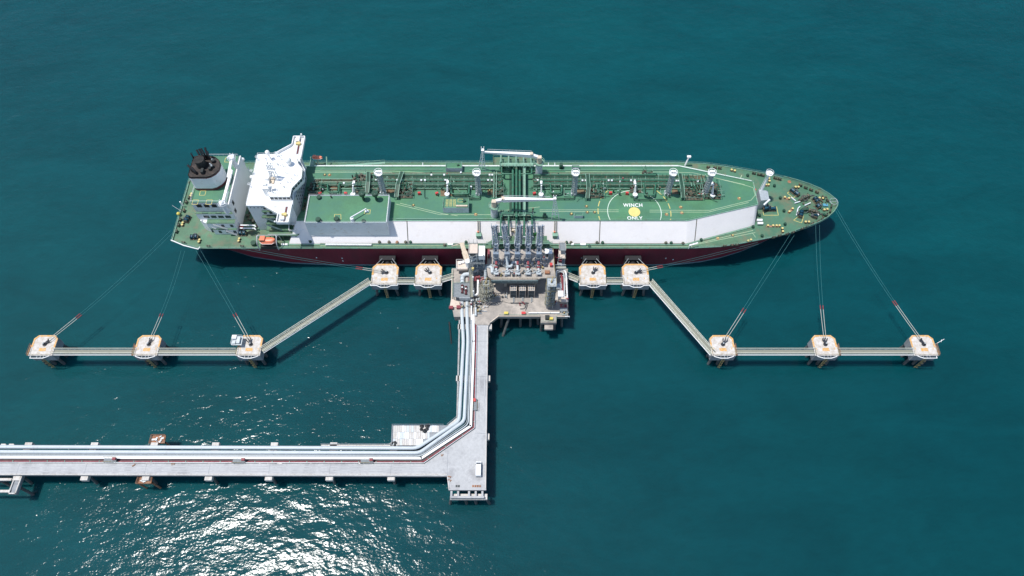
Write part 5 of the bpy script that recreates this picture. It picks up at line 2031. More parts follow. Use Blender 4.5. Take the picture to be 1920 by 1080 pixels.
# grey-white rings on the mains
for (u, v) in ((645, 343.5), (705, 337.8), (745, 337.8), (753, 338), (790, 338), (797, 338), (835, 338), (838, 338), (833, 328), (809, 328), (915, 338), (922, 338), (1008, 338), (1092, 338.5), (1098, 338.5), (1141, 338.5), (1147, 338.5), (1183, 338.5), (1190, 338.5), (1268, 339), (1272, 339), (1308, 340), (918, 328), (923, 328)):
    p = D(u, v, 23.0)
    mb = MB()
    mb.cyl(p-Vector((.35, 0, 0)), p+Vector((.35, 0, 0)), .46, n=8)
    mb.build("pipe_collar", "white", ship)
# expansion loops towards the viewer
for (u0, u1, v0, v1) in ((845, 880, 343.5, 363.5), (1032, 1054, 343.5, 361.5), (1207, 1229, 343.5, 366), (614, 636, 344, 360.5)):
    cargo_pipe([(u0-6, v0), (u0, v0), (u0+1, v1), (u1-1, v1), (u1, v0), (u1+6, v0)], .34, 23.3, "pipe", "expansion_loop", .9)
    cargo_pipe([(u0+2.5, v0+4), (u0+4, v1+3), (u1-4, v1+3), (u1-2.5, v0+4)], .18, 22.7, "dgreen", "expansion_loop", .8)
cargo_pipe([(1182, 368), (1188, 368), (1188, 374), (1250, 374), (1250, 364)], .22, 22.5, "dgreen", "drain_line")
cargo_pipe([(1040, 372), (1077, 372), (1077, 366)], .22, 22.5, "dgreen", "drain_line")
cargo_pipe([(866, 372), (900, 372), (900, 366)], .22, 22.5, "dgreen", "drain_line")
# crossover platforms: raised pairs of pale rails over the pipes
for (ua, va, ub, vb, uc, vc_) in ((754, 321, 746, 345, 743, 369), (1101.5, 326, 1103.5, 350, 1101.5, 371), (1275, 325, 1279, 350, 1281, 370.5), (690.5, 322, 690, 340, 688, 361)):
    zb = 24.6
    a, b, c_ = D(ua, va, zb), D(ub, vb, zb), D(uc, vc_, zb-1)
    mb = MB()
    for s_ in (-.75, .75):
        mb.bar(a+Vector((s_, 0, 0)), b+Vector((s_, 0, 0)), .2, .25)
        mb.bar(b+Vector((s_, 0, 0)), c_+Vector((s_, 0, 0)), .2, .25)
    for p in (a, b, c_):
        for s_ in (-.75, .75):
            mb.box(p.x+s_-.1, p.x+s_+.1, p.y-.1, p.y+.1, TZ+.01, p.z)
    xo = mb.build("pipe_crossover", "lpipe", ship)
    mb = MB()
    mb.bar(a-Vector((0, 0, .2)), b-Vector((0, 0, .2)), 1.2, .06)
    mb.bar(b-Vector((0, 0, .2)), c_-Vector((0, 0, .2)), 1.2, .06)
    mb.build("walkway_floor", "dgreen", xo)
# tank domes: dense clusters of valves and short pipes
def dome(u0, u1, v0, v1, seed, n=26):
    rr = random.Random(seed)
    a, b = D(u0, v1, TZ), D(u1, v0, TZ)
    c = (a+b)/2
    W_, H_ = abs(b.x-a.x), abs(b.y-a.y)
    mb = MB()
    mb.prism([(c.x-W_*.5, c.y-H_*.5), (c.x+W_*.5, c.y-H_*.5), (c.x+W_*.5, c.y+H_*.5), (c.x-W_*.5, c.y+H_*.5)], TZ+.003, TZ+.35)
    d = mb.build("tank_dome", "machinery", ship)
    for k in range(n):
        mb = MB()
        p = c+Vector((rr.uniform(-.48, .48)*W_, rr.uniform(-.46, .46)*H_, 0))
        r_ = rr.uniform(.12, .42)
        mb.cyl(p+Vector((0, 0, .3)), p+Vector((0, 0, rr.uniform(.9, 2.4))), r_, n=7)
        if k % 3 == 0:
            mb.cyl(p+Vector((0, 0, 1.4)), p+Vector((0, 0, 1.6)), r_+.25, n=8)
        mb.build("valve", "machinery", d)
    for k in range(n):
        mb = MB()
        p = c+Vector((rr.uniform(-.42, .42)*W_, rr.uniform(-.4, .4)*H_, rr.uniform(.7, 2.2)))
        dd = Vector((1, 0, 0)) if rr.random() < .5 else Vector((0, 1, 0))
        e = dd*rr.uniform(1, 3.2)
        mb.tube([p, p+e, p+e+Vector((0, 0, -.9))], rr.uniform(.08, .2), 6)
        mb.build("branch_pipe", ("lpipe", "pipe", "pipe")[(k+seed) % 3], d)
    mb = MB()
    mb.rail([(c.x-W_*.5, c.y-H_*.5, TZ+1.4), (c.x+W_*.5, c.y-H_*.5, TZ+1.4), (c.x+W_*.5, c.y+H_*.5, TZ+1.4)], .9, .06, 2)
    mb.build("handrail", "lpipe", d)
    return d
dome(661, 692, 328, 362, 1, 40)
dome(748, 776, 344, 372, 2, 34)
dome(923, 944, 344, 370, 3, 30)
dome(1104, 1130, 344, 372, 4, 34)
dome(1283, 1312, 338, 376, 5, 40)
dome(581, 606, 342, 366, 6, 26)
dome(1148, 1160, 344, 352, 7, 8) if False else None
dome(1204, 1222, 324, 331, 8, 10)
dome(1320, 1346, 344, 374, 9, 28)
dome(702, 722, 345, 363, 10, 14)
dome(1000, 1010, 338, 352, 11, 8)
dome(833, 846, 340, 360, 12, 10)
dome(1181, 1200, 340, 362, 13, 14)
# rusty patches (drip trays)
for (u0, u1, v0, v1) in ((616, 634, 346, 357), (826, 850, 352, 368), (1080, 1098, 352, 364), (1260, 1272, 352, 364), (700, 745, 348, 362), (914, 930, 350, 366)):
    mb = MB()
    mb.prism(pl([(u0, v1), (u1, v1), (u1, v0), (u0, v0)], TZ), TZ+.008, TZ+.1)
    mb.build("drip_tray", mat("rusty_green_tray", (.13, .12, .07), .8, .4, .8, dirt=(.22, .11, .06), dirt_amt=.6), ship)
# white davit posts with a ring foot
for (u, v) in ((661.5, 364), (838.2, 363.5), (1014.6, 364), (1191, 364.5), (1336.5, 366)):
    p = D(u, v, 23.2)
    q = D(u+.5, v-15, 26.4)
    mb = MB()
    mb.ring(p, .85, .22, 16, 6)
    mb.cyl(p-Vector((0, 0, 1.6)), p-Vector((0, 0, .1)), .8, n=12)
    mb.bar(p+Vector((0, .7, .3)), q, .5, .4)
    mb.cyl(q-Vector((0, 0, 4.8)), q+Vector((0, 0, .4)), .3, n=8)
    mb.sphere(q+Vector((0, .9, .6)), .5, 8)
    mb.cbox(q+Vector((0, 2.2, -1)), .9, 1.4, .9)
    mb.build("radar_gauge_davit", "bright", ship)
# vent masts
for (ub, ut) in ((719, 709.5), (897.3, 893.5), (1075.5, 1079), (1250, 1262), (1320.5, 1334.5)):
    yb = D(0, 364.5, TZ).y
    zt = 35.2
    xb = DX(ub, yb, TZ)
    xt = DX(ut, yb, zt)
    b = Vector((xb, yb, TZ))
    t_ = Vector((xt, yb, zt))
    mb = MB()
    mb.cyl(b+Vector((.1, 0, 0)), t_, .3, .25, n=8)
    for (sx_, sy_) in ((-.05, -.75), (1.15, -.75), (1.15, .75), (-.05, .75)):
        mb.bar(b+Vector((sx_, sy_, 0)), t_+Vector((sx_*.75, sy_*.75, 0)), .16, .16)
    for k in range(12):
        p, q = b.lerp(t_, k/12), b.lerp(t_, (k+1)/12)
        g0, g1 = 1-.25*k/12, 1-.25*(k+1)/12
        mb.bar(p+Vector((-.05, -.75, 0))*g0, q+Vector((1.15, -.75, 0))*g1, .14, .14)
        mb.bar(p+Vector((1.15, -.75, 0))*g0, q+Vector((-.05, -.75, 0))*g1, .12, .12)
        mb.bar(p+Vector((-.05, -.75, 0))*g0, p+Vector((1.15, -.75, 0))*g0, .14, .14)
        mb.bar(p+Vector((1.15, -.75, 0))*g0, p+Vector((1.15, .75, 0))*g0, .14, .14)
        mb.bar(p+Vector((-.05, .75, 0))*g0, q+Vector((1.15, .75, 0))*g1, .12, .12)
    for s_ in (-1.05, -.55):
        for yy in (-.5, .5):
            mb.bar(b+Vector((s_, yy, 0)), t_+Vector((s_*.8, yy, 0)), .12, .12)
    for k in range(10):
        p = b.lerp(t_, (k+.5)/10)
        mb.bar(p+Vector((-1.0, -.5, 0)), p+Vector((-.1, -.5, 0)), .12, .2)
        mb.ring(p+Vector((.2, 0, 0)), 1.1, .06, 10, 4)
    mast = mb.build("vent_mast", "galv", ship)
    mb = MB()
    mb.cyl(t_+Vector((0, 0, -.1)), t_+Vector((0, 0, .1)), 1.6, n=16)
    mb.ring(t_+Vector((0, 0, 1.1)), 1.6, .09, 18, 5)
    for k in range(8):
        a = k*math.pi/4
        q = t_+Vector((1.6*math.cos(a), 1.6*math.sin(a), 0))
        mb.cyl(q, q+Vector((0, 0, 1.1)), .06, n=4)
    for x in (-.7, 0, .7):
        mb.cyl(t_+Vector((x, 0, .1)), t_+Vector((x, 0, 1.3)), .32, .4, n=8)
    mb.build("platform", "bright", mast)
    mb = MB()
    for k in range(5):
        a = k*1.26
        q = b+Vector((math.cos(a)*1.1, math.sin(a)*.9, 0))
        mb.cyl(q, q+Vector((0, 0, rr.uniform(1, 2.4))), .3, n=7)
    mb.build("mast_foot", "bright", mast)
# ---------------- manifolds and cross pipes
for u, va, vb in ((961.7, 320, 402), (968.3, 314, 408), (974.6, 320, 402)):
    cargo_pipe([(u, va), (u, vb)], .5, 25.0, "pipe", "cross_pipe", .6)
for s_, v_turn, vend in ((-1, 326, 312), (1, 400, 408)):
    for (ua, ub) in ((961.7, 940.5), (974.6, 997)):
        cargo_pipe([(ua, v_turn), (ub, v_turn), (ub, vend)], .36, 25.0, "pipe", "cross_pipe", .8, False)
mb = MB()
for u in (981, 984.8):
    mb.bar(D(u, 314, 25.4), D(u, 405, 25.4), .22, .3)
mb.bar(D(982.9, 314, 25.1), D(982.9, 405, 25.1), .7, .06)
for v in range(318, 404, 12):
    p = D(982.9, v, 25)
    mb.box(p.x-.12, p.x+.12, p.y-.12, p.y+.12, TZ+.01, 25)
mb.build("catwalk", "lpipe", ship)
for u in (926.5, 931):
    mb = MB()
    mb.bar(D(u, 322, 24), D(u-1, 372, 24), .25, .3)
    for v in (324, 345, 368):
        p = D(u, v, 24)
        mb.box(p.x-.1, p.x+.1, p.y-.1, p.y+.1, TZ+.01, 24)
    mb.build("catwalk", "lpipe", ship)
# manifold benches near and far
for (v0, v1, lab) in ((397.5, 404.5, 0), (305, 311.5, 1)):
    z = 24.4
    mb = MB()
    a, b = D(937, v1, z), D(1000, v0, z)
    mb.box(a.x, b.x, a.y, b.y, z-.25, z)
    mb.rail([(a.x, a.y, z), (b.x, a.y, z), (b.x, b.y, z)], 1.1, .07, 1.4)
    mb.rail([(a.x, a.y, z), (a.x, b.y, z), (b.x, b.y, z)], 1.1, .06, 1.4)
    for k in range(6):
        x = a.x+.3+(b.x-a.x-.6)*k/5
        mb.box(x-.12, x+.12, a.y+.1, a.y+.35, (19.5 if not lab else TZ)+.01, z-.25)
    mb.build("manifold_bench", "lpipe", ship)
    rr = random.Random(11+lab)
    for k in range(34):
        mb = MB()
        p = Vector((rr.uniform(a.x, b.x), rr.uniform(a.y-1.5, b.y+2), TZ))
        mb.cyl(p, p+Vector((0, 0, rr.uniform(1, 3.2))), rr.uniform(.12, .35), n=7)
        mb.build("manifold_valve", "machinery" if not lab else "pipe", ship)
# near manifold: five arms out over the white slope to the side platform
zp = 18.2
ya, yb = YC-22.85, YC-20.1
xa, xb = DX(922, ya, zp), DX(1026, ya, zp)
mb = MB()
mb.prism([(xa-2.2, ya), (xb+2.2, ya), (xb, ya+1.8), (xb, yb+1.0), (xa, yb+1.0), (xa, ya+1.8)], zp-.4, zp)
mb.build("manifold_platform", "deck", ship)
mb = MB()
mb.bar((xa-2.2, ya-.02, zp+.1), (xb+2.2, ya-.02, zp+.1), .4, .5)
mb.rail([(xa-2.0, ya+.1, zp+.35), (xb+2.0, ya+.1, zp+.35)], 1.0, .06, 2)
for k in range(10):
    x = xa+(xb-xa)*k/9
    mb.box(x-.15, x+.15, ya+.2, ya+.5, MDZ+.01, zp-.4)
mb.build("platform_edge", "lpipe", ship)
mb = MB()
for k in range(46):
    mb.bar((xa+.4+k*(xb-xa-.8)/45, ya+.5, zp+.06), (xa+.4+k*(xb-xa-.8)/45, yb+.4, zp+.06), .08, .1)
mb.build("platform_grating", "dgreen", ship)
for k, u in enumerate((939.2, 953.8, 968.4, 983, 997.8)):
    a = D(u, 404, 24.6)
    x = a.x
    mb = MB()
    mb.tube([(x, a.y+1.5, 24.0), (x, a.y-.5, 24.0), (x, ya+5.4, 21.8), (x, ya+2.4, 20.2)], .42, 9, bend=.8)
    for yy in (ya+2.0, ya+2.8):
        mb.cyl((x, yy-.12, 20.2), (x, yy+.12, 20.2), .68, n=12)
    mb.build("manifold_arm", "pipe", ship)
    mb = MB()
    mb.cyl((x, ya+1.5, 20.2), (x, ya+1.78, 20.2), .72, n=12)
    mb.build("manifold_flange", "shade", ship)
for (u0, u1) in ((931, 938), (1000, 1008)):
    for k in range(5):
        mb = MB()
        p = D(u0+(u1-u0)*k/4, 441, zp)
        mb.cyl(p, p+Vector((0, 0, 1.4)), .4, n=8)
        mb.build("drip_tank", mat("bright_green_paint", (.04, .22, .06), .5, .3, 1), ship)
for (u, v, s_) in ((961, 434, 1.1), (966, 437, .8), (987, 434, 1.0), (950, 437, .7)):
    p = D(u, v, zp)
    mb = MB()
    mb.cbox(p, s_, s_*.8, 1.2, .2)
    mb.build("reducer", "cream", ship)
mb = MB()
mb.bar(D(957, 428, 21.5), D(1002, 428, 21.5), .25, .3)
mb.bar(D(930, 418, 22), D(1010, 418, 22), .14, .16)
mb.bar(D(957, 433, 21), D(1002, 433, 21), .16, .2)
mb.build("spray_pipe", "machinery", ship)
# far manifold platform and its arms
zpf = 17.5
yfa, yfb = YC+17.6, YC+22.7
xa2, xb2 = DX(925, yfb, zpf), DX(1003, yfb, zpf)
mb = MB()
mb.box(xa2, xb2, yfa, yfb, zpf-.4, zpf)
mb.rail([(xa2, yfa, zpf), (xa2, yfb, zpf), (xb2, yfb, zpf), (xb2, yfa, zpf)], 1.2, .08, 2)
mb.build("far_manifold_platform", "deck", ship)
for k, u in enumerate((939.5, 953.8, 967.8, 981.5, 995)):
    x = DX(u, yfb-2, 20)
    mb = MB()
    mb.tube([(x, YC+11.5, 24.0), (x, YC+14.5, 24.0), (x, yfb-4.6, 21.6), (x, yfb-1.2, 20.0)], .36, 8, bend=.8)
    mb.cyl((x, yfb-1.3, 20), (x, yfb-1.0, 20), .6, n=10)
    mb.build("far_manifold_arm", "lpipe", ship)
# ---------------- boxes on the trunk and deck
def house(u0, u1, vt, vb, vw, zt, y_front=None, name="deck_locker", wall="shade", roof="trunk", base=TZ):
    """box whose roof spans v vt..vb at height zt; walls go down to base"""
    a, b = D(u0, vb, zt), D(u1, vt, zt)
    mb = MB()
    mb.prism([(a.x, a.y), (b.x, a.y), (b.x, b.y), (a.x, b.y)], base+.005, zt, topmat=1)
    h = mb.build(name, [wall, roof], ship)
    mb = MB()
    P = [(a.x+.1, a.y+.1, zt), (a.x+.1, b.y-.1, zt), (b.x-.1, b.y-.1, zt), (b.x-.1, a.y+.1, zt)]
    mb.rail(P, 1.0, .05, 2)
    for p, q in zip(P, P[1:]+P[:1]):
        mb.bar(Vector(p)+Vector((0, 0, .06)), Vector(q)+Vector((0, 0, .06)), .15, .12)
    mb.build("roof_rail", "lpipe", h)
    return h, a, b
h, a, b = house(830, 879, 372, 390, 401, 24.9)
mb = MB()
for i in range(3):
    for j in range(5):
        x, y = a.x+1.2+i*1.5, a.y+.9+j*.72
        P = [Vector((x+dx, y+dy, 0)) for dx, dy in ((0, 0), (.9, 0), (.9, .5), (0, .5), (0, 0))]
        mb.strip(P, .13, 24.915)
P = [Vector((a.x+6.0+dx, a.y+3.0+dy, 0)) for dx, dy in ((0, 0), (1.9, 0), (1.9, 1.5), (0, 1.5), (0, 0))]
mb.strip(P, .15, 24.915)
mb.build("roof_marking", "yline", h)
mb = MB()
mb.cyl((a.x+5.4, a.y+.7, 25.4), (b.x-.4, a.y+.7, 25.4), .4, n=10)
mb.build("roof_duct", "cream", h)
mb = MB()
mb.cbox((b.x-1.8, b.y-1.5, 24.905), 1.2, 1.0, .7, .5)
mb.build("roof_vent", "dgreen", h)
h, a, b = house(835.5, 866.5, 305, 315.5, 323, 24.0, name="deck_locker", base=MDZ)
mb = MB()
mb.cbox(((a.x+b.x)/2+1.8, (a.y+b.y)/2, 24.005), 1.0, .7, .5, .3)
mb.build("roof_vent", "dgreen", h)
for (u0, u1, vt, vb) in ((1072.5, 1086, 310.5, 313.5), (1077, 1093, 400, 405)):
    h, a, b = house(u0, u1, vt, vb, 0, 23.2, name="deck_hatch")
# dark winches / drums on the trunk
for (u, v) in ((1021, 408), (1052, 314)):
    p = D(u, v, TZ)
    mb = MB()
    mb.cyl(p+Vector((-.6, 0, 1.5)), p+Vector((.6, 0, 1.5)), 1.15, n=14)
    mb.cbox(p, 1.6, 1.6, .8)
    mb.build("hose_drum", "dgreen", ship)
# deck lights: pale domes on rusty feet
for (u, v, z) in ((609, 328, TZ), (618, 328, TZ), (1094, 331, TZ), (1127.5, 328.3, TZ), (1099.5, 387, TZ), (1101, 398, TZ), (1115, 398, TZ), (1071.5, 401, TZ), (1276.5, 388.5, TZ), (1278.5, 399, TZ), (1250, 402, TZ), (892, 402, TZ), (918, 357, TZ),
                  (1071, 401.5, TZ), (1386, 372, TZ), (775, 385, TZ), (1373.5, 441.5, MDZ), (1346, 447, MDZ)):
    p = D(u, v, z)
    mb = MB()
    mb.cyl(p+Vector((0, 0, .004)), p+Vector((0, 0, .1)), .75, .6, n=10)
    mb.cm = 1
    mb.sphere(p+Vector((.1, 0, .25)), .42, 8, .8)
    mb.build("sounding_cap", ["machinery" if int(u) % 2 else "rust", "brass"], ship)
# red hose boxes
for (u, v, z) in ((600, 362, 23), (648, 362, 23), (786, 361.5, 22.6), (819, 362, 22.6), (1002, 362, 22.6), (1145, 361, 22.6), (1176, 361.5, 22.6), (1313, 365, 22.6), (1347.5, 366, 22.6), (1414.5, 356, 17)):
    p = D(u, v, z)
    mb = MB()
    mb.cbox(p-Vector((0, 0, 1.1)), 1.2, .8, 1.4, rr.uniform(-.5, .5))
    mb.build("hose_box", "red", ship)
# small dark hatches and vents along the near deck strip
for (u, v, m) in ((712, 455.5, "machinery"), (730, 455.5, "machinery"), (745, 456, "rust"), (761, 455.5, "machinery"), (770, 455.5, "dgreen"), (1062, 456, "dgreen"), (1070.5, 456.5, "machinery"), (1119, 456.5, "machinery"), (1129.5, 456.5, "dgreen"), (1248, 457, "machinery"), (1258, 457, "dgreen"), (1280, 458, "machinery"),
                  (874, 455.5, "dgreen"), (1105, 463, "dgreen"), (834, 461, "machinery"), (495, 454, "dgreen"), (583, 455, "dgreen"), (1314, 451, "dgreen"), (582, 453, "machinery"), (1411, 426.5, "dgreen"), (1428, 443.5, "dgreen"), (1471, 421.5, "dgreen"),
                  (1469, 396.5, "dgreen"), (1462, 372.5, "dgreen"), (1451, 349.5, "dgreen"), (1401, 330, "dgreen"), (1432, 371.5, "dgreen"), (1427, 357, "dgreen"), (1423, 405, "dgreen"), (1544, 404.5, "dgreen")):
    p = D(u, v, MDZ)
    mb = MB()
    mb.cyl(p, p+Vector((0, 0, .7)), .35, n=8)
    mb.cyl(p+Vector((0, 0, .7)), p+Vector((0, 0, 1.15)), .68, .5, n=10)
    mb.build("mushroom_vent", m, ship)
# bollards
def bollard(u, v, u2, v2, ringed=False):
    a, b = D(u, v, MDZ), D(u2, v2, MDZ)
    mb = MB()
    d = (b-a).normalized()
    mb.bar(a-d*.5+Vector((0, 0, .1)), b+d*.5+Vector((0, 0, .1)), .9, .16)
    bo = mb.build("bollard", "rust" if ringed else "machinery", ship)
    for p in (a, b):
        mb = MB()
        mb.cyl(p+Vector((0, 0, .18)), p+Vector((0, 0, .9)), .36, n=10)
        mb.cm = 1
        mb.cyl(p+Vector((0, 0, .9)), p+Vector((0, 0, 1.05)), .5, .42, n=10)
        mb.build("bollard_post", ["machinery", "brass"], bo)
for q in ((1490.7, 352.5, 1496, 352.5), (1441, 336.3, 1441.8, 341.2), (1535.4, 373, 1541.8, 373.6), (1544.5, 395, 1550, 394.2), (1509.5, 417.8, 1515.5, 417.8), (1466, 430, 1466.8, 435.6), (1371, 320.3, 1377, 322), (1402, 453.5, 1407, 451.5),
          (374, 455.3, 375.5, 451.3), (448.5, 453.5, 449.8, 449.2), (344, 419.5, 342.8, 423.5), (359, 369, 360.5, 365)):
    bollard(*q)
for q in ((1470.6, 371.5, 1478.4, 373.5), (1479, 398.5, 1485, 393), (1439, 424.7, 1448.6, 424.7), (1455, 424.7, 1460.5, 424.7), (1435, 348.2, 1440, 348.2)):
    bollard(*q, True)
# white double bits on the deck edge
for (u, v) in ((531, 459.7), (537.5, 459.7), (1072+1, 459.3), (1090.5, 459.5), (1095.5, 459.6), (842, 459.3), (847, 459.4)):
    p = D(u, v, MDZ)
    mb = MB()
    mb.cbox(p, 1.1, .7, .8)
    mb.build("fairlead_roller", "bright", ship)
# fairleads round the bow and quarters: dark openings in the edge
def fairlead(u, v, ang=0):
    p = D(u, v, MDZ+.3)
    mb = MB()
    mb.cbox(p, 1.2, .6, .8, ang)
    for s_ in (-.55, .55):
        mb.cyl(p+Vector((s_*math.cos(ang), s_*math.sin(ang), 0)), p+Vector((s_*math.cos(ang), s_*math.sin(ang), 1.2)), .25, n=8)
    mb.build("fairlead", "machinery", ship)
for (u, v, a) in ((1327.5, 314.5, -.1), (1340, 315.5, -.1), (1349, 316.5, -.12), (1413, 326, -.3), (1422.5, 328.5, -.3), (1429.5, 330, -.3), (1453, 335, -.35), (1461, 337, -.35), (1500, 348.5, -.5), (1510, 353, -.5), (1520, 357, -.55), (1531, 361.5, -.6), (1543, 371, -.9), (1551, 377, -1),
                  (1558, 388, 1.2), (1556, 397, 1.1), (1549, 404, .9), (1541, 411, .8), (1533, 416.5, .7), (1522, 420.5, .55), (1512, 426, .45), (1503, 430, .4), (1486, 437, .35), (1475, 440, .3), (1461, 443, .25), (1450, 446.5, .2), (1381, 460.3, .1), (1372, 461, .1), (1358, 462.5, .08),
                  (339, 413, 1.4), (336, 423, 1.4), (346, 396, 1.4), (350, 380, 1.4), (332, 435, 1.4), (345, 456, .0), (455, 463, 0), (355, 372, 1.4), (392, 463, 0)):
    fairlead(u, v, a)
# winches
def winch(u, v, ang, ln_, z=MDZ, drums=2, name="mooring_winch"):
    c = D(u, v, z)
    d = Vector((math.cos(ang), math.sin(ang), 0))
    s_ = Vector((-d.y, d.x, 0))
    mb = MB()
    mb.bar(c-d*ln_/2+Vector((0, 0, .12)), c+d*ln_/2+Vector((0, 0, .12)), 2.1, .22)
    for k in range(drums+1):
        p = c+d*(-ln_/2+.25+k*(ln_-.5)/drums)
        mb.bar(p+s_*-.75+Vector((0, 0, .8)), p+s_*.75+Vector((0, 0, .8)), .3, 1.3)
    w_ = mb.build(name, "machinery", ship)
    for k in range(drums):
        p0 = c+d*(-ln_/2+.5+k*(ln_-.5)/drums)+Vector((0, 0, 1.25))
        p1 = c+d*(-ln_/2-.05+(k+1)*(ln_-.5)/drums)+Vector((0, 0, 1.25))
        mb = MB()
        mb.cyl(p0, p1, .62, n=12)
        mb.cyl(p0, p0+d*.12, .95, n=14)
        mb.cyl(p1-d*.12, p1, .95, n=14)
        mb.build("drum", "blue", w_)
    mb = MB()
    mb.cbox(c+s_*1.3+Vector((0, 0, .2)), 1.1, .9, .9, ang)
    mb.build("motor", "pile", w_)
winch(352.5, 412.5, 1.35, 3.4)
winch(366, 446.5, 0.02, 3.6)
winch(456, 439.5, 0, 3.6)
winch(1441.5, 393.5, 0, 5.6)
winch(1489, 362.5, -.86, 4.6)
winch(1529, 377.5, -1.2, 3.2, drums=2)
winch(1533, 389, -1.1, 2.2, drums=1)
winch(1500.5, 403.5, 1.25, 3.6)
winch(1527.5, 408, 1.1, 1.6, drums=1)
# windlasses and chain gear
for (u, v, ang, m) in ((1507, 373.5, .45, "machinery"), (1525, 399, -.3, "machinery"), (1508, 396, .1, "dgreen")):
    c = D(u, v, MDZ)
    d = Vector((math.cos(ang), math.sin(ang), 0))
    mb = MB()
    mb.cbox(c, 5.2 if m != "dgreen" else 3.2, 1.5, .6, ang)
    for k in range(5):
        p = c+d*(k-2)*(.95 if m != "dgreen" else .6)
        mb.cyl(p+Vector((0, -.5, 1.0)), p+Vector((0, .5, 1.0)), rr.uniform(.4, .8), n=10)
    wl_ = mb.build("windlass", m, ship)
    mb = MB()
    mb.ring(c+Vector((0, 0, .9)), 1.3, .18, 16, 5)
    mb.tube([c+d*2.6+Vector((0, 0, .4)), c+d*4.2+Vector((0, 0, .3)), c+d*5.4+Vector((0, -.4, .15))], .2, 6)
    mb.build("anchor_chain", "pile", wl_)
for (u0, v0, u1, v1) in ((1508.5, 385.5, 1519.5, 380.5), (1493, 404, 1496, 391), (1496, 391, 1500, 387), (1483, 370, 1492, 377), (1490, 381, 1500, 378), (1533, 399.5, 1534.5, 404)):
    mb = MB()
    mb.bar(D(u0, v0, MDZ+.5), D(u1, v1, MDZ+.5), .4, .5)
    mb.build("cable_trunking", "shade", ship)
mb = MB()
p = D(1547, 385.5, MDZ)
mb.cbox(p, 2.0, 1.2, .6, -.05)
mb.build("access_hatch", mat("light_blue_hatch", (.09, .3, .42), .5, .1, 1), ship)
for (u, v) in ((1537, 383.5), (1480, 341)):
    p = D(u, v, MDZ)
    mb = MB()
    mb.cyl(p+Vector((0, 0, .004)), p+Vector((0, 0, .12)), .8, n=12)
    mb.build("hatch_cover", "rust", ship)
# bow: ring at the stem head
p = D(1562, 379.5, MDZ+.6)
mb = MB()
mb.ring(p+Vector((0, 0, .8)), 1.6, .11, 18, 6)
for k in range(6):
    a = k*math.pi/3
    mb.cyl(p+Vector((1.6*math.cos(a), 1.6*math.sin(a), -.5)), p+Vector((1.6*math.cos(a), 1.6*math.sin(a), .8)), .12, n=5)
mb.bar(p+Vector((-1.6, 0, .8)), p+Vector((1.6, 0, .8)), .15, .15)
mb.build("bow_platform", "galv", ship)
# foremast house
h0 = D(1423.5, 385, MDZ)
mb = MB()
mb.prism([(h0.x-1.5, YC-2.9), (h0.x+2.0, YC-2.4), (h0.x+2.2, YC+2.2), (h0.x-1.5, YC+2.9)], MDZ+.01, 20.2)
fm = mb.build("foremast", "galv", ship)
mb = MB()
fx, fy = h0.x-.2, YC+3.0
mb.cyl((fx, fy, MDZ), (fx+.2, fy, 31), .75, .4, n=10)
mb.bar((fx-.9, fy, 20), (fx-.6, fy, 30), .15, .15)
for z in (30.5,):
    mb.cyl((fx, fy, z), (fx, fy, z+.15), 1.5, n=12)
    mb.ring((fx, fy, z+1.0), 1.5, .07, 14, 4)
    for k in range(6):
        a = k*math.pi/3
        mb.cyl((fx+1.5*math.cos(a), fy+1.5*math.sin(a), z), (fx+1.5*math.cos(a), fy+1.5*math.sin(a), z+1), .06, n=4)
for k in range(5):
    mb.sphere((fx+rr.uniform(-1, 1), fy+rr.uniform(-1, 1), 31.2), .35, 8)
mb.build("mast", "bright", fm)
mb = MB()
mb.bar((h0.x-.2, YC-4.3, 19.2), (h0.x+1.8, YC-3.2, 21.4), .6, .7)
mb.build("ladder_platform", "white", fm)
for v0, v1, dx_ in ((411, 418, 0),):
    p = D(1421.5, 415, MDZ)
    for k in range(2):
        mb = MB()
        mb.cyl(p+Vector((-.8, -k*1.6, .9)), p+Vector((1.4, -k*1.6, .9)), .55, n=10)
        mb.build("storage_cylinder", "bright", ship)
# side post lamp on the far rail
p = D(1284.5, 310, MDZ)
mb = MB()
mb.cyl(p, p+Vector((.5, 0, 5.5)), .4, .3, n=8)
mb.cbox(p+Vector((.5, 0, 5.5)), 1.6, 1.0, .5)
mb.build("light_post", "bright", ship)
p = D(1298, 463, MDZ)
mb = MB()
mb.cyl(p+Vector((-1.6, -.8, 0)), p+Vector((-1.6, -.8, 2.2)), .18, n=6)
mb.bar(p+Vector((-1.8, -.8, 2.3)), p+Vector((1.8, .3, 2.5)), .5, .4)
mb.build("small_davit", "bright", ship)
# accommodation ladders stowed on the sides
mb = MB()
a, b = D(611, 460.2, MDZ), D(697, 460.6, MDZ)
mb.bar(a+Vector((0, 0, .7)), b+Vector((0, 0, .7)), .8, .35)
for k in range(30):
    p = a.lerp(b, k/29)
    mb.bar(p+Vector((0, -.4, .95)), p+Vector((0, .4, .95)), .1, .1)
mb.build("gangway_ladder", "shade", ship)
mb = MB()
a, b = D(634, 311, 15), D(722, 305, 17)
for s_ in (-.5, .5):
    mb.bar(a+Vector((0, s_, 0)), b+Vector((0, s_, 0)), .14, .3)
mb.bar(a, b, .9, .08)
mb.rail([a+Vector((0, .5, .2)), b+Vector((0, .5, .2))], 1.0, .06, 2.2)
mb.build("gangway_ladder", "lpipe", ship)
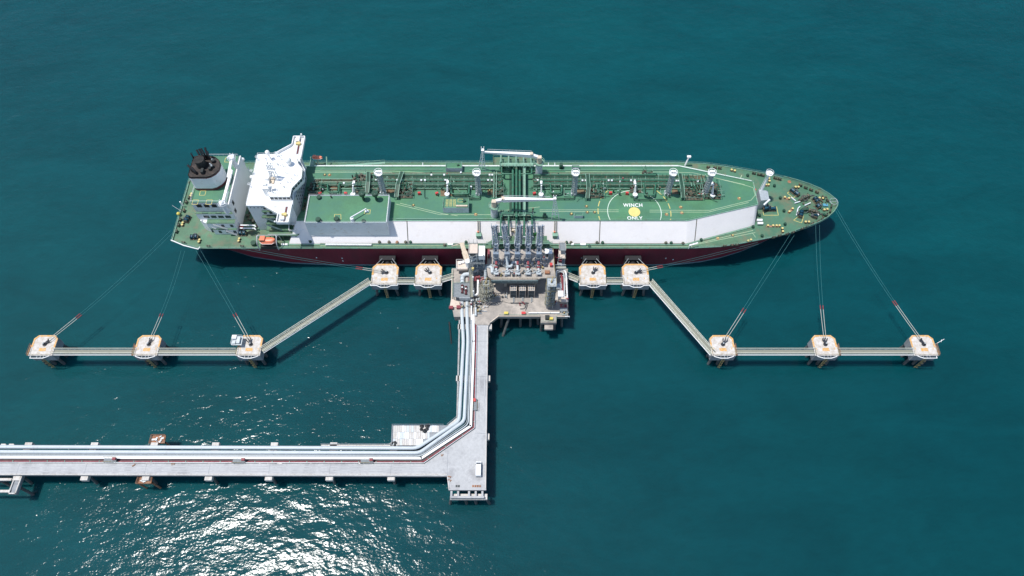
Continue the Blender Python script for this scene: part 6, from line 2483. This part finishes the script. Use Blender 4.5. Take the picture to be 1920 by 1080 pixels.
# small marks on the hull side
for (u, v) in ((593.5, 483), (641.5, 484), (643, 489), (738.5, 483), (1090.5, 483.5), (1248.5, 484), (1262, 486.5), (1029, 484)):
    y = YC-22.32
    t0 = (D(u, v, 14)-Vector((0, 0, CAM_H)))
    k = y/t0.y
    p = Vector((0, 0, CAM_H))+t0*k
    s_ = .45
    mb = MB()
    mb.poly([(p.x-s_*.6, y-.05, p.z-s_), (p.x+s_*.6, y-.05, p.z-s_), (p.x+s_*.5, y-.05, p.z+s_), (p.x-s_*.5, y-.05, p.z+s_)])
    mb.build("hull_mark", "shade", ship)

# ---------------- midship cranes
def crane(base, z_top, joint, tip, rest, name, knuckle=.13):
    b = Vector(base)
    mb = MB()
    mb.cyl(b, Vector((b.x, b.y, z_top-1)), 1.5, 1.4, n=16)
    cr = mb.build("deck_crane", "shade", ship)
    mb = MB()
    mb.cyl((b.x, b.y, z_top-1), (b.x, b.y, z_top-.8), 2.1, n=18)
    mb.ring((b.x, b.y, z_top+.2), 2.1, .09, 20, 5)
    for k in range(10):
        a = k*math.pi/5
        mb.cyl((b.x+2.1*math.cos(a), b.y+2.1*math.sin(a), z_top-.9), (b.x+2.1*math.cos(a), b.y+2.1*math.sin(a), z_top+.2), .06, n=4)
    mb.build("round_platform", "lpipe", cr)
    mb = MB()
    mb.cyl((b.x, b.y, z_top-.8), (b.x, b.y, z_top+2.0), 1.1, 1.0, n=14)
    mb.cbox((b.x, b.y-.4, z_top+1.9), 1.6, 1.6, 1.1)
    mb.build("slewing_head", "cream", cr)
    J, T_ = Vector(joint), Vector(tip)
    K = J.lerp(T_, knuckle)+Vector((0, 0, .9))
    mb = MB()
    mb.bar(J, K, 1.2, 1.1)
    d = (T_-K)
    n = 8
    vs = []
    for i in range(n+1):
        f = i/n
        c = K+d*f
        hh = (.95*(1-f)+.35*f)
        ww = (.7*(1-f)+.3*f)
        for (a, q) in ((-1, -1), (1, -1), (1, 1), (-1, 1)):
            vs.append(c+Vector((0, a*ww, q*hh)))
    fs = [(0, 1, 2, 3), (4*n+3, 4*n+2, 4*n+1, 4*n)]
    for i in range(n):
        for j in range(4):
            fs.append((4*i+j, 4*i+4+j, 4*i+4+(j+1) % 4, 4*i+(j+1) % 4))
    mb.add(vs, fs)
    jib = mb.build("jib", "bright", cr)
    mb = MB()
    mb.rail([K+Vector((0, .9, .9)), T_.lerp(K, .1)+Vector((0, .5, .6))], .7, .06, 3)
    mb.build("jib_rail", "shade", jib)
    mb = MB()
    mb.cyl(Vector((b.x, b.y, z_top-.2)), K+Vector((0, 0, -.7)), .25, n=8)
    mb.cbox(K+Vector((0, 0, .5)), 1.2, 1.3, .7)
    mb.build("hydraulic_ram", "cream", cr)
    r_ = Vector(rest)
    mb = MB()
    top = Vector((T_.x, r_.y, T_.z+1.0))
    for dx, dy in ((-1.5, 0), (1.5, 0), (0, 1.4)):
        mb.bar(r_+Vector((dx, dy, 0)), top+Vector((dx*.18, dy*.18, 0)), .24, .24)
    for f in (.25, .45, .65, .85):
        p = r_.lerp(top, f)
        w_ = 1.5*(1-f)+.3
        mb.bar(p+Vector((-w_, 0, 0)), p+Vector((w_, 0, 0)), .12, .12)
        mb.bar(p+Vector((-w_, 0, 0)), r_.lerp(top, f+.14)+Vector((w_*.7, 0, 0)), .1, .1)
    mb.cbox(top+Vector((0, 0, -.2)), 1.2, 1.2, .4)
    for s_ in (-.5, .5):
        mb.cyl(top+Vector((s_, .2, .2)), top+Vector((s_, .2, 1.6)), .16, n=6)
    mb.build("jib_rest", "bright", cr)
yb = D(0, 404, TZ).y
crane((D(927, 404, TZ).x, yb, TZ), 28.7, (DX(929, yb, 31), yb+.3, 30.6), (DX(1040, YC-13.2, 35), YC-13.2, 34.6), (DX(1041.5, YC-13.4, TZ), YC-13.4, TZ), "near")
yb = D(0, 326, TZ).y
crane((D(1010, 326, TZ).x, yb, TZ), 29.8, (DX(1010, yb, 32), yb+.2, 31.8), (DX(905, YC+11.6, 34.3), YC+11.6, 33.6), (DX(903.5, YC+11.8, TZ), YC+11.8, TZ), "far")

# ---------------- aft casing with funnel
CX0, CX1, CY0, CY1, CZ = -127.0, -112.6, 168.2, 193.4, 30.0
mb = MB()
mb.prism([(CX0, CY0+1.2), (CX1, CY0+1.2), (CX1, CY1), (CX0, CY1)], 24.0, CZ, topmat=1)
mb.build("engine_casing", ["shade", "trunk"], ship)
mb = MB()
mb.prism([(CX0, CY0), (CX1+.4, CY0), (CX1+.4, CY1+.3), (CX0, CY1+.3)], 20.5, 23.99, topmat=1)
mb.prism([(CX0+3.4, CY0-2.2), (CX1+.4, CY0-2.2), (CX1+.4, CY1+2.2), (CX0+3.4, CY1+2.2)], 17.2, 20.49, topmat=1)
mb.prism([(CX0+5.0, CY0-3.0), (CX1+.4, CY0-3.0), (CX1+.4, CY1+3.0), (CX0+5.0, CY1+3.0)], MDZ+.01, 17.19, topmat=1)
mb.prism([(CX0+.5, CY0-.5), (CX0+3.39, CY0-2.0), (CX0+3.39, CY1), (CX0+.5, CY1)], MDZ+.01, 20.3, topmat=0)
cas = mb.build("casing_tier", ["white", "deck"], ship)
for k in range(4):
    x = CX0+1.6+k*3.0
    mb = MB()
    mb.box(x, x+2.0, CY0+1.12, CY0+1.197, 27.0, 28.9)
    for j in range(4):
        mb.box(x+.3+j*.45, x+.38+j*.45, CY0+1.06, CY0+1.117, 27.0, 28.9)
    mb.build("louvre_window", "pinkred", cas) if False else mb.build("louvre_window", "gdark", cas)
for k in range(4):
    x = CX0+2.6+k*2.9
    mb = MB()
    mb.box(x, x+2.2, CY0-.06, CY0-.003, 21.4, 23.0)
    mb.build("window", "window", cas)
for x, z, yv in ((CX0+9.0, 18.2, CY0-2.2), (CX0+12.6, 18.2, CY0-2.2), (CX0+7, 15.0, CY0-3.0), (CX0+10, 15.0, CY0-3.0), (CX0+13, 15.0, CY0-3.0)):
    mb = MB()
    mb.box(x, x+1.2, yv-.06, yv-.003, z, z+1.7)
    mb.build("door", "window", cas)
for z, y in ((24.0, CY0), (20.5, CY0-2.2), (17.2, CY0-3.0)):
    mb = MB()
    mb.rail([(CX0+(0 if z > 23 else 3.5), y+.1, z), (CX1+.3, y+.1, z)], 1.05, .06, 1.6)
    mb.build("handrail", "lpipe", cas)
mb = MB()
mb.bar((CX0+1.2, CY0-.7, 20.6), (CX0+6.4, CY0-2.6, 17.3), .8, .2)
mb.bar((CX0+6.2, CY0-2.7, 20.5), (CX0+11, CY0-2.7, 17.3), .7, .2)
mb.bar((CX0+10.5, CY0-3.5, 17.2), (CX0+14, CY0-3.5, 14.1), .7, .2)
mb.build("stair", "galv", cas)
mb = MB()
mb.rail([(CX0+.1, CY1-.1, CZ), (CX0+.1, CY0+1.3, CZ), (CX1-.1, CY0+1.3, CZ), (CX1-.1, CY0+6, CZ)], 1.1, .06, 2)
mb.rail([(CX0+.1, CY1-.1, CZ), (CX1-.1, CY1-.1, CZ)], 1.1, .07, 2)
mb.build("roof_rail", "white", cas)
# big plain wall facing forward with two dark openings
mb = MB()
mb.box(CX1+.403, CX1+.8, CY0+.4, CY1+.1, MDZ+.02, CZ-.05)
mb.build("forward_wall", "bright", cas)
for y, z in ((CY0+3.0, 25.5), (CY0+1.7, 22)):
    mb = MB()
    mb.box(CX1+.803, CX1+.85, y, y+1.4, z, z+2.2)
    mb.build("louvre_window", "gdark", cas)
# funnel
fc = Vector(((-126.6-114.6)/2, (175.3+186.4)/2, CZ))
FW, FD = 5.9, 5.5
def fun_outline(g=1.0):
    P = []
    for (x, y) in ((-FW, -FD+1.2), (-FW+.35, -FD+.35), (-FW+1.2, -FD), (1.4, -FD), (3.2, -FD+.6), (4.8, -FD+2.0), (5.7, -FD+3.6), (FW, -1.2), (FW, 1.2), (5.7, FD-3.6), (4.8, FD-2.0), (3.2, FD-.6), (1.4, FD), (-FW+1.2, FD), (-FW+.35, FD-.35), (-FW, FD-1.2)):
        P.append((fc.x+x*g, fc.y+y*g))
    return P
mb = MB()
o_ = fun_outline()
def tier(z0, z1, g0=1, g1=1, mi=0, cap=None):
    A, B = fun_outline(g0), fun_outline(g1)
    n = len(A)
    mb.cm = mi
    mb.add([(*p, z0) for p in A]+[(*p, z1) for p in B], [(i, (i+1) % n, n+(i+1) % n, n+i) for i in range(n)])
    if cap is not None:
        mb.cm = cap
        mb.add([(*p, z1) for p in B], [tuple(range(n))])
tier(CZ+.01, CZ+1.4, 1, 1, 1)
tier(CZ+1.4, CZ+7.4, 1.0, .985, 0)
tier(CZ+7.4, CZ+7.9, .985, .98, 1)
tier(CZ+7.9, CZ+8.4, .975, .97, 2)
tier(CZ+8.4, CZ+8.2, .965, .93, 3, 3)
fn = mb.build("funnel", ["white", "dred", "black", "soot"], ship)
zt = CZ+8.2
mb = MB()
p = fc+Vector((-1.3, .6, 0))
mb.cyl((p.x, p.y, zt), (p.x, p.y, zt+3.6), 2.0, 1.9, n=20)
uptake = mb.build("main_uptake", "gdark", fn)
mb = MB()
for k in range(5):
    y = p.y-1.3+k*.65
    mb.bar((p.x-1.5, y, zt+3.72), (p.x+1.5, y, zt+3.72), .12, .12)
mb.ring((p.x, p.y, zt+3.65), 1.92, .12, 20, 5)
mb.build("uptake_grille", "soot", fn)
for k, (x, y, r_, hh, dx, dy) in enumerate(((-1.9, 3.4, .38, 4.2, -1.1, 1.6), (-.9, 3.6, .38, 4.4, -1.1, 1.6), (.0, 3.7, .38, 4.6, -1.1, 1.6), (.9, 3.8, .42, 4.8, -.4, 1.8), (1.5, 3.2, .34, 3.9, -.2, 1.4), (-4.3, -2.6, .4, 2.8, -1.2, 1.2), (-3.4, -3.2, .4, 2.8, -1.2, 1.2), (-2.5, -3.8, .4, 2.6, -1.2, 1.2), (-4.9, 3.4, .3, 3.0, -.6, 1))):
    b = fc+Vector((x, y, 0))
    b.z = zt
    mb = MB()
    mb.tube([b, b+Vector((0, 0, hh*.6)), b+Vector((dx, dy, hh))], r_, 9, bend=.6)
    mb.build("exhaust_pipe", "black", fn)
mb = MB()
for (x, y, r_) in ((2.8, 2.4, .8), (2.9, -.4, .75), (2.4, -1.6, .6)):
    b = fc+Vector((x, y, 0))
    b.z = zt
    mb.cyl(b, b+Vector((0, 0, 1.2)), r_, n=10)
mb.box(fc.x-.6, fc.x+.4, fc.y-4, fc.y-2, zt+.01, zt+1.6)
mb.cm = 1
for (x, y) in ((2.6, 2.6), (2.9, -.2), (3.1, -.7), (2.3, .3)):
    b = fc+Vector((x, y, 0))
    b.z = zt+1.3
    mb.sphere(b, .35, 8)
mb.build("safety_valve", ["gdark", "galv"], fn)
# provision cranes at the forward edge of the casing
for (ub, vb, zb, zt_, ta, label) in ((452, 313, 28, 35, (428, 333, 34.5), 0), (424, 392, 28, 33, (434.5, 319, 37), 1)):
    b = D(ub, vb, CZ)
    b.x = min(b.x, CX1+.2)
    mb = MB()
    mb.cyl((b.x, b.y, CZ-2), (b.x, b.y, zt_-.5), 1.0, .9, n=12)
    cr = mb.build("provision_crane", "white", ship)
    mb = MB()
    T_ = D(*ta)
    J = Vector((b.x, b.y, zt_+.4))
    mb.bar(J, T_, .95, .9)
    mb.build("jib", "bright", cr)
    mb = MB()
    mb.cbox((b.x, b.y, zt_-.4), 2.2, 2.2, 1.6, .4)
    mb.ring((b.x, b.y, zt_+.8), 1.7, .08, 14, 4)
    for k in range(7):
        mb.sphere((b.x+rr.uniform(-1.4, 1.4), b.y+rr.uniform(-1.4, 1.4), zt_+rr.uniform(.6, 1.8)), rr.uniform(.25, .5), 6)
        mb.cyl((b.x+rr.uniform(-1.6, 1.6), b.y+rr.uniform(-1.6, 1.6), zt_-.6), (b.x+rr.uniform(-1.6, 1.6), b.y+rr.uniform(-1.6, 1.6), zt_+1.8), .1, n=5)
    mb.build("slewing_head", "white", cr)
    mb = MB()
    mb.cyl(J-Vector((0, 0, 1.2)), J.lerp(T_, .45), .16, n=6)
    mb.build("hydraulic_ram", "galv", cr)
# ---------------- accommodation block
AX0, AX1, AY0, AY1, AZ = -104.3, -87.0, 167.6, 193.4, 30.8
mb = MB()
mb.prism([(AX0, AY0), (AX1+.1, AY0), (AX1+.1, AY1), (AX0, AY1)], MDZ+.01, AZ-.3)
acc = mb.build("accommodation", "white", ship)
mb = MB()
mb.prism([(AX0-.2, AY0-.2), (AX1+.2, AY0-.2), (AX1+.2, AY1+.2), (AX0-.2, AY1+.2)], AZ-.299, AZ)
mb.build("bridge_deck", "bright", acc)
# forward face: plating with rows of ports, cut corners like the photo
mb = MB()
mb.prism([(AX1+.102, AY0+.8), (AX1+1.2, AY0+4.2), (AX1+1.2, AY1-5.2), (AX1+.102, AY1-1.5)], TZ+.01, AZ-.31)
ff = mb.build("forward_face", "galv", acc)
mb = MB()
for z in (23.0, 25.2, 27.4, 29.4):
    for k in range(9):
        y = AY0+5+k*1.75
        mb.box(AX1+1.203, AX1+1.25, y, y+.6, z, z+.7)
mb.build("port_window", "window", ff)
# near side: open balconies
for k, z in enumerate((18.0, 21.2, 24.2, 27.2)):
    mb = MB()
    dep = (3.4, 2.6, 1.6, .9)[k]
    xl = (AX0+4.6, AX0+5.4, AX0+4.4, AX0+5.2)[k]
    mb.box(xl, AX1-3.4, AY0-dep, AY0-.003, z, z+.2)
    mb.rail([(xl, AY0-dep+.1, z+.2), (AX1-3.5, AY0-dep+.1, z+.2)], 1.0, .06, 1.6)
    bl = mb.build("balcony", "deck", acc)
    mb = MB()
    for j in range(4):
        x = xl+.8+j*2.3
        if x+1.3 < AX1-3: mb.box(x, x+1.2, AY0-.06, AY0-.004, z+.9, z+2.1)
    mb.build("window", "window", bl)
mb = MB()
mb.bar((AX0+6, AY0-1.6, 24.3), (AX0+11, AY0-2.4, 21.3), .7, .2)
mb.bar((AX0+6, AY0-2.8, 21.3), (AX0+11, AY0-3.2, 18.1), .7, .2)
mb.build("stair", "girder", acc)
mb = MB()
for k in range(9):
    x = AX0+1+k*1.5
    mb.box(x, x+.35, AY0-.26, AY0-.203, AZ-1.6, AZ-1.1)
mb.build("port_window", "window", acc)
# lower deckhouses beside the near side
mb = MB()
mb.prism([(AX0+5.5, AY0-5.4), (AX0+17.0, AY0-5.4), (AX0+19.5, AY0-2.8), (AX0+19.5, AY0-.003), (AX0+5.5, AY0-.003)], MDZ+3.1, MDZ+3.3)
for x, y in ((AX0+6, AY0-5.2), (AX0+11, AY0-5.2), (AX0+16.5, AY0-5.2), (AX0+19.2, AY0-2.9)):
    mb.box(x-.12, x+.12, y, y+.24, MDZ+.01, MDZ+3.1)
mb.build("boat_deck", "deck", acc)
mb = MB()
mb.rail([(AX0+5.6, AY0-5.3, MDZ+3.3), (AX0+17.0, AY0-5.3, MDZ+3.3), (AX0+19.4, AY0-2.8, MDZ+3.3), (AX0+19.4, AY0-.2, MDZ+3.3)], 1.1, .08, 1.8)
mb.build("handrail", "white", acc)
mb = MB()
p0 = D(569, 431, 19.0)
P = [D(u, v, 19.5) for u, v in ((541, 419), (553.5, 419), (553.5, 430.5), (541, 430.5), (541, 419))]
mb.rail([Vector((q.x, q.y, 18.0)) for q in P], 1.2, .1, 1.5)
P = [D(u, v, 18.5) for u, v in ((553, 430), (569.5, 431), (572, 424), (571, 398))]
for a, b in zip(P, P[1:]):
    mb.bar(a, b, .3, .3)
mb.build("handrail", "bright", acc)
# two white beams between casing and accommodation
for v in (422.3, 427.8):
    mb = MB()
    mb.tube([D(450, v, 17), D(477, v+.2, 17), D(479.5, v+3, 16.5)], .3, 6)
    mb.build("tie_beam", "bright", acc)
# bridge wings
def wing(side):
    y0 = AY0 if side < 0 else AY1
    yt = YC-21.8 if side < 0 else YC+21.9
    dz = AZ
    xa_, xb_ = -91.0, -86.3
    f0 = 166.8 if side < 0 else 193.6
    outl = [(xb_, f0-side*2.5), (xb_, yt), (xa_, yt), (xa_, yt-side*4.2), (-97.0, f0), (-97.0, f0-side*1.0)]
    mb = MB()
    mb.prism(outl, AZ-.75, AZ-.305 if False else AZ-.31)
    wg = mb.build("bridge_wing", "white", acc)
    mb = MB()
    P = [Vector((x, y, AZ+.25)) for x, y in (outl[5], outl[4], outl[3], outl[2], outl[1], outl[0])]
    for a, b in zip(P[1:], P[2:]):
        mb.bar(a, b, .28, 1.35)
    mb.build("wing_bulwark", "bright", wg)
    mb = MB()
    mb.prism([(xb_-.3, f0-side*1), (xb_-.3, yt-side*.3), (xa_+.3, yt-side*.3), (xa_+.3, yt-side*4.4), (-94, f0-side*.2)], AZ-.305, AZ+.02)
    mb.build("wing_floor", "shade", wg)
    mb = MB()
    mb.box(xb_-2.4, xb_-1.6, f0, yt-side*.5, AZ+.023, AZ+.05) if side > 0 else mb.box(xb_-2.4, xb_-1.6, yt-side*.5, f0, AZ+.023, AZ+.05)
    mb.build("wing_mat", "dred", wg)
    mb = MB()
    mb.cbox((-88.9, yt-side*1.8, AZ+.05), 1.4, 1.5 if side < 0 else 2.4, 1.2)
    mb.build("wing_console", "bright", wg)
    mb = MB()
    mb.cyl((-88.2, yt-side*3.8, AZ+.05), (-88.2, yt-side*3.8, AZ+1.0), .75, n=10)
    mb.cbox((-89.1, yt-side*3.9, AZ+.05), .8, .8, .9)
    mb.build("wing_compass", "brass", wg)
    mb = MB()
    mb.sphere((-87.6 if side > 0 else -91.2, yt+side*.3, AZ+1.6), .4, 8)
    mb.cyl((-87.6 if side > 0 else -91.2, yt+side*.3, AZ+.9), (-87.6 if side > 0 else -91.2, yt+side*.3, AZ+1.5), .12, n=5)
    mb.build("navigation_light", "bright", wg)
wing(-1)
wing(1)
# wheelhouse with faceted front
WZ = 33.8
wp = [D(u, v, WZ) for u, v in ((504.5, 368.7), (543.8, 368.7), (547, 352.5), (565.5, 333), (567, 317), (559, 308), (557, 294), (520, 294), (500, 322), (494.5, 345), (498, 356))]
wpl = [(p.x, p.y) for p in wp]
mb = MB()
mb.prism(wpl, AZ+.003, WZ)
wh = mb.build("wheelhouse", "bright", acc)
# window band round the front, and front walkway bulwark
mb = MB()
cxw = sum(p[0] for p in wpl)/len(wpl)
cyw = sum(p[1] for p in wpl)/len(wpl)
for a, b in zip(wpl[0:6], wpl[1:7]):
    A, B = Vector((*a, 0)), Vector((*b, 0))
    d = (B-A).normalized()
    o2 = Vector((d.y, -d.x, 0))*.03
    k = max(1, round((B-A).length/1.5))
    for i in range(k):
        p, q = A.lerp(B, (i+.1)/k)+o2, A.lerp(B, (i+.9)/k)+o2
        mb.poly([(p.x, p.y, AZ+1.2), (q.x, q.y, AZ+1.2), (q.x, q.y, AZ+2.5), (p.x, p.y, AZ+2.5)])
mb.build("wheelhouse_window", "window", wh)
fw = [D(u, v, AZ+.9) for u, v in ((548.5, 383), (549.5, 358), (569.5, 336.5), (571, 317), (563.5, 304))]
mb = MB()
mb.prism([(p.x, p.y) for p in fw]+[(-88, fw[-1].y), (-88, fw[0].y)], AZ-.9, AZ-.35)
mb.build("front_gallery", "shade", wh)
mb = MB()
for a, b in zip(fw, fw[1:]):
    mb.bar(Vector((a.x, a.y, AZ+.15)), Vector((b.x, b.y, AZ+.15)), .2, 1.3)
mb.build("gallery_bulwark", "white", wh)
# roof gear on the wheelhouse
mb = MB()
p = D(543, 308, WZ)
mb.cyl(p, p+Vector((0, 0, 1.2)), .8, n=12)
mb.sphere(p+Vector((0, 0, 2.3)), 1.35, 16, 1.1)
mb.build("satellite_dome", "bright", wh)
mb = MB()
p = D(508, 298, AZ)
mb.cyl(p, p+Vector((-.3, 0, 3.0)), .35, n=8)
mb.sphere(p+Vector((-.3, 0, 4.0)), .95, 12, 1.1)
mb.build("satellite_dome", "bright", acc)
mb = MB()
mb.prism([tuple(D(u, v, 35.8)[:2]) for u, v in ((491, 354), (503, 354), (505, 316), (496, 316))], AZ+.004, 35.8)
for u, v, s_ in ((497, 347, 1.4), (501, 337, 1.2), (507, 350, 1.6)):
    q = D(u, v, 35.8)
    mb.cbox(q, s_, s_*.8, 1.0, .1)
mb.build("mast_house", "bright", wh)
mb = MB()
q0 = D(515, 334, WZ)
for dx, dy in ((-1.1, -1.1), (1.1, -1.1), (1.1, 1.1), (-1.1, 1.1)):
    mb.bar(q0+Vector((dx, dy, 0)), q0+Vector((dx*.5, dy*.5, 9)), .3, .3)
for z in (2.5, 5, 7.5):
    w_ = 1.1*(1-z/18)
    for (a, b) in (((-w_, -w_), (w_, -w_)), ((w_, -w_), (w_, w_)), ((w_, w_), (-w_, w_)), ((-w_, w_), (-w_, -w_))):
        mb.bar(q0+Vector((*a, z)), q0+Vector((*b, z)), .16, .16)
mb.bar(q0+Vector((-2.8, .2, 7.6)), q0+Vector((2.8, .2, 7.6)), .3, .25)
mb.bar(q0+Vector((-2.0, .2, 5.4)), q0+Vector((2.0, .2, 5.4)), .5, .2)
mb.cyl(q0+Vector((0, 0, 9)), q0+Vector((0, 0, 11.5)), .12, n=6)
mm = mb.build("radar_mast", "bright", wh)
mb = MB()
mb.bar(q0+Vector((-1.9, -.9, 5.9)), q0+Vector((1.5, -1.3, 5.9)), .35, .3)
mb.bar(q0+Vector((-1.3, .9, 8.2)), q0+Vector((1.5, .7, 8.2)), .3, .25)
mb.build("radar_scanner", "bright", mm)
mb = MB()
q = D(517, 334, WZ)
mb.cbox(q+Vector((-1.2, -1.4, .02)), 2.0, 3.2, .5)
mb.build("mast_foot", "cream", mm)
for (u, v, s_) in ((526, 345, .6), (533, 352, .8), (520, 358, .5), (540, 343, .7), (553, 330, .6), (548, 338, .5), (536, 325, .5), (512, 362, .6), (517, 355, .4), (528, 300, .6), (521, 310, .8), (531, 312, .5)):
    q = D(u, v, WZ)
    mb = MB()
    mb.cyl(q, q+Vector((0, 0, rr.uniform(.6, 2.2))), s_*.4, n=7)
    mb.cbox(q+Vector((.7, 0, 0)), s_, s_, .5)
    mb.build("roof_fitting", "bright", wh)
mb = MB()
P = [(p.x, p.y, WZ) for p in wp]
mb.rail([Vector(p)*1 for p in P]+[Vector(P[0])], 1.0, .05, 1.8)
mb.build("roof_rail", "bright", wh)
mb = MB()
for k, (u, v) in enumerate(((497, 291), (519, 287), (523, 287.5), (530, 290), (484, 294), (474, 320), (470, 345))):
    q = D(u, v+6, AZ)
    mb.cyl(q, q+Vector((0, 0, 2.2)), .15, n=6)
    mb.ring(q+Vector((0, 0, 2.2)), .55, .09, 8, 4)
mb.rail([(AX0, AY0, AZ), (AX0, AY1, AZ), (-97, AY1, AZ)], 1.0, .05, 2)
mb.build("deck_rail", "white", acc)
for (u, v) in ((472, 332), (455, 299)):
    q = D(u, v, 27)
    mb = MB()
    mb.sphere(q, .85, 10)
    mb.cyl((q.x, q.y, 24), q, .2, n=6)
    mb.build("searchlight", "bright", acc)
# dark machinery between the blocks
rr = random.Random(9)
for k in range(26):
    mb = MB()
    p = Vector((rr.uniform(-111, -105), rr.uniform(168, 190), MDZ))
    mb.cbox(p, rr.uniform(.4, 1.6), rr.uniform(.4, 1.6), rr.uniform(.4, 1.6), rr.random())
    mb.build("deck_machinery", "machinery", ship)
for k in range(30):
    mb = MB()
    p = Vector((rr.uniform(-85, -80), rr.uniform(170, 184), TZ))
    if dx0-.5 < p.x and p.y < dy1+.5: continue
    mb.cyl(p, p+Vector((0, 0, rr.uniform(.5, 2))), rr.uniform(.15, .45), n=7)
    mb.tube([p+Vector((0, 0, 1)), p+Vector((rr.uniform(.5, 2), 0, 1)), p+Vector((2, rr.uniform(1, 4), 1))], .12, 5)
    mb.build("deck_machinery", "machinery", ship)
for p in ((454, 427.5, 15), (454.5, 430, 14.6), (547, 426, 15.5)):
    q = D(*p)
    mb = MB()
    mb.cbox(q, 1.3, .7, 1.4)
    mb.build("fire_locker", "red", ship)
# stern lamps and flag staff
mb = MB()
p = D(339.5, 404, MDZ)
mb.sphere(p+Vector((-.6, 0, 1.3)), .75, 10)
mb.cyl(p+Vector((-.6, 0, 0)), p+Vector((-.6, 0, 1)), .2, n=6)
mb.build("anchor_ball", "yel2", ship)
mb = MB()
a = D(340, 396, MDZ+1)
mb.cyl(a, a+Vector((-2.6, .6, 3.2)), .07, n=5)
mb.cyl(a+Vector((0, 3, 0)), a+Vector((-.2, 3, 2.6)), .3, n=8)
mb.build("ensign_staff", "bright", ship)
# near and far lifeboats
def lifeboat(c, L_, W_, H_, label, rz=0):
    t = thing("lifeboat", label, "lifeboat", c)
    mb = MB()
    N = 12
    rows = []
    for i in range(N+1):
        f = i/N*2-1
        wd = W_/2*(1-abs(f)**3.2)**.55 if abs(f) < 1 else .02
        zt_ = H_*(.72-.12*f*f)
        P = []
        for k, (a, z) in enumerate(((0, 0), (.55, .08), (.92, .3), (1, .5), (.93, .52), (.86, .8), (.6, .97), (0, 1.0))):
            P.append((a*wd, z*H_*(1 if z > .4 else 1)))
        rows.append((f*L_/2, P))
    vs = []
    for x, P in rows:
        for y, z in P: vs.append(c+Vector((x, y, z)))
        for y, z in reversed(P[1:-1]): vs.append(c+Vector((x, -y, z)))
    m = 14
    fs = []
    for i in range(N):
        for j in range(m):
            fs.append((i*m+j, (i+1)*m+j, (i+1)*m+(j+1) % m, i*m+(j+1) % m))
    mb.add(vs, fs, True)
    mb.build("hull", "orange", t)
    mb = MB()
    mb.cbox(c+Vector((-L_*.25, 0, H_*.86)), L_*.3, W_*.72, H_*.42)
    cv = mb.build("cabin", "orange", t)
    mb = MB()
    for s_ in (-1, 1):
        mb.cbox(c+Vector((-L_*.25, s_*W_*.37, H_*1.0)), L_*.2, .06, H_*.16)
    mb.build("window", "window", cv)
    mb = MB()
    mb.tube([c+Vector((-L_*.47, -W_*.2, H_*.5)), c+Vector((-L_*.3, -W_*.53, H_*.5)), c+Vector((L_*.3, -W_*.53, H_*.5)), c+Vector((L_*.47, -W_*.2, H_*.5))], .09, 5)
    mb.build("grab_line", "bright", t)
    return t
c = D(503.5, 455, 16.2)
lifeboat(c, 6.6, 3.0, 2.6, "orange lifeboat with a raised cabin, on the ship's near side")
mb = MB()
for x in (-3.9, 3.9):
    mb.tube([c+Vector((x, -2.0, -2.2)), c+Vector((x, -1.6, 1.6)), c+Vector((x, .9, 3.2)), c+Vector((x*.9, 1.6, 3.0))], .22, 7, bend=.8)
    mb.tube([c+Vector((x*1.12, 2.6, -2.2)), c+Vector((x*1.12, 2.0, 2.4)), c+Vector((x, .9, 3.2))], .18, 6, bend=.6)
mb.bar(c+Vector((-3.9, 1.4, 3.2)), c+Vector((3.9, 1.4, 3.2)), .2, .2)
mb.build("boat_davit", "galv", ship)
mb = MB()
mb.box(c.x-3.2, c.x+3.0, c.y-1.7, c.y+1.4, MDZ+.01, 15.6)
mb.build("boat_cradle", "gdark", ship)
mb = MB()
p = D(477, 458.5, MDZ)
mb.cyl(p, p+Vector((0, 0, 1.6)), 1.15, n=8)
mb.build("capstan", "dgreen", ship)
c = D(595.5, 297.5, 19)
lifeboat(c, 4.4, 1.8, 1.3, "small red rescue boat on the far side of the ship next to the bridge wing")
mb = MB()
for x in (-3.4, 3.4):
    mb.tube([(c.x+x, YC+17.0, MDZ), (c.x+x, YC+21, 17), (c.x+x, YC+22.3, 18.2)], .3, 6)
mb.tube([(c.x, YC+19, MDZ), (c.x, YC+19, 18), (c.x, YC+22, 19.2)], .35, 6)
mb.build("boat_davit", "lpipe", ship)
mb = MB()
mb.box(c.x-3.6, c.x-1.8, YC+16, YC+20.8, MDZ+.01, 17.5)
mb.build("davit_house", "lpipe", ship)
p = D(602, 313, 16)
mb = MB()
mb.cbox(p, 1.8, .8, .7)
mb.build("life_raft", "orange", ship)
for u in (797, 1032, 1044):
    p = D(u, 311, MDZ+2)
    mb = MB()
    mb.box(p.x-1.0, p.x+1.0, p.y-1.2, p.y-1.0, MDZ+.01, MDZ+3.2)
    mb.box(p.x-1.0, p.x-.8, p.y-1.0, p.y+.8, MDZ+.01, MDZ+3.2)
    mb.build("side_stair", "white", ship)
# flecks of clutter over the aft deck
for k in range(40):
    mb = MB()
    u, v = rr.uniform(1505, 1550), rr.uniform(362, 405)
    p = D(u, v, MDZ)
    mb.cbox(p, rr.uniform(.2, .8), rr.uniform(.2, .8), rr.uniform(.1, .7), rr.random())
    mb.build("deck_fitting", "machinery", ship)
